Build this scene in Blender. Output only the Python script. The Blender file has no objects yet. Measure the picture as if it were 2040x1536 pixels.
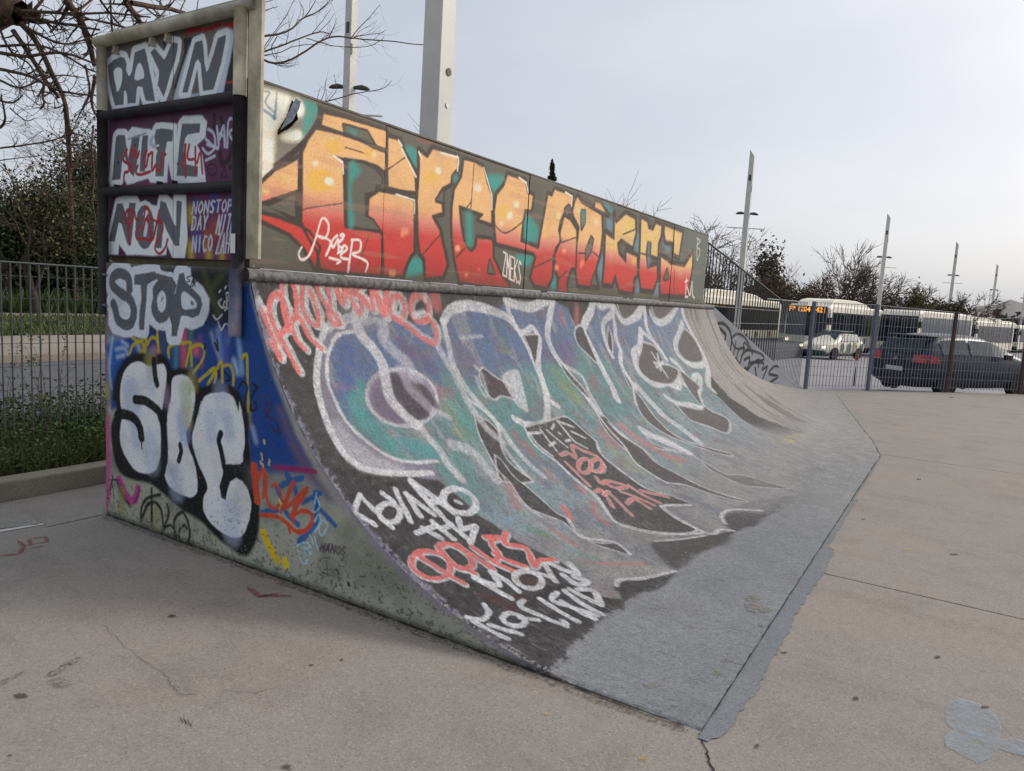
import bpy, bmesh, math, random
import numpy as np
from mathutils import Vector, Matrix
random.seed(7); RNG = np.random.default_rng(7)
scene = bpy.context.scene
COL = scene.collection
# ------------------------------------------------------------------ camera
CAMROT = [[0.528615, 0.070833, -0.845901], [-0.84689, 0.111888, -0.519864], [0.057822, 0.991193, 0.119133]]
CAMPOS = Vector((0, 0, 1.55)); FPX, CX, CY = 1445.0, 1020.0, 768.0
cam = bpy.data.cameras.new('camera'); cam.sensor_width = 36; cam.lens = 36 * FPX / 2040
cam.clip_start = 0.05; cam.clip_end = 6000
camo = bpy.data.objects.new('camera', cam); COL.objects.link(camo)
camo.matrix_world = Matrix.Translation(CAMPOS) @ Matrix(CAMROT).to_4x4()
scene.camera = camo
# ------------------------------------------------------------------ sky and sun (thin high overcast, sun low to the right)
SUN_AZ = (0.78, -0.62); SUN_EL = math.radians(31)
world = bpy.data.worlds.new('World'); scene.world = world; world.use_nodes = True
wn, wl = world.node_tree.nodes, world.node_tree.links
wn.clear()
sky = wn.new('ShaderNodeTexSky'); sky.sky_type = 'NISHITA'; sky.sun_disc = False
sky.sun_elevation = SUN_EL; sky.sun_rotation = math.atan2(SUN_AZ[0], SUN_AZ[1])
sky.air_density = .6; sky.dust_density = 6.0; sky.ozone_density = 1.0
b1 = wn.new('ShaderNodeBackground'); b1.inputs['Strength'].default_value = 0.05
wl.new(sky.outputs[0], b1.inputs['Color'])
tc = wn.new('ShaderNodeTexCoord'); nz = wn.new('ShaderNodeTexNoise'); nz.inputs['Scale'].default_value = 2.2; nz.inputs['Detail'].default_value = 6
mpw = wn.new('ShaderNodeMapping'); mpw.inputs['Scale'].default_value = (1, 1, 3)
wl.new(tc.outputs['Generated'], mpw.inputs[0]); wl.new(mpw.outputs[0], nz.inputs['Vector'])
rw = wn.new('ShaderNodeValToRGB'); rw.color_ramp.elements[0].color = (0.56, 0.605, 0.67, 1); rw.color_ramp.elements[1].color = (0.715, 0.735, 0.765, 1)
rw.color_ramp.elements[0].position = .25; rw.color_ramp.elements[1].position = .75
wl.new(nz.outputs['Fac'], rw.inputs[0])
b2 = wn.new('ShaderNodeBackground'); b2.inputs['Strength'].default_value = 0.84
wl.new(rw.outputs[0], b2.inputs['Color'])
ad = wn.new('ShaderNodeAddShader'); wl.new(b1.outputs[0], ad.inputs[0]); wl.new(b2.outputs[0], ad.inputs[1])
wo = wn.new('ShaderNodeOutputWorld'); wl.new(ad.outputs[0], wo.inputs['Surface'])
sl = bpy.data.lights.new('sun', 'SUN'); sl.energy = 1.9; sl.angle = math.radians(18); sl.color = (1.0, 0.94, 0.86)
so = bpy.data.objects.new('sun', sl); COL.objects.link(so)
so.rotation_euler = Vector((-SUN_AZ[0] * math.cos(SUN_EL), -SUN_AZ[1] * math.cos(SUN_EL), -math.sin(SUN_EL))).to_track_quat('-Z', 'Y').to_euler()
scene.view_settings.view_transform = 'Standard'; scene.view_settings.look = 'None'
scene.view_settings.exposure = 0.0; scene.view_settings.gamma = 1.0; scene.view_settings.use_curve_mapping = False
scene.render.engine = 'CYCLES'; scene.cycles.max_bounces = 6; scene.cycles.transparent_max_bounces = 8
scene.cycles.use_denoising = True

# ------------------------------------------------------------------ helpers
def lin(c):
    c = np.asarray(c, float) / 255.0
    return np.where(c <= 0.04045, c / 12.92, ((c + 0.055) / 1.055) ** 2.4)
def lc(r, g, b, k=1.0):
    v = np.minimum(lin((r, g, b)) * k, .9); return (float(v[0]), float(v[1]), float(v[2]))
def at(px, py, z):
    """world point seen at photograph pixel (px, py) at z metres from the camera along its axis"""
    d = Matrix(CAMROT) @ Vector(((px - CX) / FPX, -(py - CY) / FPX, -1.0))
    return CAMPOS + d * z
def hor(px): return 647 - (1923 - px) * .0583
def base_at(px, z, zg): p = at(px, hor(px), z); return Vector((p.x, p.y, zg))
FW = Vector((CAMROT[0][2], CAMROT[1][2], 0)) * -1; FW.normalize(); RT = Vector((FW.y, -FW.x, 0))
def link(o, parent=None):
    COL.objects.link(o)
    if parent: o.parent = parent
    return o
def tag(o, label, cat, group=None):
    o['label'] = label; o['category'] = cat
    if group: o['group'] = group
    return o
def struct(o): o['kind'] = 'structure'; return o
def stuff(o): o['kind'] = 'stuff'; return o
def empty(name, loc=(0, 0, 0), rz=0.0):
    e = bpy.data.objects.new(name, None); COL.objects.link(e); e.location = loc; e.rotation_euler = (0, 0, rz); e.empty_display_size = .2
    return e
class MB:
    def __init__(s): s.v, s.f, s.m = [], [], []
    def add(s, vs, fs, mi=0):
        o = len(s.v); s.v += [tuple(p) for p in vs]; s.f += [[i + o for i in f] for f in fs]; s.m += [mi] * len(fs)
    def box(s, x0, x1, y0, y1, z0, z1, mi=0):
        s.add([(x0, y0, z0), (x1, y0, z0), (x1, y1, z0), (x0, y1, z0), (x0, y0, z1), (x1, y0, z1), (x1, y1, z1), (x0, y1, z1)],
              [(0, 3, 2, 1), (4, 5, 6, 7), (0, 1, 5, 4), (1, 2, 6, 5), (2, 3, 7, 6), (3, 0, 4, 7)], mi)
    def prism(s, poly, z0, z1, mi=0):
        n = len(poly); s.add([(x, y, z0) for x, y in poly] + [(x, y, z1) for x, y in poly],
              [tuple(range(n - 1, -1, -1)), tuple(range(n, 2 * n))] + [(i, (i + 1) % n, n + (i + 1) % n, n + i) for i in range(n)], mi)
    def tube(s, pts, rad, n=8, cap=True, mi=0):
        pts = [Vector(p) for p in pts]
        if not hasattr(rad, '__len__'): rad = [rad] * len(pts)
        vs, fs = [], []
        up = None
        for i, p in enumerate(pts):
            d = (pts[min(i + 1, len(pts) - 1)] - pts[max(i - 1, 0)])
            if d.length < 1e-9: d = Vector((0, 0, 1))
            d.normalize()
            if up is None: up = Vector((0, 0, 1)) if abs(d.z) < .9 else Vector((1, 0, 0))
            a = d.cross(up)
            if a.length < 1e-4: a = d.cross(Vector((0, 1, 0)))
            a.normalize(); b = a.cross(d); up = b
            for k in range(n):
                t = 2 * math.pi * k / n; vs.append(p + (a * math.cos(t) + b * math.sin(t)) * rad[i])
        for i in range(len(pts) - 1):
            for k in range(n):
                k2 = (k + 1) % n; fs.append((i * n + k, i * n + k2, (i + 1) * n + k2, (i + 1) * n + k))
        if cap: fs.append(tuple(range(n))); fs.append(tuple(reversed(range((len(pts) - 1) * n, len(pts) * n))))
        s.add(vs, fs, mi)
    def disc(s, c, r, n=12, ax='z', mi=0, jit=0.0, sx=1.0):
        vs = []
        for k in range(n):
            t = 2 * math.pi * k / n; q = r * (1 + random.uniform(-jit, jit))
            vs.append((c[0] + q * sx * math.cos(t), c[1] + q * math.sin(t), c[2]))
        s.add(vs, [tuple(range(n))], mi)
    def build(s, name, mat, parent=None, smooth=False, bevel=0.0):
        me = bpy.data.meshes.new(name); me.from_pydata(s.v, [], s.f)
        for m in (mat if isinstance(mat, (list, tuple)) else [mat]): me.materials.append(m)
        if any(s.m): me.polygons.foreach_set('material_index', s.m)
        if smooth: me.polygons.foreach_set('use_smooth', [True] * len(s.f))
        me.update()
        o = bpy.data.objects.new(name, me); link(o, parent)
        if bevel:
            b = o.modifiers.new('bevel', 'BEVEL'); b.width = bevel; b.segments = 2; b.limit_method = 'ANGLE'
        return o
def quads_np(name, V, mat, parent=None):
    """V: (n,4,3) array of loose quads"""
    n = len(V); me = bpy.data.meshes.new(name)
    me.vertices.add(n * 4); me.vertices.foreach_set('co', V.reshape(-1).astype(np.float32))
    me.loops.add(n * 4); me.loops.foreach_set('vertex_index', np.arange(n * 4, dtype=np.int32))
    me.polygons.add(n); me.polygons.foreach_set('loop_start', np.arange(0, n * 4, 4, dtype=np.int32)); me.polygons.foreach_set('loop_total', np.full(n, 4, np.int32))
    me.update(calc_edges=True); me.materials.append(mat)
    return link(bpy.data.objects.new(name, me), parent)

# ------------------------------------------------------------------ materials
def nodes(name):
    m = bpy.data.materials.new(name); m.use_nodes = True; t = m.node_tree
    return m, t.nodes, t.links, t.nodes['Principled BSDF']
def coordnode(N, L, kind='Object', scale=(1, 1, 1)):
    c = N.new('ShaderNodeTexCoord'); mp = N.new('ShaderNodeMapping'); mp.inputs['Scale'].default_value = scale
    L.new(c.outputs[kind], mp.inputs[0]); return mp.outputs[0]
def noise(N, L, vec, scale, detail=4, rough=.6):
    n = N.new('ShaderNodeTexNoise'); n.inputs['Scale'].default_value = scale; n.inputs['Detail'].default_value = detail; n.inputs['Roughness'].default_value = rough
    L.new(vec, n.inputs['Vector']); return n.outputs['Fac']
def ramp(N, L, fac, p0, p1, c0=0.0, c1=1.0):
    r = N.new('ShaderNodeMapRange'); r.inputs[1].default_value = p0; r.inputs[2].default_value = p1; r.inputs[3].default_value = c0; r.inputs[4].default_value = c1
    L.new(fac, r.inputs[0]); return r.outputs[0]
def mixc(N, L, fac, a, b, mode='MIX'):
    m = N.new('ShaderNodeMix'); m.data_type = 'RGBA'; m.blend_type = mode
    for sock, v in ((m.inputs[0], fac), (m.inputs[6], a), (m.inputs[7], b)):
        if hasattr(v, 'links') or isinstance(v, bpy.types.NodeSocket): L.new(v, sock)
        elif isinstance(v, (int, float)): sock.default_value = v
        else: sock.default_value = (*v, 1) if len(v) == 3 else v
    return m.outputs[2]
def bumpn(N, L, b, fac, dist=.003, strength=.6):
    bp = N.new('ShaderNodeBump'); bp.inputs['Distance'].default_value = dist; bp.inputs['Strength'].default_value = strength
    L.new(fac, bp.inputs['Height']); L.new(bp.outputs[0], b.inputs['Normal'])
def plain(name, rgb, rough=.7, var=.25, scale=3.0, metal=0.0, bump=0.0, bscale=60, rgb2=None, spec=.4):
    m, N, L, b = nodes(name)
    v = coordnode(N, L)
    d = rgb2 or tuple(max(0, x * (1 - var)) for x in rgb)
    f = ramp(N, L, noise(N, L, v, scale, 6), .35, .65)
    L.new(mixc(N, L, f, rgb, d), b.inputs['Base Color'])
    b.inputs['Roughness'].default_value = rough; b.inputs['Metallic'].default_value = metal; b.inputs['Specular IOR Level'].default_value = spec
    if bump: bumpn(N, L, b, noise(N, L, v, bscale, 4), bump)
    return m
def painted(name, chip, chip_amt=.5, streak=False, grain=.12, rough=.75, bump=.0015, grime=(0.09, 0.085, 0.075), grime_amt=.35, gscale=2.2):
    """paint colours come from the mesh attribute 'paint'; chips, grime and grain are procedural"""
    m, N, L, b = nodes(name)
    a = N.new('ShaderNodeAttribute'); a.attribute_name = 'paint'
    st = N.new('ShaderNodeAttribute'); st.attribute_name = 'st'
    v = st.outputs['Vector']
    c = a.outputs['Color']
    g = ramp(N, L, noise(N, L, v, gscale, 7, .65), .5, .78, 0, grime_amt)
    c = mixc(N, L, g, c, grime)
    fine = noise(N, L, v, 85, 5, .8)
    c = mixc(N, L, ramp(N, L, fine, .40, .47, grain, 0), c, (0.03, 0.029, 0.028))
    c = mixc(N, L, ramp(N, L, noise(N, L, v, 62, 5, .8), .58, .64, 0, grain * .3), c, tuple(min(.8, x * 1.15) for x in chip))
    c = mixc(N, L, ramp(N, L, noise(N, L, v, 300, 2, .6), .35, .65, grain * .35, 0), c, (0.03, 0.03, 0.03))
    wear = a.outputs['Alpha']
    n1 = noise(N, L, v, 48, 6, .72); n2 = noise(N, L, v, 7, 4, .6)
    s = N.new('ShaderNodeMath'); s.operation = 'MULTIPLY_ADD'; L.new(n2, s.inputs[0]); s.inputs[1].default_value = .45; L.new(n1, s.inputs[2])
    w2 = N.new('ShaderNodeMath'); w2.operation = 'MULTIPLY_ADD'; L.new(wear, w2.inputs[0]); w2.inputs[1].default_value = .22; L.new(s.outputs[0], w2.inputs[2])
    c = mixc(N, L, ramp(N, L, w2.outputs[0], 1.0 - .1 * chip_amt, 1.03 - .1 * chip_amt), c, chip)
    if streak:
        c = mixc(N, L, ramp(N, L, noise(N, L, v, 16, 6, .7), .42, .62, .22, 0), c, (0.11, 0.115, 0.125)); c = mixc(N, L, ramp(N, L, noise(N, L, v, 22, 6, .75), .56, .66, 0, .16), c, chip)
        mp = N.new('ShaderNodeMapping'); mp.inputs['Scale'].default_value = (42, 4.5, 1); mp.inputs['Rotation'].default_value = (0, 0, .05); L.new(v, mp.inputs[0])
        s1 = noise(N, L, mp.outputs[0], 1.0, 5, .7)
        ms = N.new('ShaderNodeMath'); ms.operation = 'MULTIPLY'; pm = N.new('ShaderNodeMath'); pm.operation = 'MULTIPLY'; L.new(ramp(N, L, s1, .56, .64), pm.inputs[0]); L.new(ramp(N, L, noise(N, L, v, 3.2, 4, .6), .42, .62), pm.inputs[1]); L.new(pm.outputs[0], ms.inputs[0]); L.new(ramp(N, L, wear, 0, 1, .14, .9), ms.inputs[1])
        c = mixc(N, L, ms.outputs[0], c, tuple(x * .95 for x in chip))
        mp2 = N.new('ShaderNodeMapping'); mp2.inputs['Scale'].default_value = (30, 3.6, 1); mp2.inputs['Rotation'].default_value = (0, 0, -.1); mp2.inputs['Location'].default_value = (7, 3, 0); L.new(v, mp2.inputs[0])
        s2 = noise(N, L, mp2.outputs[0], 1.0, 5, .75)
        md = N.new('ShaderNodeMath'); md.operation = 'MULTIPLY'; L.new(ramp(N, L, s2, .57, .66), md.inputs[0]); L.new(ramp(N, L, wear, 0, 1, .35, .75), md.inputs[1])
        c = mixc(N, L, md.outputs[0], c, (0.06, 0.058, 0.06))
    L.new(c, b.inputs['Base Color']); b.inputs['Roughness'].default_value = rough; b.inputs['Specular IOR Level'].default_value = .3
    if bump: bumpn(N, L, b, n1, bump, .7)
    return m
def leafmat(name, c1, c2, rough=.6):
    m, N, L, b = nodes(name)
    v = coordnode(N, L)
    f1 = ramp(N, L, noise(N, L, v, 1.3, 4), .35, .65); f2 = ramp(N, L, noise(N, L, v, 9, 3), .3, .7)
    c = mixc(N, L, f1, c1, c2); c = mixc(N, L, ramp(N, L, noise(N, L, v, 9, 3), .4, .75, 0, .6), c, tuple(x * .45 for x in c1))
    L.new(c, b.inputs['Base Color']); b.inputs['Roughness'].default_value = rough; b.inputs['Specular IOR Level'].default_value = .2
    return m

# ground slab: pinkish grey worn concrete with exposed aggregate and stains
def concrete(name, c1, c2, stain, speck=1.0):
    m, N, L, b = nodes(name)
    v = coordnode(N, L)
    c = mixc(N, L, ramp(N, L, noise(N, L, v, .55, 6, .6), .38, .62), c1, c2)
    c = mixc(N, L, ramp(N, L, noise(N, L, v, 1.9, 7, .7), .50, .74, 0, .5), c, stain)
    v2 = coordnode(N, L, 'Object', (1, .25, 1)); c = mixc(N, L, ramp(N, L, noise(N, L, v2, 2.6, 6, .7), .52, .72, 0, .34), c, tuple(x * .7 for x in stain))
    vo = N.new('ShaderNodeTexVoronoi'); vo.inputs['Scale'].default_value = 150; L.new(v, vo.inputs['Vector'])
    sp = N.new('ShaderNodeSeparateColor'); L.new(vo.outputs['Color'], sp.inputs[0])
    c = mixc(N, L, ramp(N, L, sp.outputs[0], .72, .95, 0, .55 * speck), c, tuple(x * .38 for x in c1))
    c = mixc(N, L, ramp(N, L, sp.outputs[1], .80, .98, 0, .45 * speck), c, tuple(min(.8, x * 1.7) for x in c1))
    n3 = noise(N, L, v, 90, 4, .75)
    c = mixc(N, L, ramp(N, L, n3, .35, .62, .30 * speck, 0), c, tuple(x * .45 for x in c1))
    L.new(c, b.inputs['Base Color']); b.inputs['Roughness'].default_value = .9; b.inputs['Specular IOR Level'].default_value = .25
    bumpn(N, L, b, n3, .002, .8)
    return m
M = {}
M['slab'] = concrete('plaza_concrete', lc(149, 140, 132), lc(142, 138, 132), lc(112, 105, 98), .7)
M['kerb'] = concrete('kerb_concrete', lc(110, 106, 98, 1.5), lc(128, 120, 108, 1.4), lc(80, 74, 64), .8)
M['pale'] = concrete('pale_patch', lc(150, 148, 140), lc(138, 135, 128), lc(110, 106, 98))
M['pave'] = concrete('pink_pavement', lc(150, 140, 128), lc(138, 128, 118), lc(110, 100, 90))
M['asphalt'] = concrete('asphalt', lc(100, 100, 103), lc(92, 92, 95), lc(74, 74, 76), .6)
M['depot'] = concrete('depot_ground', lc(150, 148, 150), lc(140, 138, 140), lc(120, 118, 118), .4)
M['joint'] = plain('joint_dirt', (.035, .03, .025), .95, .5, 20)
M['crack'] = plain('crack_dark', (.03, .027, .024), .95, .4, 30)
M['spill'] = concrete('grey_floor_paint', lc(116, 121, 127), lc(126, 129, 132), lc(122, 116, 110), .7)
M['side'] = painted('side_wall_paint', lc(120, 118, 106, 1.4), .40, False, .22, .7, .0025, (0.03, 0.03, 0.026), .4, 3.2)
M['board'] = painted('backboard_paint', lc(176, 166, 146), .04, False, .22, .55, .0006, (0.08, 0.07, 0.055), .25, 2.5)
M['sign'] = painted('signboard_paint', lc(130, 126, 118), .08, False, .12, .6, .0006, (0.03, 0.03, 0.03), .3, 3)
M['ride'] = painted('ramp_paint', lc(152, 150, 146), .5, True, .55, .8, .0022, (0.10, 0.098, 0.095), .45, 2.4)
M['wing'] = painted('wing_wall_paint', lc(150, 150, 150), .2, False, .12, .7, .001, (0.12, 0.12, 0.12), .3, 2)
M['conc'] = concrete('ramp_concrete', lc(120, 118, 110, 1.3), lc(132, 128, 120, 1.3), lc(90, 86, 80))
M['blackpipe'] = plain('black_sprayed_pipe', (.009, .009, .011), .75, .3, 8, 0, .0006, 80, (.03, .028, .03))
M['greypipe'] = plain('cream_painted_pipe', lc(150, 146, 132, 1.5), .6, .3, 5, 0, .0008, 90, lc(120, 114, 98, 1.2))
M['plank'] = plain('cream_plank', lc(190, 182, 158, 1.1), .7, .3, 7, 0, .001, 90, lc(150, 142, 120))
M['coping'] = plain('coping_steel', (.20, .195, .19), .75, .6, 26, 0, .001, 120, (.05, .048, .046))
M['post'] = plain('post_paint_mix', (.10, .12, .20), .6, .4, 9, 0, .0006, 90, (.26, .20, .22))
M['galv'] = plain('galvanised_fence', lc(122, 128, 134), .55, .3, 6, .2, 0, 60)
M['galvdark'] = plain('dark_railing', lc(44, 44, 46), .55, .3, 6, .2)
M['galvold'] = plain('dull_fence', lc(84, 90, 94), .6, .3, 6, .2)
M['bluepost'] = plain('blue_grey_post', lc(96, 102, 112), .5, .3, 5, .1, 0, 60, lc(80, 88, 106))
M['rust'] = plain('rusty_post', lc(88, 62, 52), .85, .4, 9, .1, .001, 60, lc(60, 56, 56))
M['mast'] = plain('mast_white', lc(206, 203, 196), .5, .14, 2, 0, 0, 60)
M['lampdark'] = plain('lamp_housing', lc(70, 70, 66), .5, .3, 6)
M['lampglass'] = plain('lamp_glass', lc(190, 180, 150), .2, .2, 6)
M['buswhite'] = plain('bus_cream', lc(232, 226, 208, .95), .3, .08, .8)
M['busglass'] = plain('bus_dark_glass', (.012, .014, .018), .08, .3, 1.0, 0, 0, 60, None, .6)
M['coachglass'] = plain('coach_blue_glass', (.02, .035, .06), .08, .3, 1.0, 0, 0, 60, None, .6)
M['busgreen'] = plain('bus_green', lc(28, 66, 58), .4, .2, 2)
M['leafgreen'] = plain('livery_teal', lc(86, 116, 112), .4, .2, 2)
M['leaftan'] = plain('livery_tan', lc(170, 150, 112), .4, .2, 2)
M['tyre'] = plain('tyre_rubber', (.015, .015, .015), .9, .3, 20)
M['rim'] = plain('wheel_rim', (.25, .25, .26), .4, .3, 20, .6)
M['carpaint'] = plain('dark_blue_car_paint', lc(36, 42, 58), .30, .12, 1.5, 0, 0, 60, None, .25)
M['carglass'] = plain('car_glass', lc(64, 82, 88), .25, .3, 2, 0, 0, 60, lc(36, 46, 54), .25)
M['blackplastic'] = plain('black_plastic', (.012, .012, .014), .5, .2, 10)
M['taillight'] = plain('tail_light_red', (.45, .02, .03), .2, .25, 10, 0, 0, 60, (.28, .03, .03))
M['whiteplate'] = plain('number_plate', (.55, .56, .56), .4, .2, 40)
M['redtape'] = plain('red_tape', (.42, .05, .04), .6, .3, 10)
M['bark'] = plain('bark_brown', lc(96, 76, 60), .9, .45, 12, 0, .003, 50, lc(56, 45, 38))
M['twig'] = plain('twig_brown', lc(104, 84, 72), .9, .4, 10, 0, 0, 60, lc(74, 62, 56))
M['twigdark'] = plain('twig_dark_brown', lc(66, 54, 46), .9, .4, 10, 0, 0, 60, lc(46, 38, 34))  # darker brown twigs for the saplings beyond the road
M['twigred'] = plain('twig_reddish', lc(100, 66, 62), .9, .4, 10)
M['leafdark'] = leafmat('dark_evergreen_leaf', (.026, .046, .016), (.046, .060, .022))
M['leafolive'] = leafmat('olive_leaf', (.095, .095, .042), (.14, .125, .06))
M['leafbrown'] = leafmat('brown_leaf', (.115, .082, .055), (.085, .080, .042))
M['weed'] = leafmat('weed_leaf', (.045, .085, .02), (.085, .12, .035))
M['grass'] = leafmat('grass_blade', (.07, .10, .025), (.12, .13, .045))
M['soil'] = plain('soil', (.05, .042, .028), .95, .5, 6, 0, .01, 30)
M['hill'] = plain('hill_scrub', lc(128, 122, 122), .95, .25, .01, 0, 0, 60, lc(112, 110, 108))
M['town'] = plain('town_trees', lc(84, 72, 64), .95, .3, .05)
M['white'] = plain('white_house', lc(200, 198, 196), .8, .1, 1)
M['stick'] = plain('sticker_black', (.02, .02, .02), .5, .2, 20)
M['stickw'] = plain('sticker_white', (.7, .7, .7), .5, .1, 20)
M['m_blue'] = plain('pale_blue_paint', lc(150, 166, 178, 1.05), .85, .3, 18, 0, 0, 60, lc(152, 144, 138))
M['m_red'] = plain('faded_red_paint', lc(128, 74, 72, 1.2), .85, .3, 30, 0, 0, 60, lc(136, 104, 98))
M['m_mag'] = plain('magenta_paint', lc(146, 70, 96, 1.1), .85, .3, 30)
M['m_dark'] = plain('dark_smudge', lc(74, 70, 64), .9, .4, 40, 0, 0, 60, lc(104, 98, 92))
M['m_yel'] = plain('yellow_paint', lc(190, 170, 70), .85, .3, 30)
def decal(name, rgb, dens=.5, sc=70, wide=0.0, amax=.75):
    m, N, L, b = nodes(name); v = coordnode(N, L)
    b.inputs['Base Color'].default_value = (*rgb, 1); b.inputs['Roughness'].default_value = .9
    tr = N.new('ShaderNodeBsdfTransparent'); mx = N.new('ShaderNodeMixShader')
    L.new(ramp(N, L, noise(N, L, v, sc, 8, .75), .60 - .3 * dens - wide, .72 - .2 * dens + wide, 0.0, amax), mx.inputs[0]); L.new(tr.outputs[0], mx.inputs[1]); L.new(b.outputs[0], mx.inputs[2])
    L.new(mx.outputs[0], N['Material Output'].inputs['Surface']); return m
M['m_blue'] = decal('pale_blue_paint', lc(156, 170, 182), .55, 14, .10, .75); M['m_red'] = decal('faded_red_paint', lc(126, 66, 64, 1.1), .7); M['m_mag'] = decal('magenta_paint', lc(140, 66, 90), .8)
M['m_dark'] = decal('dark_smudge', lc(74, 70, 64), .45); M['m_yel'] = decal('yellow_paint', lc(190, 170, 70), .6); M['m_bare'] = decal('bare_concrete', lc(140, 132, 120), .62); M['m_gum'] = decal('old_gum', lc(62, 58, 54), .9)
me_, N_, L_, b_ = nodes('led_orange'); b_.inputs['Base Color'].default_value = (.8, .3, .02, 1); b_.inputs['Emission Color'].default_value = (1.0, .38, .03, 1); b_.inputs['Emission Strength'].default_value = 1.15; M['led'] = me_
me_, N_, L_, b_ = nodes('headlamp'); b_.inputs['Base Color'].default_value = (.9, .85, .7, 1); b_.inputs['Emission Color'].default_value = (1.0, .85, .55, 1); b_.inputs['Emission Strength'].default_value = 1.4; M['headlamp'] = me_

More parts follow.
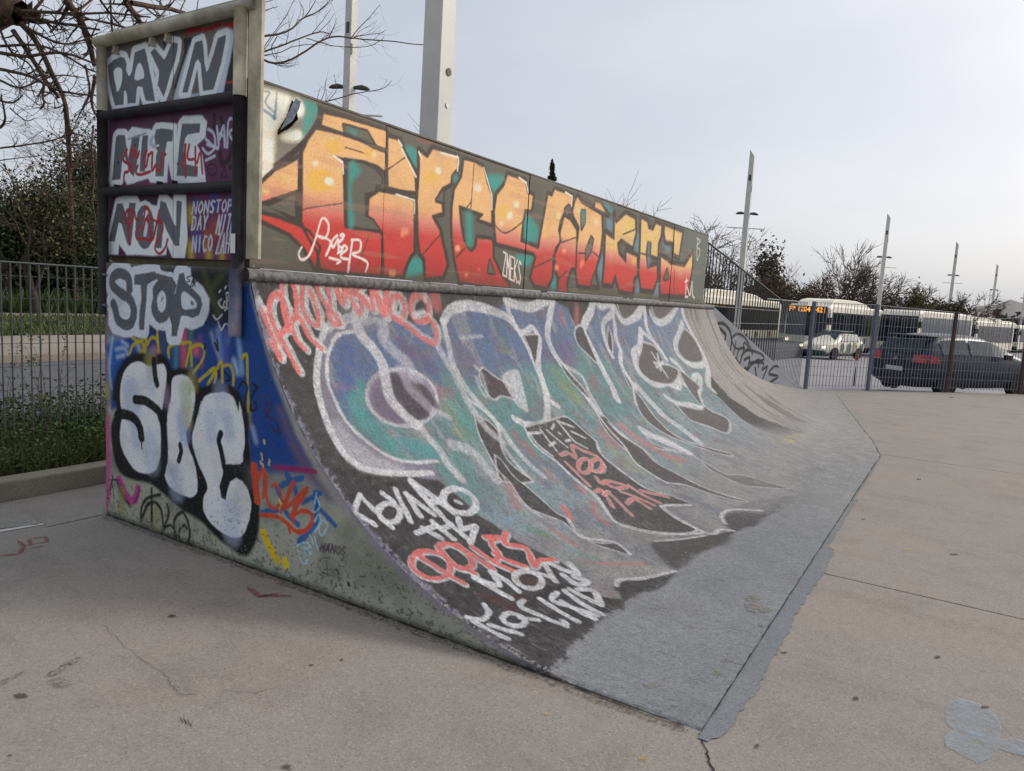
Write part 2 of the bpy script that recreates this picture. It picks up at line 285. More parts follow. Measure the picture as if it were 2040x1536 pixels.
# ------------------------------------------------------------------ paint rasteriser (marks in surface millimetres -> vertex colours)
ART = {}
ART['sign'] = [
[1, 66, 70, 74, 0, 96, 100, 0, 3444, 2870, 3373, 2873, 3371, 2758, 3442, 2731],
[1, 22, 22, 26, 0, 97, 100, 0, 3486, 2754, 3371, 2767, 3366, 2543, 3512, 2548],
[0, 122, 26, 34, 243, 34, 100, 0, 3836, 2848, 3828, 2913, 3706, 2905],
[0, 122, 26, 34, 236, 33, 100, 0, 3679, 2899, 3603, 2897],
[0, 122, 26, 34, 255, 33, 100, 0, 3581, 2902, 3547, 2904],
[0, 122, 26, 34, 250, 32, 100, 0, 3503, 2895, 3434, 2890, 3423, 2853],
[0, 122, 26, 34, 149, 32, 100, 0, 3480, 2604, 3414, 2600, 3412, 2683],
[0, 122, 26, 34, 282, 64, 100, 1, 3378, 2750, 3384, 2697, 3375, 2625],
[0, 150, 158, 172, 170, 64, 100, 1, 3406, 2762, 3391, 2698, 3382, 2594],
[1, 24, 24, 28, 0, 70, 100, 0, 3864, 2880, 3776, 2873, 3823, 2719, 3936, 2612, 3953, 2618, 3856, 2799],
[1, 24, 24, 28, 0, 72, 100, 0, 4058, 2891, 4029, 2889, 4029, 2849, 4046, 2848],
[1, 150, 158, 172, 0, 98, 100, 0, 3599, 2850, 3562, 2881, 3488, 2884, 3437, 2864, 3429, 2823, 3456, 2724, 3512, 2553, 3602, 2557, 3530, 2714],
[1, 150, 158, 172, 0, 105, 80, 0, 3961, 2551, 3871, 2725, 3808, 2830, 3822, 2653, 3854, 2580, 3679, 2564, 3822, 2553],
[0, 172, 178, 190, 717, 58, 100, 0, 4622, 2819, 4563, 2843, 4483, 2854, 4441, 2842, 4418, 2806, 4423, 2771, 4400, 2735, 4381, 2736, 4363, 2759, 4349, 2808, 4335, 2862, 4232, 2871, 4210, 2822, 4184, 2740, 4158, 2663, 4132, 2566, 4224, 2575, 4246, 2622, 4255, 2655, 4300, 2665, 4313, 2658, 4328, 2571, 4411, 2576, 4415, 2622, 4429, 2652, 4447, 2651, 4453, 2574, 4543, 2574, 4581, 2653, 4608, 2734, 4622, 2819],
[0, 172, 178, 190, 674, 55, 100, 0, 4175, 2842, 4135, 2859, 4046, 2788, 4029, 2796, 4004, 2826, 3966, 2872, 3913, 2858, 3917, 2825, 3937, 2770, 3987, 2694, 4020, 2625, 4050, 2579, 4118, 2629, 4105, 2663, 4092, 2705, 4097, 2735, 4140, 2794, 4175, 2842],
[0, 172, 178, 190, 630, 51, 100, 0, 3875, 2589, 3823, 2700, 3760, 2843, 3698, 2849, 3686, 2815, 3673, 2721, 3658, 2678, 3642, 2685, 3590, 2780, 3561, 2840, 3495, 2850, 3495, 2827, 3530, 2714, 3595, 2579, 3687, 2579, 3700, 2664, 3708, 2725, 3732, 2751, 3755, 2740, 3783, 2673, 3814, 2605, 3822, 2584, 3875, 2589],
[1, 172, 178, 190, 0, 39, 100, 0, 4622, 2819, 4563, 2843, 4483, 2854, 4441, 2842, 4418, 2806, 4423, 2771, 4400, 2735, 4381, 2736, 4363, 2759, 4349, 2808, 4335, 2862, 4232, 2871, 4210, 2822, 4184, 2740, 4158, 2663, 4132, 2566, 4224, 2575, 4246, 2622, 4255, 2655, 4300, 2665, 4313, 2658, 4328, 2571, 4411, 2576, 4415, 2622, 4429, 2652, 4447, 2651, 4453, 2574, 4543, 2574, 4581, 2653, 4608, 2734],
[1, 172, 178, 190, 0, 36, 100, 0, 4175, 2842, 4135, 2859, 4046, 2788, 4029, 2796, 4004, 2826, 3966, 2872, 3913, 2858, 3917, 2825, 3937, 2770, 3987, 2694, 4020, 2625, 4050, 2579, 4118, 2629, 4105, 2663, 4092, 2705, 4097, 2735, 4140, 2794],
[1, 172, 178, 190, 0, 34, 100, 0, 3875, 2589, 3823, 2700, 3760, 2843, 3698, 2849, 3686, 2815, 3673, 2721, 3658, 2678, 3642, 2685, 3590, 2780, 3561, 2840, 3495, 2850, 3495, 2827, 3530, 2714, 3595, 2579, 3687, 2579, 3700, 2664, 3708, 2725, 3732, 2751, 3755, 2740, 3783, 2673, 3814, 2605, 3822, 2584],
[1, 72, 75, 80, 0, 39, 100, 0, 4622, 2819, 4563, 2843, 4483, 2854, 4441, 2842, 4418, 2806, 4423, 2771, 4400, 2735, 4381, 2736, 4363, 2759, 4349, 2808, 4335, 2862, 4232, 2871, 4210, 2822, 4184, 2740, 4158, 2663, 4132, 2566, 4224, 2575, 4246, 2622, 4255, 2655, 4300, 2665, 4313, 2658, 4328, 2571, 4411, 2576, 4415, 2622, 4429, 2652, 4447, 2651, 4453, 2574, 4543, 2574, 4581, 2653, 4608, 2734],
[1, 72, 75, 80, 0, 36, 100, 0, 4175, 2842, 4135, 2859, 4046, 2788, 4029, 2796, 4004, 2826, 3966, 2872, 3913, 2858, 3917, 2825, 3937, 2770, 3987, 2694, 4020, 2625, 4050, 2579, 4118, 2629, 4105, 2663, 4092, 2705, 4097, 2735, 4140, 2794],
[1, 72, 75, 80, 0, 34, 100, 0, 3875, 2589, 3823, 2700, 3760, 2843, 3698, 2849, 3686, 2815, 3673, 2721, 3658, 2678, 3642, 2685, 3590, 2780, 3561, 2840, 3495, 2850, 3495, 2827, 3530, 2714, 3595, 2579, 3687, 2579, 3700, 2664, 3708, 2725, 3732, 2751, 3755, 2740, 3783, 2673, 3814, 2605, 3822, 2584],
[1, 172, 178, 190, 0, 40, 100, 1, 4555, 2780, 4521, 2795, 4479, 2787, 4465, 2765, 4470, 2710, 4494, 2671, 4523, 2656, 4532, 2685, 4550, 2738],
[1, 172, 178, 190, 0, 38, 100, 1, 4336, 2726, 4317, 2774, 4294, 2794, 4268, 2786, 4245, 2747, 4241, 2711, 4264, 2704, 4309, 2701, 4336, 2711],
[0, 172, 178, 190, 195, 37, 100, 1, 4105, 2638, 4080, 2606, 4054, 2569],
[1, 52, 30, 46, 0, 510, 80, 0, 4745, 2544, 3361, 2507, 3359, 2410, 4747, 2450],
[0, 24, 18, 26, 314, 68, 100, 1, 3586, 2440, 3590, 2346],
[0, 24, 18, 26, 311, 67, 100, 1, 3525, 2423, 3505, 2364, 3533, 2325],
[0, 24, 18, 26, 309, 67, 100, 1, 3531, 2243, 3521, 2190, 3465, 2199, 3438, 2261, 3402, 2288],
[0, 24, 18, 26, 306, 66, 100, 1, 3446, 2163, 3368, 2165],
[0, 24, 18, 26, 302, 65, 100, 1, 3386, 2412, 3366, 2331],
[1, 172, 178, 190, 0, 70, 100, 0, 3910, 2428, 3864, 2461, 3693, 2451, 3649, 2415, 3662, 2333, 3736, 2296, 3686, 2233, 3654, 2088, 3961, 2092],
[1, 172, 178, 190, 0, 77, 100, 0, 4602, 2099, 4555, 2410, 4418, 2408, 4359, 2436, 4156, 2403, 4123, 2444, 3920, 2423, 3919, 2245, 3961, 2092, 4004, 2212, 4014, 2100, 4179, 2105, 4201, 2131, 4421, 2100, 4456, 2141],
[0, 172, 178, 190, 706, 60, 100, 0, 4583, 2132, 4537, 2389, 4513, 2401, 4441, 2395, 4407, 2257, 4359, 2397, 4285, 2385, 4320, 2201, 4350, 2143, 4396, 2178, 4454, 2286, 4473, 2234, 4492, 2135, 4583, 2132],
[0, 172, 178, 190, 681, 58, 100, 0, 4256, 2381, 4200, 2380, 4206, 2311, 4235, 2171, 4286, 2173, 4280, 2264, 4256, 2381],
[0, 172, 178, 190, 659, 56, 100, 0, 4139, 2364, 4123, 2404, 4068, 2409, 3957, 2392, 3962, 2328, 4015, 2331, 4031, 2282, 4047, 2135, 4129, 2138, 4123, 2256, 4090, 2317, 4128, 2319, 4139, 2364],
[0, 172, 178, 190, 630, 53, 100, 0, 3924, 2134, 3899, 2305, 3874, 2420, 3707, 2410, 3712, 2360, 3817, 2358, 3842, 2339, 3857, 2291, 3862, 2199, 3725, 2178, 3729, 2121, 3924, 2134],
[1, 172, 178, 190, 0, 40, 100, 0, 4583, 2132, 4537, 2389, 4513, 2401, 4441, 2395, 4407, 2257, 4359, 2397, 4285, 2385, 4320, 2201, 4350, 2143, 4396, 2178, 4454, 2286, 4473, 2234, 4492, 2135],
[1, 172, 178, 190, 0, 38, 100, 0, 4256, 2381, 4200, 2380, 4206, 2311, 4235, 2171, 4286, 2173, 4280, 2264],
[1, 172, 178, 190, 0, 37, 100, 0, 4139, 2364, 4123, 2404, 4068, 2409, 3957, 2392, 3962, 2328, 4015, 2331, 4031, 2282, 4047, 2135, 4129, 2138, 4123, 2256, 4090, 2317, 4128, 2319],
[1, 172, 178, 190, 0, 35, 100, 0, 3924, 2134, 3899, 2305, 3874, 2420, 3707, 2410, 3712, 2360, 3817, 2358, 3842, 2339, 3857, 2291, 3862, 2199, 3725, 2178, 3729, 2121],
[1, 72, 75, 80, 0, 40, 100, 0, 4583, 2132, 4537, 2389, 4513, 2401, 4441, 2395, 4407, 2257, 4359, 2397, 4285, 2385, 4320, 2201, 4350, 2143, 4396, 2178, 4454, 2286, 4473, 2234, 4492, 2135],
[1, 72, 75, 80, 0, 38, 100, 0, 4256, 2381, 4200, 2380, 4206, 2311, 4235, 2171, 4286, 2173, 4280, 2264],
[1, 72, 75, 80, 0, 37, 100, 0, 4139, 2364, 4123, 2404, 4068, 2409, 3957, 2392, 3962, 2328, 4015, 2331, 4031, 2282, 4047, 2135, 4129, 2138, 4123, 2256, 4090, 2317, 4128, 2319],
[1, 72, 75, 80, 0, 35, 100, 0, 3924, 2134, 3899, 2305, 3874, 2420, 3707, 2410, 3712, 2360, 3817, 2358, 3842, 2339, 3857, 2291, 3862, 2199, 3725, 2178, 3729, 2121],
[0, 172, 178, 190, 260, 39, 80, 1, 4418, 2382, 4302, 2387],
[0, 70, 74, 84, 120, 39, 70, 1, 4406, 2368, 4223, 2391],
[0, 70, 74, 84, 251, 75, 50, 1, 4156, 2365, 4173, 2328, 4123, 2306],
[0, 128, 24, 30, 194, 40, 100, 1, 4419, 2307, 4461, 2253, 4402, 2217, 4408, 2178, 4444, 2173, 4456, 2127],
[0, 128, 24, 30, 192, 39, 100, 1, 4372, 2301, 4379, 2177],
[0, 128, 24, 30, 191, 39, 100, 1, 4372, 2301, 4331, 2295, 4343, 2273, 4378, 2262],
[0, 128, 24, 30, 189, 39, 100, 1, 4291, 2290, 4314, 2252, 4297, 2277],
[0, 128, 24, 30, 189, 39, 100, 1, 4309, 2207, 4326, 2169, 4280, 2155, 4179, 2169],
[0, 128, 24, 30, 186, 38, 100, 1, 4212, 2292, 4246, 2249, 4223, 2197, 4201, 2253, 4173, 2277],
[0, 128, 24, 30, 183, 38, 100, 1, 4156, 2276, 4162, 2175, 4123, 2205, 4112, 2166, 4068, 2196, 4068, 2272],
[0, 128, 24, 30, 175, 36, 100, 1, 3839, 2302, 3867, 2175],
[0, 128, 24, 30, 174, 36, 100, 1, 3845, 2302, 3840, 2126],
[0, 128, 24, 30, 173, 35, 100, 1, 3806, 2300, 3821, 2228, 3755, 2219],
[0, 128, 24, 30, 171, 35, 100, 1, 3751, 2285, 3749, 2140],
[0, 128, 24, 30, 170, 35, 100, 1, 3733, 2199, 3706, 2252, 3687, 2140],
[0, 90, 18, 24, 216, 37, 100, 1, 4107, 2298, 4105, 2298],
[0, 90, 18, 24, 213, 37, 100, 1, 4031, 2260, 4030, 2260],
[0, 90, 18, 24, 225, 39, 100, 1, 4337, 2328, 4336, 2328],
[0, 90, 18, 24, 220, 38, 100, 1, 4201, 2266, 4200, 2266],
[0, 25, 18, 22, 179, 40, 100, 1, 4513, 2236, 4511, 2236],
[0, 25, 18, 22, 161, 36, 100, 1, 3913, 2202, 3912, 2202],
[0, 150, 158, 172, 165, 34, 85, 1, 3657, 2321, 3551, 2267, 3564, 2384],
[0, 150, 158, 172, 166, 34, 85, 1, 3647, 2294, 3551, 2267],
[0, 150, 158, 172, 163, 33, 85, 1, 3537, 2316, 3505, 2381, 3494, 2271],
[0, 150, 158, 172, 163, 33, 85, 1, 3538, 2343, 3509, 2329],
[0, 150, 158, 172, 160, 33, 85, 1, 3475, 2269, 3468, 2393, 3439, 2414, 3408, 2374, 3458, 2337, 3383, 2264],
[0, 150, 158, 172, 167, 34, 85, 1, 3686, 2275, 3637, 2243, 3579, 2275, 3590, 2346, 3638, 2373],
[0, 150, 158, 172, 167, 34, 85, 1, 3656, 2208, 3579, 2228],
[0, 20, 14, 22, 99, 34, 100, 1, 3561, 2155, 3565, 2142, 3576, 2131, 3592, 2126, 3610, 2127, 3627, 2133, 3638, 2144, 3643, 2158, 3639, 2171, 3627, 2182, 3611, 2187, 3593, 2186, 3577, 2180, 3566, 2168, 3561, 2155],
[0, 20, 14, 22, 97, 34, 100, 0, 3530, 2166, 3488, 2165, 3529, 2113, 3475, 2111, 3490, 2165],
[0, 20, 14, 22, 106, 34, 100, 1, 3616, 2161, 3615, 2161],
[0, 20, 14, 22, 106, 34, 100, 1, 3589, 2162, 3588, 2162],
[1, 60, 26, 50, 0, 116, 100, 0, 4640, 2045, 3794, 2037, 3791, 1671, 4646, 1661],
[1, 36, 30, 44, 0, 778, 60, 0, 4505, 2035, 4090, 2032, 3812, 1671, 4461, 1671],
[0, 150, 130, 20, 481, 362, 85, 1, 3792, 1740, 3785, 1690],
[0, 140, 120, 20, 557, 359, 85, 1, 3793, 1939, 3787, 1889],
[0, 150, 130, 20, 467, 351, 85, 1, 3630, 1736, 3624, 1687],
[0, 150, 130, 20, 380, 344, 85, 1, 3514, 1719, 3507, 1671],
[0, 34, 52, 120, 609, 344, 85, 1, 3585, 2014, 3579, 1966],
[0, 34, 52, 120, 549, 354, 85, 1, 3733, 1981, 3726, 1932],
[0, 34, 50, 110, 664, 333, 85, 1, 3424, 2010, 3418, 1963],
[0, 36, 50, 104, 889, 335, 85, 1, 3412, 1863, 3406, 1816],
[0, 34, 50, 110, 632, 357, 85, 1, 3731, 1796, 3724, 1747],
[0, 120, 56, 26, 688, 345, 85, 1, 3573, 1857, 3567, 1809],
[0, 120, 60, 26, 621, 351, 85, 1, 3641, 1803, 3635, 1754],
[0, 84, 34, 44, 856, 351, 85, 1, 3683, 1955, 3676, 1907],
[0, 96, 44, 30, 607, 342, 85, 1, 3515, 1797, 3508, 1749],
[0, 60, 34, 80, 446, 336, 85, 1, 3401, 1756, 3395, 1709],
[1, 172, 178, 190, 0, 78, 100, 0, 4659, 1678, 4651, 1757, 4607, 1772, 4542, 2023, 4457, 2038, 4316, 2031, 4281, 1991, 4112, 1969, 4090, 2032, 4014, 2030, 3960, 1998, 3950, 2029, 3835, 2026, 3818, 1777, 3843, 1670, 3959, 1668, 4014, 1744, 4024, 1686, 4157, 1677, 4295, 1681, 4341, 1680, 4425, 1678, 4509, 1738, 4522, 1680],
[0, 172, 178, 190, 541, 61, 100, 0, 4626, 1761, 4530, 1989, 4470, 1991, 4423, 1900, 4398, 1993, 4328, 1989, 4358, 1853, 4382, 1733, 4424, 1746, 4483, 1867, 4513, 1874, 4558, 1758, 4626, 1761],
[0, 172, 178, 190, 518, 59, 100, 0, 4140, 1846, 4147, 1797, 4168, 1754, 4200, 1725, 4237, 1715, 4274, 1724, 4306, 1753, 4327, 1796, 4334, 1847, 4327, 1897, 4305, 1940, 4273, 1968, 4236, 1977, 4199, 1967, 4168, 1938, 4147, 1896, 4140, 1846, 4140, 1846],
[0, 172, 178, 190, 498, 56, 100, 0, 4135, 1723, 4090, 1936, 4079, 1997, 4025, 1986, 3949, 1865, 3928, 1852, 3923, 1997, 3871, 1989, 3896, 1739, 3938, 1738, 4014, 1821, 4046, 1872, 4068, 1724, 4135, 1723],
[1, 172, 178, 190, 0, 41, 100, 0, 4626, 1761, 4530, 1989, 4470, 1991, 4423, 1900, 4398, 1993, 4328, 1989, 4358, 1853, 4382, 1733, 4424, 1746, 4483, 1867, 4513, 1874, 4558, 1758],
[1, 172, 178, 190, 0, 39, 100, 0, 4140, 1846, 4147, 1797, 4168, 1754, 4200, 1725, 4237, 1715, 4274, 1724, 4306, 1753, 4327, 1796, 4334, 1847, 4327, 1897, 4305, 1940, 4273, 1968, 4236, 1977, 4199, 1967, 4168, 1938, 4147, 1896, 4140, 1846],
[1, 172, 178, 190, 0, 37, 100, 0, 4135, 1723, 4090, 1936, 4079, 1997, 4025, 1986, 3949, 1865, 3928, 1852, 3923, 1997, 3871, 1989, 3896, 1739, 3938, 1738, 4014, 1821, 4046, 1872, 4068, 1724],
[1, 72, 75, 80, 0, 41, 100, 0, 4626, 1761, 4530, 1989, 4470, 1991, 4423, 1900, 4398, 1993, 4328, 1989, 4358, 1853, 4382, 1733, 4424, 1746, 4483, 1867, 4513, 1874, 4558, 1758],
[1, 72, 75, 80, 0, 39, 100, 0, 4140, 1846, 4147, 1797, 4168, 1754, 4200, 1725, 4237, 1715, 4274, 1724, 4306, 1753, 4327, 1796, 4334, 1847, 4327, 1897, 4305, 1940, 4273, 1968, 4236, 1977, 4199, 1967, 4168, 1938, 4147, 1896, 4140, 1846],
[1, 72, 75, 80, 0, 37, 100, 0, 4135, 1723, 4090, 1936, 4079, 1997, 4025, 1986, 3949, 1865, 3928, 1852, 3923, 1997, 3871, 1989, 3896, 1739, 3938, 1738, 4014, 1821, 4046, 1872, 4068, 1724],
[1, 172, 178, 190, 0, 39, 100, 0, 4195, 1918, 4198, 1905, 4206, 1895, 4218, 1890, 4231, 1890, 4243, 1895, 4251, 1906, 4254, 1919, 4251, 1931, 4243, 1941, 4231, 1947, 4218, 1947, 4206, 1941, 4198, 1931, 4195, 1918],
[1, 172, 178, 190, 0, 78, 80, 0, 4253, 1840, 4236, 1905, 4202, 1859, 4219, 1794, 4248, 1787],
[0, 128, 24, 30, 178, 40, 100, 1, 4400, 1739, 4410, 1940],
[0, 128, 24, 30, 178, 40, 100, 1, 4405, 1853, 4441, 1894, 4422, 1947, 4375, 1950, 4363, 1900, 4411, 1840],
[0, 128, 24, 30, 175, 40, 100, 1, 4340, 1939, 4328, 1893, 4293, 1886],
[0, 128, 24, 30, 174, 39, 100, 1, 4288, 1853, 4329, 1820, 4317, 1774, 4259, 1781, 4180, 1768, 4168, 1820],
[0, 128, 24, 30, 172, 39, 100, 1, 4247, 1899, 4224, 1964, 4190, 1931, 4236, 1886],
[0, 128, 24, 30, 170, 38, 100, 1, 4259, 1814, 4213, 1899, 4157, 1775, 4112, 1879, 4057, 1859, 4068, 1808, 4135, 1729, 4090, 1691, 4035, 1724, 4008, 1776],
[0, 128, 24, 30, 170, 38, 100, 1, 4179, 1898, 4123, 1879],
[0, 128, 24, 30, 169, 38, 100, 1, 4090, 1943, 4135, 1807],
[0, 150, 158, 172, 118, 36, 100, 0, 3777, 1920, 3763, 1984, 3742, 1921, 3728, 1985],
[0, 150, 158, 172, 117, 35, 100, 0, 3693, 1986, 3714, 1966, 3719, 1941, 3706, 1922, 3685, 1942, 3680, 1967, 3693, 1986],
[0, 150, 158, 172, 116, 35, 100, 0, 3671, 1923, 3657, 1987, 3637, 1924, 3624, 1987],
[0, 150, 158, 172, 115, 35, 100, 0, 3574, 1982, 3592, 1988, 3609, 1972, 3585, 1944, 3598, 1925, 3617, 1931],
[0, 150, 158, 172, 113, 34, 100, 0, 3555, 1989, 3522, 1990],
[0, 150, 158, 172, 114, 34, 100, 0, 3538, 1989, 3551, 1927],
[0, 150, 158, 172, 112, 34, 100, 0, 3488, 1990, 3508, 1971, 3513, 1946, 3500, 1928, 3480, 1947, 3476, 1972, 3488, 1990],
[0, 150, 158, 172, 111, 34, 100, 0, 3467, 1929, 3455, 1991, 3427, 1986, 3431, 1964, 3461, 1957],
[0, 150, 158, 172, 119, 36, 90, 0, 3767, 1904, 3781, 1830, 3757, 1839, 3741, 1869, 3746, 1898, 3767, 1904],
[0, 150, 158, 172, 118, 35, 90, 0, 3730, 1832, 3701, 1906, 3698, 1834],
[0, 150, 158, 172, 118, 35, 90, 0, 3719, 1861, 3699, 1861],
[0, 150, 158, 172, 116, 35, 90, 0, 3667, 1908, 3658, 1872, 3635, 1909],
[0, 150, 158, 172, 117, 35, 90, 0, 3658, 1872, 3667, 1835],
[0, 150, 158, 172, 121, 34, 100, 0, 3563, 1812, 3536, 1908, 3536, 1814, 3509, 1909],
[0, 150, 158, 172, 120, 34, 100, 0, 3482, 1911, 3509, 1815],
[0, 150, 158, 172, 119, 34, 100, 0, 3455, 1912, 3429, 1913],
[0, 150, 158, 172, 119, 34, 100, 0, 3442, 1912, 3469, 1817],
[0, 150, 158, 172, 119, 33, 100, 0, 3390, 1914, 3416, 1913, 3442, 1819, 3416, 1820],
[0, 150, 158, 172, 119, 33, 100, 0, 3429, 1866, 3411, 1867],
[0, 150, 158, 172, 119, 36, 90, 0, 3776, 1706, 3766, 1793, 3744, 1708, 3735, 1795],
[0, 150, 158, 172, 118, 36, 90, 0, 3703, 1796, 3712, 1710],
[0, 150, 158, 172, 117, 35, 90, 0, 3641, 1791, 3659, 1798, 3675, 1755, 3668, 1712, 3648, 1722],
[0, 150, 158, 172, 116, 35, 90, 0, 3609, 1801, 3627, 1774, 3630, 1740, 3617, 1715, 3600, 1742, 3596, 1776, 3609, 1801],
[0, 150, 158, 172, 114, 34, 90, 0, 3544, 1806, 3518, 1807, 3562, 1703, 3536, 1704],
[0, 150, 158, 172, 114, 34, 90, 0, 3522, 1705, 3491, 1808, 3496, 1706],
[0, 150, 158, 172, 114, 34, 90, 0, 3510, 1744, 3495, 1745],
[0, 150, 158, 172, 113, 34, 90, 0, 3465, 1809, 3482, 1707],
[0, 150, 158, 172, 112, 34, 90, 0, 3440, 1810, 3457, 1708],
[0, 150, 158, 172, 113, 34, 90, 0, 3474, 1758, 3448, 1759],
[0, 150, 158, 172, 112, 34, 90, 0, 3423, 1710, 3406, 1811, 3437, 1749, 3412, 1750]]
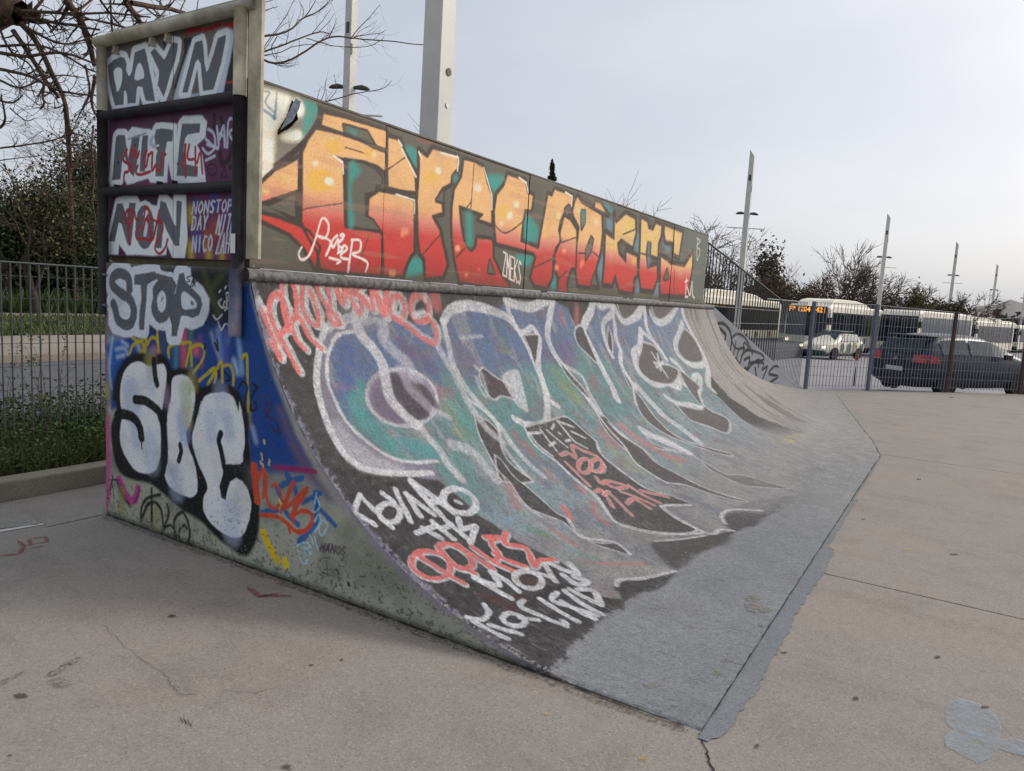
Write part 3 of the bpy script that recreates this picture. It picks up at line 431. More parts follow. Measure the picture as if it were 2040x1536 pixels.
ART['side'] = [
[1, 150, 60, 110, 0, 265, 90, 0, 4633, 654, 4556, 665, 4549, 144, 4605, -19, 4644, -18],
[1, 98, 40, 80, 0, 213, 80, 0, 4622, 1750, 4577, 1751, 4579, 662, 4641, 636],
[1, 12, 52, 112, 0, 242, 100, 0, 4595, 1103, 3225, 1555, 3163, 1377, 3058, 1134, 2856, 804, 2705, 628, 2790, 595, 3180, 529, 3265, 912, 4541, 701, 4551, 1006],
[1, 40, 84, 150, 0, 589, 80, 0, 4554, 1185, 4390, 1169, 4354, 1073, 4493, 989, 4567, 761, 4569, 1054],
[1, 16, 18, 24, 0, 724, 100, 0, 4573, 1633, 3296, 1650, 3289, 1329, 3374, 1286, 3541, 1311, 3705, 1261, 4567, 1199],
[0, 60, 66, 24, 366, 244, 80, 0, 3605, 1586, 3543, 1450],
[0, 52, 58, 24, 391, 240, 80, 0, 3524, 1526, 3456, 1578],
[0, 54, 60, 26, 473, 242, 80, 0, 3554, 1494, 3473, 1366],
[0, 178, 70, 74, 505, 259, 80, 0, 3790, 1255, 3789, 1058],
[0, 200, 70, 90, 494, 253, 80, 0, 3673, 1173, 3673, 1147],
[0, 70, 110, 110, 393, 262, 80, 0, 3855, 1211, 3865, 1017],
[0, 44, 70, 70, 431, 265, 80, 0, 3921, 1232, 3920, 1112],
[0, 52, 60, 70, 613, 269, 80, 0, 3988, 1201, 4010, 1104],
[0, 66, 96, 92, 499, 255, 80, 0, 3726, 1273, 3725, 1064],
[0, 110, 60, 100, 327, 251, 80, 0, 3642, 1227, 3620, 1074],
[0, 140, 150, 170, 175, 244, 80, 0, 3541, 1261, 3459, 1115],
[0, 90, 120, 160, 473, 242, 80, 0, 3481, 1278, 3439, 1117],
[0, 60, 66, 140, 469, 240, 80, 0, 3422, 1270, 3410, 1120],
[0, 120, 150, 180, 306, 235, 80, 0, 3306, 1241, 3274, 1071],
[0, 140, 160, 190, 309, 237, 80, 0, 3342, 1126, 3312, 1067],
[0, 150, 90, 100, 443, 272, 80, 0, 4079, 1125, 4033, 1102],
[0, 150, 150, 150, 366, 281, 80, 0, 4244, 1132, 4220, 1099],
[0, 70, 90, 130, 387, 238, 80, 0, 3365, 1323, 3402, 1221],
[0, 150, 166, 184, 232, 170, 70, 1, 4516, 1159, 4557, 982, 4533, 839],
[0, 150, 166, 184, 226, 166, 70, 1, 4479, 1091, 4391, 1105, 4354, 1073],
[0, 150, 166, 184, 228, 166, 70, 1, 4467, 1042, 4391, 1063],
[0, 150, 166, 184, 225, 165, 70, 1, 4415, 1146, 4353, 1123],
[0, 150, 136, 22, 220, 48, 100, 1, 4335, 1075, 4292, 1135, 4208, 1163, 4184, 1116, 4232, 1084],
[0, 150, 136, 22, 216, 47, 100, 1, 4172, 1096, 4148, 1229, 4137, 1271],
[0, 150, 136, 22, 213, 47, 100, 1, 4149, 1147, 4102, 1192, 4044, 1183, 4033, 1116],
[0, 150, 136, 22, 219, 48, 100, 1, 4310, 1182, 4232, 1161, 4172, 1193],
[0, 150, 136, 22, 211, 46, 100, 1, 4044, 1244, 4044, 1169],
[0, 150, 136, 22, 203, 45, 100, 1, 3931, 1091, 3920, 1159, 3742, 1194, 3736, 1161, 3767, 1060],
[0, 150, 136, 22, 200, 44, 100, 1, 3726, 1175, 3714, 1065],
[0, 150, 136, 22, 197, 43, 100, 1, 3715, 1170, 3642, 1189, 3600, 1154, 3631, 1086, 3698, 1027],
[0, 150, 136, 22, 195, 43, 100, 1, 3650, 980, 3518, 1065, 3508, 1047, 3567, 969],
[0, 150, 136, 22, 191, 42, 100, 1, 3507, 983, 3478, 1082, 3449, 1110, 3437, 997],
[0, 150, 136, 22, 187, 41, 100, 1, 3439, 1086, 3380, 1098, 3346, 1051, 3344, 994],
[0, 150, 136, 22, 183, 40, 100, 1, 3276, 1145, 3248, 1169, 3234, 1137, 3220, 928, 3223, 865],
[1, 140, 128, 24, 0, 216, 80, 0, 4611, 867, 4565, 872, 4560, 762, 4606, 757],
[1, 120, 110, 24, 0, 201, 70, 0, 3214, 897, 3196, 900, 3193, 782, 3212, 779],
[0, 16, 18, 26, 127, 35, 100, 1, 3510, 1212, 3480, 1170, 3490, 1227],
[0, 16, 18, 26, 130, 36, 100, 1, 3591, 1193, 3601, 1166],
[0, 14, 14, 20, 138, 34, 100, 1, 3301, 980, 3264, 1022, 3226, 995, 3252, 911],
[0, 14, 14, 20, 136, 33, 100, 1, 3189, 1018, 3145, 1002, 3179, 973, 3195, 937],
[0, 14, 14, 20, 136, 33, 100, 1, 3194, 906, 3200, 875, 3163, 879, 3152, 908, 3178, 922],
[0, 14, 14, 20, 143, 35, 100, 1, 3478, 1056, 3467, 1019],
[0, 14, 14, 20, 141, 34, 100, 1, 3419, 1056, 3369, 1023, 3418, 1005],
[0, 52, 36, 66, 74, 33, 90, 1, 3088, 953, 3090, 944, 3096, 936, 3104, 931, 3114, 930, 3123, 933, 3129, 939, 3132, 948, 3130, 957, 3124, 965, 3115, 970, 3105, 971, 3097, 968, 3090, 962, 3088, 953],
[0, 52, 36, 66, 74, 32, 90, 1, 3041, 950, 3042, 939, 3047, 930, 3055, 924, 3064, 923, 3072, 927, 3078, 935, 3080, 945, 3078, 956, 3073, 965, 3065, 971, 3056, 972, 3048, 968, 3043, 960, 3041, 950],
[0, 52, 36, 66, 74, 33, 90, 1, 3074, 915, 3076, 906, 3081, 898, 3090, 893, 3099, 892, 3108, 894, 3115, 901, 3117, 910, 3115, 919, 3109, 927, 3101, 932, 3091, 933, 3082, 930, 3076, 924, 3074, 915],
[0, 52, 36, 66, 74, 32, 90, 1, 3039, 907, 3041, 899, 3046, 892, 3054, 888, 3063, 887, 3071, 889, 3077, 895, 3079, 902, 3077, 911, 3072, 918, 3064, 922, 3055, 923, 3047, 921, 3042, 915, 3039, 907],
[0, 50, 30, 50, 104, 33, 90, 1, 3083, 899, 3103, 875],
[0, 50, 30, 50, 103, 32, 90, 1, 3041, 897, 3082, 856, 3029, 856],
[0, 50, 30, 50, 102, 32, 90, 1, 2983, 830, 2978, 816, 2978, 803, 2984, 793, 2995, 788, 3009, 790, 3022, 798, 3033, 811, 3038, 825, 3038, 838, 3031, 848, 3020, 852, 3007, 850, 2993, 842, 2983, 830],
[0, 50, 30, 50, 101, 32, 90, 1, 2947, 819, 2966, 774],
[1, 172, 178, 190, 0, 77, 100, 0, 4447, 1622, 4325, 1622, 4313, 1598, 4022, 1623, 4016, 1593, 3922, 1583, 3878, 1538, 3856, 1611, 3729, 1617, 3718, 1563, 3615, 1516, 3558, 1449, 3562, 1373, 3612, 1300, 3705, 1268, 3790, 1275, 3811, 1201, 3854, 1174, 3943, 1184, 3965, 1243, 4056, 1243, 4148, 1284, 4172, 1200, 4268, 1186, 4292, 1198, 4390, 1173, 4516, 1188, 4566, 1242, 4564, 1385, 4545, 1401, 4562, 1520, 4523, 1599],
[0, 172, 178, 190, 1536, 41, 100, 1, 4332, 1473, 4343, 1535, 4423, 1564, 4501, 1540, 4512, 1487, 4431, 1445, 4326, 1408, 4284, 1344, 4309, 1273, 4377, 1251, 4458, 1278, 4488, 1347, 4507, 1371],
[0, 172, 178, 190, 1003, 37, 100, 0, 3922, 1537, 3872, 1457, 3835, 1579, 3790, 1589, 3771, 1542, 3707, 1500, 3635, 1458, 3619, 1415, 3644, 1356, 3706, 1336, 3780, 1344, 3817, 1339, 3842, 1265, 3855, 1221, 3907, 1217, 3904, 1280, 3932, 1338, 3943, 1444, 3922, 1537],
[0, 172, 178, 190, 985, 39, 100, 0, 4283, 1530, 4275, 1561, 4067, 1585, 4033, 1549, 4142, 1508, 4154, 1400, 4178, 1234, 4231, 1230, 4225, 1320, 4206, 1431, 4218, 1499, 4283, 1500, 4283, 1530],
[0, 72, 75, 80, 670, 41, 100, 1, 4332, 1473, 4343, 1535, 4423, 1564, 4501, 1540, 4512, 1487, 4431, 1445, 4326, 1408, 4284, 1344, 4309, 1273, 4377, 1251, 4458, 1278, 4488, 1347, 4507, 1371],
[1, 72, 75, 80, 0, 39, 100, 0, 4283, 1530, 4275, 1561, 4067, 1585, 4033, 1549, 4142, 1508, 4154, 1400, 4178, 1234, 4231, 1230, 4225, 1320, 4206, 1431, 4218, 1499, 4283, 1500],
[1, 72, 75, 80, 0, 38, 100, 0, 3899, 1419, 3905, 1375, 3923, 1335, 3951, 1304, 3986, 1287, 4023, 1284, 4059, 1297, 4088, 1325, 4107, 1364, 4113, 1408, 4106, 1454, 4087, 1494, 4058, 1524, 4023, 1541, 3986, 1542, 3952, 1528, 3924, 1501, 3906, 1463, 3899, 1419],
[1, 72, 75, 80, 0, 37, 100, 0, 4078, 1578, 3900, 1557, 3856, 1513, 3899, 1433, 4033, 1519],
[1, 72, 75, 80, 0, 37, 100, 0, 3922, 1537, 3872, 1457, 3835, 1579, 3790, 1589, 3771, 1542, 3707, 1500, 3635, 1458, 3619, 1415, 3644, 1356, 3706, 1336, 3780, 1344, 3817, 1339, 3842, 1265, 3855, 1221, 3907, 1217, 3904, 1280, 3932, 1338, 3943, 1444],
[1, 172, 178, 190, 0, 38, 100, 0, 3957, 1416, 3961, 1389, 3973, 1366, 3991, 1353, 4011, 1352, 4029, 1363, 4042, 1384, 4047, 1412, 4042, 1440, 4029, 1462, 4011, 1475, 3991, 1476, 3973, 1465, 3961, 1444, 3957, 1416],
[0, 72, 75, 80, 86, 38, 100, 1, 3988, 1441, 4005, 1414],
[1, 172, 178, 190, 0, 36, 100, 1, 3813, 1463, 3781, 1481, 3728, 1460, 3675, 1424, 3680, 1392, 3780, 1380, 3812, 1408],
[0, 72, 75, 80, 131, 36, 100, 1, 3722, 1416, 3701, 1413, 3717, 1426],
[1, 172, 178, 190, 0, 58, 100, 0, 4148, 1501, 4096, 1504, 4090, 1423, 4113, 1354, 4131, 1272, 4154, 1270],
[0, 30, 32, 38, 98, 29, 100, 1, 3724, 1570, 3760, 1559, 3731, 1542, 3760, 1536],
[0, 30, 32, 38, 98, 29, 100, 0, 3703, 1557, 3728, 1512],
[0, 30, 32, 38, 98, 29, 100, 1, 3703, 1557, 3692, 1545, 3713, 1535],
[0, 30, 32, 38, 98, 29, 100, 0, 3677, 1542, 3713, 1512],
[0, 30, 32, 38, 98, 29, 100, 0, 3702, 1532, 3681, 1514],
[0, 165, 170, 175, 70, 27, 100, 1, 3474, 1429, 3454, 1455, 3484, 1434, 3444, 1405],
[0, 165, 170, 175, 70, 27, 100, 1, 3409, 1426, 3410, 1418, 3414, 1412, 3419, 1409, 3425, 1408, 3431, 1411, 3435, 1417, 3436, 1425, 3435, 1432, 3431, 1438, 3426, 1442, 3420, 1442, 3415, 1439, 3411, 1433, 3409, 1426],
[0, 165, 170, 175, 69, 27, 100, 1, 3406, 1445, 3416, 1487, 3387, 1486, 3406, 1457, 3382, 1446],
[0, 165, 170, 175, 70, 27, 100, 1, 3424, 1394, 3386, 1415],
[0, 165, 170, 175, 69, 27, 100, 1, 3393, 1531, 3369, 1539, 3392, 1470],
[0, 165, 170, 175, 69, 27, 100, 1, 3364, 1533, 3381, 1427, 3386, 1396, 3338, 1418],
[0, 165, 170, 175, 70, 27, 100, 1, 3475, 1491, 3465, 1501],
[0, 165, 170, 175, 69, 27, 100, 1, 3426, 1512, 3417, 1524],
[0, 165, 170, 175, 71, 28, 100, 1, 3527, 1363, 3492, 1340, 3443, 1374],
[0, 165, 170, 175, 69, 27, 100, 1, 3357, 1367, 3358, 1363, 3362, 1359, 3367, 1357, 3373, 1357, 3379, 1358, 3383, 1361, 3384, 1366, 3383, 1370, 3379, 1374, 3374, 1376, 3368, 1376, 3362, 1375, 3359, 1371, 3357, 1367],
[0, 165, 170, 175, 69, 27, 100, 1, 3354, 1343, 3355, 1337, 3358, 1333, 3363, 1330, 3368, 1330, 3372, 1332, 3376, 1336, 3377, 1341, 3376, 1347, 3373, 1351, 3368, 1354, 3363, 1354, 3358, 1352, 3355, 1348, 3354, 1343],
[0, 165, 170, 175, 70, 27, 100, 1, 3482, 1328, 3452, 1286, 3423, 1320, 3384, 1316],
[1, 9, 9, 11, 0, 151, 100, 1, 4521, 768, 4501, 879, 4443, 980, 4344, 1059, 4221, 1094, 4128, 1088, 4079, 1084, 4022, 1106, 3954, 1088, 3908, 1040, 3876, 1029, 3812, 1043, 3727, 1031, 3661, 986, 3629, 950, 3537, 977, 3417, 991, 3320, 972, 3263, 923, 3224, 852, 3206, 701, 3188, 609, 3180, 529, 3135, 456, 3111, 350, 3124, 199, 3192, 72, 3258, 47, 3362, 69, 3505, 113, 3627, 166, 3792, 195, 3976, 256, 4125, 294, 4296, 287, 4440, 303, 4515, 395, 4545, 538, 4534, 625, 4480, 693, 4487, 759],
[1, 186, 191, 200, 0, 61, 100, 1, 4438, 777, 4424, 887, 4380, 971, 4293, 1026, 4220, 1038, 4126, 1018, 4079, 1029, 3987, 1045, 3959, 1007, 3959, 939, 3987, 812, 4001, 769, 4042, 726, 4020, 680, 4012, 633, 4015, 494, 4062, 396, 4152, 355, 4265, 352, 4351, 396, 4424, 470, 4445, 552, 4430, 639, 4406, 736, 4420, 714],
[1, 186, 191, 200, 0, 57, 100, 1, 3898, 966, 3854, 991, 3788, 1001, 3724, 985, 3686, 936, 3681, 871, 3701, 769, 3683, 860, 3719, 739, 3762, 670, 3743, 594, 3679, 495, 3654, 397, 3659, 333, 3703, 294, 3804, 289, 3908, 309, 3968, 364, 3961, 406, 3935, 507, 3949, 707, 3923, 830, 3931, 772, 3908, 877],
[1, 186, 191, 200, 0, 53, 100, 1, 3618, 859, 3587, 902, 3506, 931, 3407, 943, 3338, 919, 3299, 855, 3293, 908, 3258, 803, 3244, 695, 3259, 604, 3236, 549, 3211, 434, 3182, 358, 3197, 273, 3239, 181, 3295, 145, 3375, 135, 3481, 158, 3566, 202, 3597, 251, 3592, 315, 3562, 375, 3581, 426, 3642, 501, 3693, 587, 3706, 655, 3669, 746, 3622, 867, 3648, 782],
[0, 120, 132, 158, 1814, 371, 50, 0, 4319, 849, 4304, 713],
[0, 150, 140, 70, 1103, 355, 50, 0, 4118, 1061, 4103, 978],
[0, 130, 140, 90, 1191, 335, 60, 0, 3773, 925, 3758, 833],
[0, 150, 140, 60, 733, 330, 50, 0, 3712, 1001, 3698, 945],
[0, 110, 124, 158, 1205, 339, 60, 0, 3795, 745, 3780, 652],
[0, 160, 150, 110, 747, 336, 60, 0, 3762, 785, 3748, 728],
[0, 130, 142, 165, 1147, 323, 50, 0, 3541, 780, 3526, 690],
[0, 120, 134, 160, 974, 313, 50, 0, 3388, 795, 3373, 719],
[0, 140, 150, 172, 1610, 362, 50, 0, 4119, 558, 4104, 436],
[0, 140, 150, 172, 1393, 348, 50, 0, 3866, 409, 3851, 302],
[0, 140, 148, 168, 1557, 319, 50, 0, 3357, 282, 3342, 158],
[0, 120, 132, 160, 991, 371, 50, 0, 4278, 603, 4262, 529],
[0, 150, 130, 150, 772, 347, 40, 0, 3967, 884, 3952, 826],
[0, 140, 150, 172, 949, 356, 40, 0, 4118, 964, 4103, 893],
[0, 140, 152, 176, 1261, 315, 40, 0, 3455, 939, 3440, 839],
[0, 150, 156, 150, 839, 315, 50, 0, 3315, 348, 3301, 282],
[0, 9, 9, 11, 600, 48, 100, 1, 4276, 797, 4174, 803, 4068, 774, 3976, 717],
[0, 9, 9, 11, 464, 47, 100, 1, 4079, 1057, 4070, 975, 4050, 919],
[0, 9, 9, 11, 659, 50, 100, 1, 4474, 672, 4392, 691, 4291, 680, 4228, 634, 4210, 572],
[0, 9, 9, 11, 130, 33, 100, 1, 4210, 562, 4207, 500],
[0, 9, 9, 11, 384, 46, 100, 1, 3819, 586, 3808, 552, 3833, 488],
[0, 9, 9, 11, 412, 42, 100, 1, 3448, 710, 3463, 661, 3435, 590, 3416, 525],
[1, 9, 9, 11, 0, 42, 100, 0, 3428, 538, 3280, 562, 3248, 591, 3203, 569, 3211, 434, 3256, 471, 3312, 479, 3363, 451, 3391, 377, 3399, 337, 3437, 345, 3455, 403, 3427, 485],
[0, 150, 50, 108, 561, 85, 100, 1, 4453, 262, 4400, 194, 4332, 147, 4273, 180, 4249, 245],
[0, 24, 20, 26, 296, 172, 90, 1, 4479, 244, 4449, 198, 4395, 148, 4339, 111],
[0, 24, 20, 26, 177, 167, 70, 1, 4234, 256, 4245, 203, 4281, 144],
[1, 110, 104, 40, 0, 259, 60, 0, 4464, 212, 4394, 217, 4396, 43, 4466, 28],
[1, 110, 104, 50, 0, 406, 50, 0, 4153, 170, 4028, 195, 4001, 84, 4028, 3, 4153, 1],
[0, 20, 22, 24, 217, 82, 100, 1, 4217, 42, 4212, 124, 4153, 196, 4015, 248],
[0, 20, 22, 24, 215, 81, 100, 1, 4202, 67, 4146, 159, 4063, 188, 4001, 143, 3985, 55],
[0, 20, 22, 24, 216, 82, 100, 1, 4104, 268, 4104, 37],
[0, 20, 22, 24, 211, 80, 100, 1, 3945, 200, 3932, 141, 3994, 15],
[0, 20, 22, 24, 210, 79, 100, 1, 4001, 1, 3981, 39, 3921, 77, 3868, 56, 3848, -6],
[0, 20, 22, 24, 205, 77, 100, 1, 3868, 6, 3875, 112, 3803, 184, 3745, 140, 3723, 56, 3757, -9],
[0, 20, 22, 24, 205, 77, 100, 1, 3828, -1, 3822, 74, 3771, 110, 3754, 93],
[0, 26, 24, 30, 81, 35, 100, 0, 4539, 282, 4515, 132],
[0, 26, 24, 30, 81, 35, 100, 0, 4564, 149, 4528, 270, 4502, 205],
[0, 26, 24, 30, 81, 35, 100, 0, 4578, 235, 4486, 254],
[0, 26, 24, 30, 81, 35, 100, 0, 4547, 232, 4552, 143],
[0, 150, 165, 185, 265, 233, 60, 0, 3181, 778, 3152, 709],
[1, 82, 72, 96, 0, 371, 90, 0, 3000, 917, 2950, 930, 2835, 758, 2675, 606, 2550, 493, 2615, 494, 2750, 564, 2873, 697],
[1, 96, 96, 104, 0, 647, 50, 0, 3225, 551, 2830, 606, 2691, 506, 2885, 454, 3201, 451],
[0, 120, 26, 78, 283, 63, 90, 1, 3002, 593, 2830, 614, 2695, 623],
[0, 14, 72, 132, 336, 63, 90, 1, 2958, 497, 2868, 546, 2790, 575],
[0, 14, 72, 132, 336, 63, 90, 1, 2909, 571, 2857, 530, 2825, 466, 2843, 406],
[0, 14, 72, 132, 298, 66, 90, 1, 3089, 333, 2974, 364],
[0, 14, 72, 132, 339, 64, 90, 1, 2935, 416, 2902, 365, 2816, 323],
[0, 14, 72, 132, 277, 62, 90, 1, 2785, 446, 2663, 519],
[0, 14, 72, 132, 393, 62, 90, 1, 2691, 513, 2688, 424, 2695, 352, 2803, 233],
[0, 14, 72, 132, 288, 61, 90, 1, 2698, 456, 2612, 412, 2550, 377],
[0, 14, 72, 132, 258, 65, 90, 1, 2988, 492, 2945, 428],
[0, 168, 62, 34, 534, 40, 100, 1, 3165, 569, 3134, 390],
[0, 168, 62, 34, 229, 40, 100, 1, 3147, 476, 3085, 568, 3086, 414],
[0, 168, 62, 34, 208, 39, 100, 1, 3063, 536, 3060, 420, 3011, 371, 2960, 400, 2946, 456, 2989, 506, 3019, 486],
[0, 168, 62, 34, 253, 38, 100, 1, 2948, 362, 2858, 541, 2913, 391, 2754, 525, 2872, 357],
[0, 168, 62, 34, 253, 38, 100, 1, 2784, 404, 2725, 402, 2714, 362, 2761, 303, 2829, 284, 2891, 310, 2984, 332, 3100, 312],
[0, 168, 62, 34, 170, 39, 100, 1, 2891, 310, 2874, 267],
[0, 168, 62, 34, 218, 38, 100, 1, 2784, 404, 2842, 370, 2851, 326],
[0, 186, 170, 60, 155, 32, 100, 1, 2961, 428, 2945, 406],
[0, 170, 160, 100, 140, 33, 90, 1, 3108, 651, 3105, 639],
[0, 170, 160, 100, 140, 33, 90, 1, 3102, 630, 3099, 618],
[0, 170, 160, 100, 141, 33, 90, 1, 3112, 607, 3109, 594],
[0, 170, 160, 100, 140, 33, 90, 1, 3096, 595, 3092, 583],
[0, 170, 160, 100, 139, 33, 90, 1, 3044, 629, 3041, 617],
[0, 170, 160, 100, 139, 33, 90, 1, 3049, 610, 3045, 598],
[0, 170, 160, 100, 139, 33, 90, 1, 3089, 723, 3085, 710],
[0, 140, 176, 200, 81, 24, 90, 1, 2686, 514, 2706, 413, 2660, 450, 2691, 506],
[0, 140, 176, 200, 81, 25, 90, 1, 2695, 366, 2668, 407, 2648, 377, 2693, 311],
[0, 140, 176, 200, 81, 24, 90, 1, 2639, 385, 2600, 366, 2645, 301, 2666, 345],
[0, 140, 176, 200, 84, 25, 90, 1, 2817, 211, 2775, 128, 2741, 144, 2768, 216, 2718, 185, 2739, 244, 2817, 211],
[0, 140, 176, 200, 83, 25, 90, 1, 2731, 288, 2701, 253, 2738, 209],
[0, 140, 176, 200, 82, 25, 90, 1, 2692, 283, 2666, 219],
[0, 70, 44, 66, 97, 24, 90, 0, 2651, 219, 2639, 264, 2634, 238, 2614, 266, 2627, 221],
[0, 70, 44, 66, 96, 24, 90, 0, 2614, 223, 2589, 269, 2589, 226],
[0, 70, 44, 66, 96, 24, 90, 0, 2604, 240, 2590, 242],
[0, 70, 44, 66, 96, 24, 90, 0, 2576, 227, 2564, 271, 2552, 230, 2540, 274],
[0, 70, 44, 66, 95, 24, 90, 0, 2516, 276, 2531, 262, 2536, 244, 2527, 232, 2512, 247, 2507, 264, 2516, 276],
[0, 70, 44, 66, 94, 24, 90, 0, 2469, 277, 2482, 280, 2494, 268, 2478, 251, 2489, 237, 2502, 239],
[0, 66, 62, 64, 64, 24, 60, 1, 2507, 148, 2524, 130, 2552, 117, 2587, 111, 2622, 114, 2649, 125, 2663, 143, 2660, 162, 2643, 181, 2614, 194, 2578, 199, 2545, 196, 2518, 184, 2505, 167, 2507, 148],
[0, 66, 62, 64, 65, 24, 60, 1, 2603, 178, 2590, 104],
[0, 66, 62, 64, 64, 24, 60, 1, 2556, 183, 2544, 102],
[0, 66, 62, 64, 64, 24, 60, 1, 2620, 132, 2518, 151],
[0, 66, 62, 64, 63, 24, 60, 1, 2511, 201, 2458, 248],
[0, 176, 150, 20, 512, 100, 100, 1, 3081, 220, 3037, 160, 2972, 94],
[0, 186, 160, 20, 552, 130, 100, 1, 2907, 99, 2900, 86],
[0, 40, 10, 50, 172, 59, 100, 1, 2447, 103, 2443, 94],
[1, 40, 42, 40, 0, 372, 50, 0, 3974, -26, 3539, -21, 3174, -5, 3173, -31, 3974, -68]]
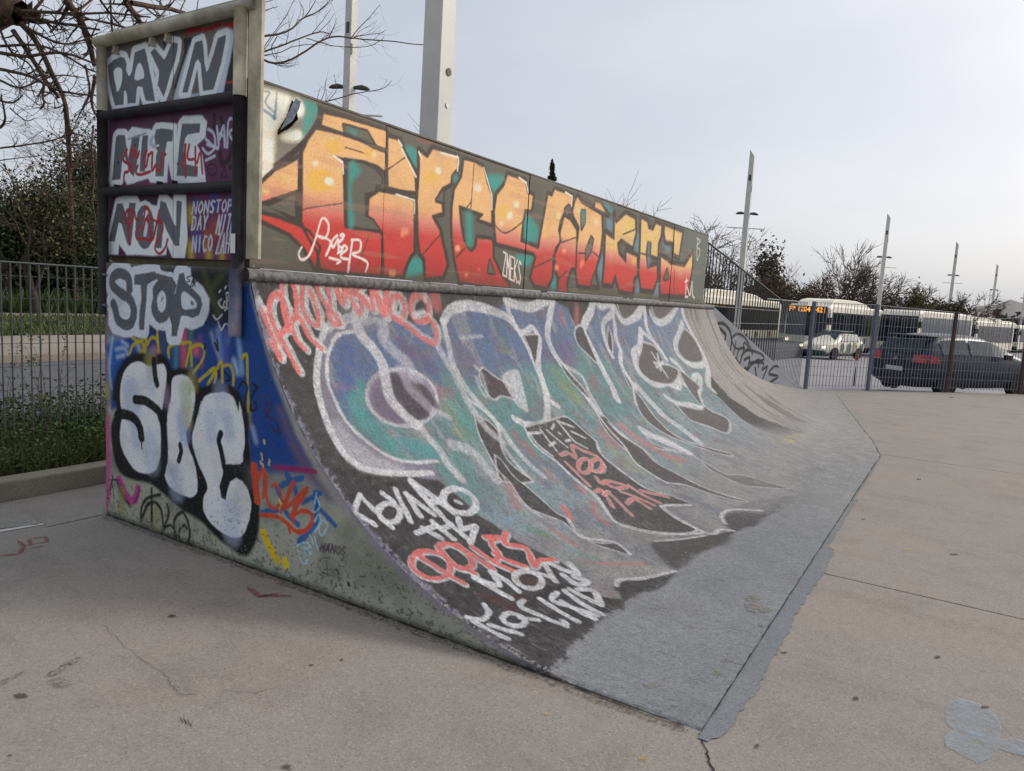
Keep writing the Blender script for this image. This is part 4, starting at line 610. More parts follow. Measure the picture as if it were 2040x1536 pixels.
ART['board'] = [
[1, 120, 118, 104, 0, 302, 100, 0, 2611, 2579, 3028, 2587, 3000, 2427, 2716, 2150, 2621, 2058],
[1, 236, 230, 205, 0, 293, 100, 0, 2611, 2565, 2726, 2572, 2805, 2563, 2778, 2471, 2711, 2356, 2705, 2194, 2621, 2073],
[1, 240, 234, 212, 0, 215, 100, 1, 2846, 2565, 2899, 2555, 2915, 2528, 2895, 2491, 2839, 2470, 2817, 2504],
[1, 240, 234, 212, 0, 213, 100, 1, 2760, 2359, 2841, 2396, 2904, 2390, 2884, 2354, 2802, 2329, 2751, 2334],
[0, 236, 232, 214, 512, 233, 100, 1, 2669, 2490, 2665, 2263, 2687, 2122],
[1, 44, 138, 128, 0, 158, 90, 0, 2898, 2586, 3017, 2586, 3024, 2538, 2987, 2473, 2894, 2364, 2897, 2452, 2916, 2520],
[0, 110, 130, 150, 118, 29, 80, 1, 2640, 2550, 2673, 2551, 2645, 2499, 2689, 2458],
[0, 70, 110, 150, 120, 44, 80, 1, 2716, 2562, 2699, 2452, 2695, 2421],
[0, 60, 110, 160, 169, 58, 80, 1, 2637, 2453, 2670, 2442, 2700, 2426],
[0, 52, 40, 34, 366, 63, 100, 1, 3028, 2587, 3020, 2496, 2936, 2373, 2834, 2273, 2725, 2183],
[1, 52, 40, 34, 0, 86, 100, 0, 2994, 2595, 3223, 2615, 3598, 2603, 3602, 2541, 3226, 2553, 3018, 2544],
[1, 44, 138, 128, 0, 205, 90, 1, 3776, 2503, 3913, 2493, 3921, 2378, 3842, 2402],
[1, 44, 138, 128, 0, 313, 90, 1, 4751, 2469, 4940, 2467, 4926, 2396, 4842, 2384],
[1, 44, 138, 128, 0, 257, 90, 1, 3882, 1776, 3992, 1784, 4030, 1705, 3844, 1654],
[1, 44, 138, 128, 0, 315, 90, 1, 4758, 2485, 4989, 2514, 4958, 2425, 4864, 2379],
[1, 44, 138, 128, 0, 359, 90, 1, 5337, 2239, 5449, 2241, 5577, 2153, 5543, 2045, 5382, 2041],
[1, 44, 138, 128, 0, 355, 90, 1, 5242, 1915, 5511, 1925, 5429, 1838, 5293, 1852],
[1, 44, 138, 128, 0, 331, 90, 1, 5849, 1757, 5940, 1750, 5965, 1664, 5889, 1649],
[1, 96, 128, 140, 0, 392, 90, 1, 6823, 1961, 6943, 2025, 6953, 1776, 6837, 1880],
[1, 96, 124, 140, 0, 319, 90, 1, 6970, 2441, 7113, 2403, 7128, 2321, 6992, 2320],
[1, 44, 138, 128, 0, 312, 90, 1, 6783, 2578, 6947, 2574, 7093, 2512, 6961, 2494],
[1, 96, 124, 140, 0, 361, 90, 1, 7706, 2383, 7874, 2341, 7911, 2162, 7744, 2193],
[1, 96, 124, 140, 0, 372, 90, 1, 7927, 1886, 8003, 1719, 7884, 1699],
[1, 96, 124, 140, 0, 407, 90, 1, 8452, 1850, 8627, 1892, 8630, 1676, 8440, 1703],
[1, 96, 124, 140, 0, 313, 90, 1, 8621, 2319, 8913, 2313, 8836, 2222],
[0, 52, 40, 34, 315, 36, 100, 0, 2711, 2157, 2881, 2258, 2886, 2079, 2642, 1980, 2623, 1974, 2621, 2073, 2711, 2157],
[0, 52, 40, 34, 329, 37, 100, 0, 2624, 1924, 2741, 1916, 2865, 1894, 2974, 1865, 3056, 1781, 3026, 1643, 2934, 1762, 2825, 1833, 2625, 1886, 2624, 1924],
[0, 52, 40, 34, 368, 42, 100, 0, 2999, 2447, 3066, 2450, 3206, 2455, 3379, 2449, 3471, 2433, 3587, 2429, 3607, 2323, 3580, 2300, 3517, 2325, 3411, 2332, 3236, 2317, 3219, 2288, 3226, 2256, 3252, 1922, 3566, 1924, 3581, 1893, 3606, 1645, 3365, 1644, 3166, 1643, 3060, 1654, 3034, 1754, 2965, 1823, 2908, 1907, 2910, 1989, 2901, 2294, 2937, 2365, 2999, 2447],
[0, 52, 40, 34, 371, 42, 100, 0, 3051, 2544, 3226, 2557, 3559, 2563, 3593, 2561, 3600, 2440, 3484, 2444, 3303, 2459, 3032, 2463, 3051, 2544],
[0, 52, 40, 34, 418, 48, 100, 0, 3602, 2532, 3730, 2531, 3779, 2457, 3891, 2363, 3908, 2221, 3779, 2211, 3620, 2210, 3611, 2314, 3602, 2532],
[0, 52, 40, 34, 418, 48, 100, 0, 3538, 2179, 3721, 2188, 3895, 2172, 3918, 1828, 3881, 1795, 3839, 1733, 3813, 1652, 3616, 1645, 3587, 1913, 3494, 1985, 3440, 2006, 3447, 2124, 3538, 2179],
[0, 52, 40, 34, 468, 53, 100, 0, 3920, 2508, 4009, 2482, 4068, 2553, 4370, 2551, 4368, 2457, 4302, 2394, 4297, 2341, 4205, 2296, 4135, 2204, 4204, 2193, 4218, 2123, 4102, 2088, 4193, 2007, 4235, 1907, 4276, 1826, 4299, 1765, 4253, 1672, 4050, 1650, 4025, 1786, 3974, 1823, 3943, 1930, 3919, 2173, 3929, 2370, 3920, 2508],
[0, 52, 40, 34, 406, 60, 100, 0, 4431, 2546, 4569, 2552, 4698, 2536, 4765, 2415, 4829, 2343, 4841, 2219, 4852, 2116, 4644, 2133, 4713, 2177, 4410, 2198, 4436, 2088, 4480, 1974, 4538, 1909, 4593, 1889, 4644, 1929, 4656, 2002, 4862, 2007, 4885, 1972, 4896, 1866, 4962, 1806, 5030, 1735, 5162, 1664, 5166, 1631, 4900, 1630, 4689, 1631, 4456, 1646, 4415, 1729, 4373, 1825, 4337, 1960, 4320, 2074, 4319, 2181, 4334, 2308, 4417, 2417, 4431, 2546],
[0, 52, 40, 34, 489, 73, 100, 0, 5036, 2543, 5324, 2538, 5368, 2445, 5460, 2436, 5442, 2297, 5342, 2290, 5320, 2192, 5304, 2039, 5595, 2003, 5657, 2278, 5703, 2484, 5778, 2483, 5819, 2548, 6178, 2542, 6167, 2429, 6039, 2375, 5961, 2267, 5945, 2192, 6011, 2101, 5915, 2031, 5876, 1942, 5879, 1820, 5876, 1747, 5786, 1657, 5565, 1671, 5487, 1738, 5559, 1918, 5508, 1948, 4924, 1975, 4894, 2079, 4870, 2223, 4895, 2363, 4986, 2440, 5036, 2543],
[0, 52, 40, 34, 549, 81, 100, 0, 6031, 2337, 6169, 2317, 6309, 2232, 6348, 1875, 6237, 1855, 6173, 1724, 6201, 1623, 5997, 1628, 6006, 1753, 5927, 1848, 5898, 1968, 5986, 2086, 5974, 2171, 6031, 2337],
[0, 52, 40, 34, 589, 87, 100, 0, 6274, 2556, 6367, 2507, 6612, 2475, 6837, 2451, 6885, 2267, 6866, 2088, 6846, 2018, 6775, 1862, 6883, 1703, 6402, 1709, 6338, 1849, 6328, 2106, 6347, 2262, 6220, 2348, 6186, 2394, 6226, 2499, 6274, 2556],
[0, 52, 40, 34, 610, 90, 100, 0, 6660, 2561, 6785, 2565, 7001, 2458, 6642, 2479, 6660, 2561],
[0, 52, 40, 34, 688, 102, 100, 0, 7130, 2502, 7198, 2413, 7445, 2543, 7717, 2518, 7769, 2360, 7705, 2189, 7373, 2246, 7292, 2196, 7346, 2100, 7545, 2028, 7522, 2144, 7860, 2112, 7904, 1900, 7813, 1849, 7808, 1680, 7421, 1696, 7284, 1850, 7214, 1746, 6974, 1749, 6976, 2028, 6947, 2287, 7177, 2241, 7130, 2502],
[0, 52, 40, 34, 779, 116, 100, 0, 7870, 2552, 8082, 2532, 8140, 2462, 8271, 2460, 8340, 2547, 8547, 2539, 8553, 2410, 8485, 2307, 8503, 2130, 8253, 2143, 8244, 2284, 8135, 2290, 8119, 2163, 8195, 2012, 8495, 2064, 8554, 1905, 8432, 1735, 8041, 1736, 7941, 1918, 7912, 2253, 7870, 2552],
[0, 52, 40, 34, 859, 127, 100, 0, 8636, 2557, 9320, 2541, 9281, 2381, 9247, 2204, 9011, 2220, 9003, 2355, 8707, 2360, 8637, 2452, 8636, 2557],
[0, 52, 40, 34, 893, 132, 100, 0, 8582, 2185, 8962, 2114, 9486, 2116, 9770, 2318, 9819, 2139, 9764, 1916, 9649, 1710, 8672, 1695, 8623, 1908, 8582, 2185],
[2, 0, 0, 0, 0, 36, 100, 0, 2711, 2157, 2881, 2258, 2886, 2079, 2642, 1980, 2623, 1974, 2621, 2073],
[2, 0, 0, 0, 0, 38, 100, 0, 2624, 1924, 2741, 1916, 2865, 1894, 2974, 1865, 3056, 1781, 3026, 1643, 2934, 1762, 2825, 1833, 2625, 1886],
[2, 0, 0, 0, 0, 42, 100, 0, 2999, 2447, 3066, 2450, 3206, 2455, 3379, 2449, 3471, 2433, 3587, 2429, 3607, 2323, 3580, 2300, 3517, 2325, 3411, 2332, 3236, 2317, 3219, 2288, 3226, 2256, 3252, 1922, 3566, 1924, 3581, 1893, 3606, 1645, 3365, 1644, 3166, 1643, 3060, 1654, 3034, 1754, 2965, 1823, 2908, 1907, 2910, 1989, 2901, 2294, 2937, 2365],
[2, 0, 0, 0, 0, 43, 100, 0, 3051, 2544, 3226, 2557, 3559, 2563, 3593, 2561, 3600, 2440, 3484, 2444, 3303, 2459, 3032, 2463],
[2, 0, 0, 0, 0, 48, 100, 0, 3602, 2532, 3730, 2531, 3779, 2457, 3891, 2363, 3908, 2221, 3779, 2211, 3620, 2210, 3611, 2314],
[2, 0, 0, 0, 0, 48, 100, 0, 3538, 2179, 3721, 2188, 3895, 2172, 3918, 1828, 3881, 1795, 3839, 1733, 3813, 1652, 3616, 1645, 3587, 1913, 3494, 1985, 3440, 2006, 3447, 2124],
[2, 0, 0, 0, 0, 53, 100, 0, 3920, 2508, 4009, 2482, 4068, 2553, 4370, 2551, 4368, 2457, 4302, 2394, 4297, 2341, 4205, 2296, 4135, 2204, 4204, 2193, 4218, 2123, 4102, 2088, 4193, 2007, 4235, 1907, 4276, 1826, 4299, 1765, 4253, 1672, 4050, 1650, 4025, 1786, 3974, 1823, 3943, 1930, 3919, 2173, 3929, 2370],
[2, 0, 0, 0, 0, 60, 100, 0, 4431, 2546, 4569, 2552, 4698, 2536, 4765, 2415, 4829, 2343, 4841, 2219, 4852, 2116, 4644, 2133, 4713, 2177, 4410, 2198, 4436, 2088, 4480, 1974, 4538, 1909, 4593, 1889, 4644, 1929, 4656, 2002, 4862, 2007, 4885, 1972, 4896, 1866, 4962, 1806, 5030, 1735, 5162, 1664, 5166, 1631, 4900, 1630, 4689, 1631, 4456, 1646, 4415, 1729, 4373, 1825, 4337, 1960, 4320, 2074, 4319, 2181, 4334, 2308, 4417, 2417],
[2, 0, 0, 0, 0, 73, 100, 0, 5036, 2543, 5324, 2538, 5368, 2445, 5460, 2436, 5442, 2297, 5342, 2290, 5320, 2192, 5304, 2039, 5595, 2003, 5657, 2278, 5703, 2484, 5778, 2483, 5819, 2548, 6178, 2542, 6167, 2429, 6039, 2375, 5961, 2267, 5945, 2192, 6011, 2101, 5915, 2031, 5876, 1942, 5879, 1820, 5876, 1747, 5786, 1657, 5565, 1671, 5487, 1738, 5559, 1918, 5508, 1948, 4924, 1975, 4894, 2079, 4870, 2223, 4895, 2363, 4986, 2440],
[2, 0, 0, 0, 0, 82, 100, 0, 6031, 2337, 6169, 2317, 6309, 2232, 6348, 1875, 6237, 1855, 6173, 1724, 6201, 1623, 5997, 1628, 6006, 1753, 5927, 1848, 5898, 1968, 5986, 2086, 5974, 2171],
[2, 0, 0, 0, 0, 88, 100, 0, 6274, 2556, 6367, 2507, 6612, 2475, 6837, 2451, 6885, 2267, 6866, 2088, 6846, 2018, 6775, 1862, 6883, 1703, 6402, 1709, 6338, 1849, 6328, 2106, 6347, 2262, 6220, 2348, 6186, 2394, 6226, 2499],
[2, 0, 0, 0, 0, 91, 100, 0, 6660, 2561, 6785, 2565, 7001, 2458, 6642, 2479],
[2, 0, 0, 0, 0, 102, 100, 0, 7130, 2502, 7198, 2413, 7445, 2543, 7717, 2518, 7769, 2360, 7705, 2189, 7373, 2246, 7292, 2196, 7346, 2100, 7545, 2028, 7522, 2144, 7860, 2112, 7904, 1900, 7813, 1849, 7808, 1680, 7421, 1696, 7284, 1850, 7214, 1746, 6974, 1749, 6976, 2028, 6947, 2287, 7177, 2241],
[2, 0, 0, 0, 0, 116, 100, 0, 7870, 2552, 8082, 2532, 8140, 2462, 8271, 2460, 8340, 2547, 8547, 2539, 8553, 2410, 8485, 2307, 8503, 2130, 8253, 2143, 8244, 2284, 8135, 2290, 8119, 2163, 8195, 2012, 8495, 2064, 8554, 1905, 8432, 1735, 8041, 1736, 7941, 1918, 7912, 2253],
[2, 0, 0, 0, 0, 128, 100, 0, 8636, 2557, 9320, 2541, 9281, 2381, 9247, 2204, 9011, 2220, 9003, 2355, 8707, 2360, 8637, 2452],
[2, 0, 0, 0, 0, 134, 100, 0, 8582, 2185, 8962, 2114, 9486, 2116, 9770, 2318, 9819, 2139, 9764, 1916, 9649, 1710, 8672, 1695, 8623, 1908],
[0, 52, 40, 34, 175, 42, 100, 0, 2711, 2157, 2881, 2258, 2886, 2079, 2642, 1980, 2623, 1974, 2621, 2073, 2711, 2157],
[0, 52, 40, 34, 183, 44, 100, 0, 2624, 1924, 2741, 1916, 2865, 1894, 2974, 1865, 3056, 1781, 3026, 1643, 2934, 1762, 2825, 1833, 2625, 1886, 2624, 1924],
[0, 52, 40, 34, 205, 49, 100, 0, 2999, 2447, 3066, 2450, 3206, 2455, 3379, 2449, 3471, 2433, 3587, 2429, 3607, 2323, 3580, 2300, 3517, 2325, 3411, 2332, 3236, 2317, 3219, 2288, 3226, 2256, 3252, 1922, 3566, 1924, 3581, 1893, 3606, 1645, 3365, 1644, 3166, 1643, 3060, 1654, 3034, 1754, 2965, 1823, 2908, 1907, 2910, 1989, 2901, 2294, 2937, 2365, 2999, 2447],
[0, 52, 40, 34, 206, 49, 100, 0, 3051, 2544, 3226, 2557, 3559, 2563, 3593, 2561, 3600, 2440, 3484, 2444, 3303, 2459, 3032, 2463, 3051, 2544],
[0, 52, 40, 34, 232, 55, 100, 0, 3602, 2532, 3730, 2531, 3779, 2457, 3891, 2363, 3908, 2221, 3779, 2211, 3620, 2210, 3611, 2314, 3602, 2532],
[0, 52, 40, 34, 232, 55, 100, 0, 3538, 2179, 3721, 2188, 3895, 2172, 3918, 1828, 3881, 1795, 3839, 1733, 3813, 1652, 3616, 1645, 3587, 1913, 3494, 1985, 3440, 2006, 3447, 2124, 3538, 2179],
[0, 52, 40, 34, 260, 62, 100, 0, 3920, 2508, 4009, 2482, 4068, 2553, 4370, 2551, 4368, 2457, 4302, 2394, 4297, 2341, 4205, 2296, 4135, 2204, 4204, 2193, 4218, 2123, 4102, 2088, 4193, 2007, 4235, 1907, 4276, 1826, 4299, 1765, 4253, 1672, 4050, 1650, 4025, 1786, 3974, 1823, 3943, 1930, 3919, 2173, 3929, 2370, 3920, 2508],
[0, 52, 40, 34, 230, 70, 100, 0, 4431, 2546, 4569, 2552, 4698, 2536, 4765, 2415, 4829, 2343, 4841, 2219, 4852, 2116, 4644, 2133, 4713, 2177, 4410, 2198, 4436, 2088, 4480, 1974, 4538, 1909, 4593, 1889, 4644, 1929, 4656, 2002, 4862, 2007, 4885, 1972, 4896, 1866, 4962, 1806, 5030, 1735, 5162, 1664, 5166, 1631, 4900, 1630, 4689, 1631, 4456, 1646, 4415, 1729, 4373, 1825, 4337, 1960, 4320, 2074, 4319, 2181, 4334, 2308, 4417, 2417, 4431, 2546],
[0, 52, 40, 34, 277, 85, 100, 0, 5036, 2543, 5324, 2538, 5368, 2445, 5460, 2436, 5442, 2297, 5342, 2290, 5320, 2192, 5304, 2039, 5595, 2003, 5657, 2278, 5703, 2484, 5778, 2483, 5819, 2548, 6178, 2542, 6167, 2429, 6039, 2375, 5961, 2267, 5945, 2192, 6011, 2101, 5915, 2031, 5876, 1942, 5879, 1820, 5876, 1747, 5786, 1657, 5565, 1671, 5487, 1738, 5559, 1918, 5508, 1948, 4924, 1975, 4894, 2079, 4870, 2223, 4895, 2363, 4986, 2440, 5036, 2543],
[0, 52, 40, 34, 311, 95, 100, 0, 6031, 2337, 6169, 2317, 6309, 2232, 6348, 1875, 6237, 1855, 6173, 1724, 6201, 1623, 5997, 1628, 6006, 1753, 5927, 1848, 5898, 1968, 5986, 2086, 5974, 2171, 6031, 2337],
[0, 52, 40, 34, 333, 102, 100, 0, 6274, 2556, 6367, 2507, 6612, 2475, 6837, 2451, 6885, 2267, 6866, 2088, 6846, 2018, 6775, 1862, 6883, 1703, 6402, 1709, 6338, 1849, 6328, 2106, 6347, 2262, 6220, 2348, 6186, 2394, 6226, 2499, 6274, 2556],
[0, 52, 40, 34, 346, 106, 100, 0, 6660, 2561, 6785, 2565, 7001, 2458, 6642, 2479, 6660, 2561],
[0, 52, 40, 34, 390, 119, 100, 0, 7130, 2502, 7198, 2413, 7445, 2543, 7717, 2518, 7769, 2360, 7705, 2189, 7373, 2246, 7292, 2196, 7346, 2100, 7545, 2028, 7522, 2144, 7860, 2112, 7904, 1900, 7813, 1849, 7808, 1680, 7421, 1696, 7284, 1850, 7214, 1746, 6974, 1749, 6976, 2028, 6947, 2287, 7177, 2241, 7130, 2502],
[0, 52, 40, 34, 441, 135, 100, 0, 7870, 2552, 8082, 2532, 8140, 2462, 8271, 2460, 8340, 2547, 8547, 2539, 8553, 2410, 8485, 2307, 8503, 2130, 8253, 2143, 8244, 2284, 8135, 2290, 8119, 2163, 8195, 2012, 8495, 2064, 8554, 1905, 8432, 1735, 8041, 1736, 7941, 1918, 7912, 2253, 7870, 2552],
[0, 52, 40, 34, 487, 149, 100, 0, 8636, 2557, 9320, 2541, 9281, 2381, 9247, 2204, 9011, 2220, 9003, 2355, 8707, 2360, 8637, 2452, 8636, 2557],
[0, 52, 40, 34, 506, 155, 100, 0, 8582, 2185, 8962, 2114, 9486, 2116, 9770, 2318, 9819, 2139, 9764, 1916, 9649, 1710, 8672, 1695, 8623, 1908, 8582, 2185],
[0, 52, 40, 34, 324, 44, 100, 0, 3261, 2305, 3386, 2319, 3491, 2302, 3562, 2260, 3550, 2222, 3509, 2215, 3498, 2168, 3407, 2145, 3420, 2004, 3494, 1985, 3551, 1937, 3277, 1929, 3261, 2305],
[1, 86, 84, 72, 0, 44, 100, 0, 3261, 2305, 3386, 2319, 3491, 2302, 3562, 2260, 3550, 2222, 3509, 2215, 3498, 2168, 3407, 2145, 3420, 2004, 3494, 1985, 3551, 1937, 3277, 1929],
[1, 44, 138, 128, 0, 250, 90, 1, 3273, 2298, 3335, 2301, 3363, 2262, 3291, 2163, 3326, 1956, 3282, 1943],
[0, 52, 40, 34, 309, 42, 100, 0, 3216, 2508, 3415, 2514, 3484, 2453, 3229, 2473, 3216, 2508],
[1, 86, 84, 72, 0, 42, 100, 0, 3216, 2508, 3415, 2514, 3484, 2453, 3229, 2473],
[1, 44, 138, 128, 0, 245, 90, 1, 3252, 2495, 3327, 2494, 3302, 2476],
[1, 52, 40, 34, 0, 45, 100, 0, 3456, 2474, 3587, 2429, 3498, 2429],
[1, 52, 40, 34, 0, 41, 100, 0, 3134, 2323, 3297, 2324, 3237, 2292],
[1, 52, 40, 34, 0, 37, 100, 0, 2642, 1977, 2886, 2083, 2897, 1906, 2833, 1911],
[1, 86, 84, 72, 0, 37, 100, 0, 2681, 1963, 2861, 2055, 2864, 1935],
[0, 52, 40, 34, 393, 54, 100, 0, 4135, 2204, 4206, 2286, 4212, 2205, 4135, 2204],
[1, 86, 84, 72, 0, 54, 100, 0, 4135, 2204, 4206, 2286, 4212, 2205],
[0, 52, 40, 34, 407, 56, 100, 0, 4311, 2395, 4352, 2433, 4383, 2397, 4332, 2352, 4311, 2395],
[1, 86, 84, 72, 0, 56, 100, 0, 4311, 2395, 4352, 2433, 4383, 2397, 4332, 2352],
[1, 44, 138, 128, 0, 325, 90, 1, 4320, 2397, 4373, 2406, 4341, 2359],
[0, 52, 40, 34, 345, 64, 100, 0, 4830, 1744, 4850, 1841, 4924, 1739, 4830, 1744],
[1, 86, 84, 72, 0, 64, 100, 0, 4830, 1744, 4850, 1841, 4924, 1739],
[0, 52, 40, 34, 480, 89, 100, 0, 6526, 2059, 6626, 2200, 6676, 2178, 6647, 2069, 6540, 1974, 6526, 2059],
[1, 86, 84, 72, 0, 89, 100, 0, 6526, 2059, 6626, 2200, 6676, 2178, 6647, 2069, 6540, 1974],
[0, 52, 40, 34, 462, 86, 100, 0, 6367, 2417, 6453, 2429, 6469, 2327, 6406, 2255, 6367, 2417],
[1, 86, 84, 72, 0, 86, 100, 0, 6367, 2417, 6453, 2429, 6469, 2327, 6406, 2255],
[1, 44, 138, 128, 0, 501, 90, 1, 6383, 2407, 6455, 2416, 6444, 2298],
[0, 52, 40, 34, 683, 127, 100, 0, 8768, 1900, 8846, 2022, 8935, 1917, 8768, 1900],
[1, 86, 84, 72, 0, 127, 100, 0, 8768, 1900, 8846, 2022, 8935, 1917],
[0, 52, 40, 34, 435, 81, 100, 0, 6036, 2393, 6098, 2432, 6167, 2429, 6160, 2378, 6083, 2344, 6036, 2393],
[1, 86, 84, 72, 0, 81, 100, 0, 6036, 2393, 6098, 2432, 6167, 2429, 6160, 2378, 6083, 2344],
[0, 52, 40, 34, 498, 92, 100, 0, 6701, 1736, 6762, 1848, 6845, 1736, 6701, 1736],
[1, 86, 84, 72, 0, 93, 100, 0, 6701, 1736, 6762, 1848, 6845, 1736],
[0, 44, 138, 128, 796, 394, 90, 1, 4536, 2140, 4560, 1962],
[0, 44, 138, 128, 636, 354, 80, 1, 5375, 2198, 5402, 2065],
[0, 96, 124, 140, 673, 480, 80, 1, 8183, 2263, 8219, 2061],
[0, 70, 40, 34, 87, 33, 100, 1, 2911, 1965, 2948, 1990, 3222, 2057],
[0, 70, 40, 34, 103, 39, 100, 1, 3580, 2300, 3780, 2429],
[0, 70, 40, 34, 117, 44, 100, 1, 3999, 1810, 4195, 1971],
[0, 70, 40, 34, 94, 36, 100, 1, 3233, 2385, 3461, 2382],
[0, 70, 40, 34, 98, 37, 100, 1, 3459, 1886, 3376, 1701],
[0, 70, 40, 34, 128, 48, 100, 1, 4393, 1825, 4508, 1905],
[0, 70, 40, 34, 119, 49, 100, 1, 4569, 2552, 4556, 2202],
[0, 70, 40, 34, 118, 49, 100, 1, 4504, 2205, 4552, 2252],
[0, 70, 40, 34, 134, 55, 100, 1, 4880, 2124, 5056, 2074, 5309, 2191],
[0, 70, 40, 34, 118, 48, 100, 1, 4407, 1828, 4504, 1901],
[0, 70, 40, 34, 153, 63, 100, 1, 5523, 1822, 5865, 1929],
[0, 70, 40, 34, 167, 69, 100, 1, 6025, 2090, 6318, 2169],
[0, 70, 40, 34, 165, 68, 100, 1, 6006, 1753, 6156, 1838],
[0, 70, 40, 34, 176, 73, 100, 1, 6384, 2021, 6530, 2033],
[0, 70, 40, 34, 185, 76, 100, 1, 6647, 2069, 6846, 2018],
[0, 70, 40, 34, 211, 87, 100, 1, 7416, 2309, 7760, 2404],
[0, 70, 40, 34, 230, 95, 100, 1, 7955, 2150, 8253, 2143],
[0, 70, 40, 34, 260, 107, 100, 1, 8954, 2552, 9044, 2188],
[0, 70, 40, 34, 267, 110, 100, 1, 9111, 2021, 9150, 1763],
[0, 240, 228, 210, 116, 36, 90, 0, 3709, 2527, 3747, 2497],
[0, 240, 228, 210, 119, 37, 90, 0, 3748, 2479, 3901, 2326],
[0, 240, 228, 210, 100, 31, 90, 0, 3140, 2318, 3215, 2294, 3225, 2230],
[0, 240, 228, 210, 121, 37, 90, 0, 3707, 2181, 3896, 2170, 3901, 2083],
[0, 240, 228, 210, 134, 41, 90, 0, 4153, 2535, 4371, 2541, 4365, 2457],
[0, 240, 228, 210, 122, 38, 90, 0, 3921, 2494, 3947, 2460],
[0, 240, 228, 210, 100, 31, 90, 0, 3152, 2318, 3212, 2296],
[0, 240, 228, 210, 139, 46, 90, 0, 4698, 2531, 4829, 2343, 4840, 2235],
[0, 240, 228, 210, 155, 52, 90, 0, 5214, 2541, 5337, 2518, 5375, 2446],
[0, 240, 228, 210, 182, 61, 90, 0, 6028, 2544, 6166, 2528, 6165, 2441],
[0, 240, 228, 210, 125, 42, 90, 0, 4355, 2551, 4375, 2516, 4364, 2447],
[0, 226, 168, 60, 1215, 132, 85, 0, 3007, 2155, 3078, 2167],
[0, 245, 235, 220, 413, 134, 85, 0, 3099, 2166, 3123, 2170],
[0, 245, 225, 200, 239, 130, 85, 0, 2999, 2248, 3013, 2251],
[0, 245, 225, 200, 164, 134, 85, 0, 3120, 2408, 3130, 2410],
[0, 228, 170, 70, 826, 134, 85, 0, 3114, 2369, 3162, 2379],
[0, 245, 225, 200, 303, 148, 85, 0, 3465, 2387, 3483, 2390],
[0, 228, 170, 70, 600, 146, 85, 0, 3416, 2386, 3452, 2393],
[0, 245, 228, 205, 397, 176, 85, 0, 4124, 2404, 4150, 2409],
[0, 228, 172, 70, 889, 173, 85, 0, 4038, 2349, 4095, 2359],
[0, 230, 140, 100, 473, 165, 85, 0, 3795, 1954, 3824, 1957],
[0, 230, 140, 100, 235, 164, 85, 0, 3781, 1928, 3796, 1930],
[0, 235, 170, 130, 275, 192, 85, 0, 4406, 1896, 4424, 1898],
[0, 235, 215, 190, 449, 199, 85, 0, 4626, 2367, 4656, 2371],
[0, 236, 190, 110, 313, 117, 85, 0, 2651, 2039, 2669, 2042],
[0, 226, 150, 100, 398, 162, 85, 0, 3688, 1670, 3713, 1671],
[0, 245, 225, 195, 543, 221, 85, 0, 5083, 2218, 5121, 2223],
[0, 228, 172, 80, 1021, 216, 85, 0, 4963, 2235, 5032, 2244],
[0, 245, 225, 195, 468, 225, 85, 0, 5180, 2318, 5213, 2323],
[0, 240, 210, 180, 286, 217, 85, 0, 4978, 2141, 4997, 2143],
[0, 235, 160, 120, 289, 192, 85, 0, 4401, 1887, 4420, 1889],
[0, 220, 90, 70, 155, 206, 85, 0, 4701, 1757, 4711, 1758],
[0, 235, 140, 110, 187, 199, 85, 0, 4532, 1706, 4544, 1707],
[0, 226, 180, 90, 475, 252, 85, 0, 5695, 2130, 5729, 2133],
[0, 236, 200, 150, 493, 261, 85, 0, 5909, 2322, 5945, 2326],
[0, 236, 150, 110, 409, 271, 85, 0, 6061, 2019, 6091, 2021],
[0, 236, 150, 110, 401, 266, 85, 0, 5938, 1855, 5967, 1857],
[0, 236, 130, 100, 440, 292, 85, 0, 6454, 1935, 6487, 1937],
[0, 236, 130, 100, 274, 291, 85, 0, 6436, 1901, 6457, 1902],
[0, 238, 195, 150, 626, 302, 85, 0, 6701, 2354, 6749, 2360],
[0, 238, 195, 150, 370, 280, 85, 0, 6309, 2422, 6336, 2426],
[0, 214, 180, 60, 786, 347, 85, 0, 7549, 2425, 7612, 2432],
[0, 214, 180, 60, 490, 324, 85, 0, 7104, 2157, 7142, 2161],
[0, 206, 180, 80, 639, 376, 85, 0, 8057, 2329, 8109, 2334],
[0, 206, 170, 70, 613, 361, 85, 0, 7749, 2043, 7799, 2046],
[0, 236, 150, 110, 556, 421, 85, 0, 8797, 2086, 8844, 2089],
[0, 236, 180, 140, 707, 416, 85, 0, 8759, 2415, 8819, 2421],
[0, 220, 200, 180, 561, 198, 85, 0, 4603, 2364, 4641, 2370],
[0, 236, 214, 206, 137, 33, 100, 1, 2917, 1769, 2897, 1730, 2919, 1699, 2973, 1728, 3020, 1828, 3062, 1944, 3108, 1935, 3119, 1885, 3088, 1835, 3031, 1846, 3136, 1823, 3104, 1738],
[0, 236, 214, 206, 143, 35, 100, 1, 3188, 1862, 3147, 1824, 3161, 1790, 3197, 1842, 3203, 1777],
[0, 236, 214, 206, 144, 35, 100, 1, 3237, 1850, 3198, 1811, 3236, 1784, 3198, 1759],
[0, 236, 214, 206, 146, 36, 100, 1, 3228, 1757, 3276, 1792, 3245, 1807, 3225, 1739, 3285, 1730],
[0, 236, 214, 206, 148, 36, 100, 1, 3318, 1849, 3288, 1655],
[0, 236, 214, 206, 151, 37, 100, 1, 3311, 1848, 3384, 1851, 3385, 1788, 3322, 1762, 3453, 1725, 3443, 1664],
[0, 236, 214, 206, 143, 35, 100, 1, 3133, 1726, 3218, 1715, 3194, 1697],
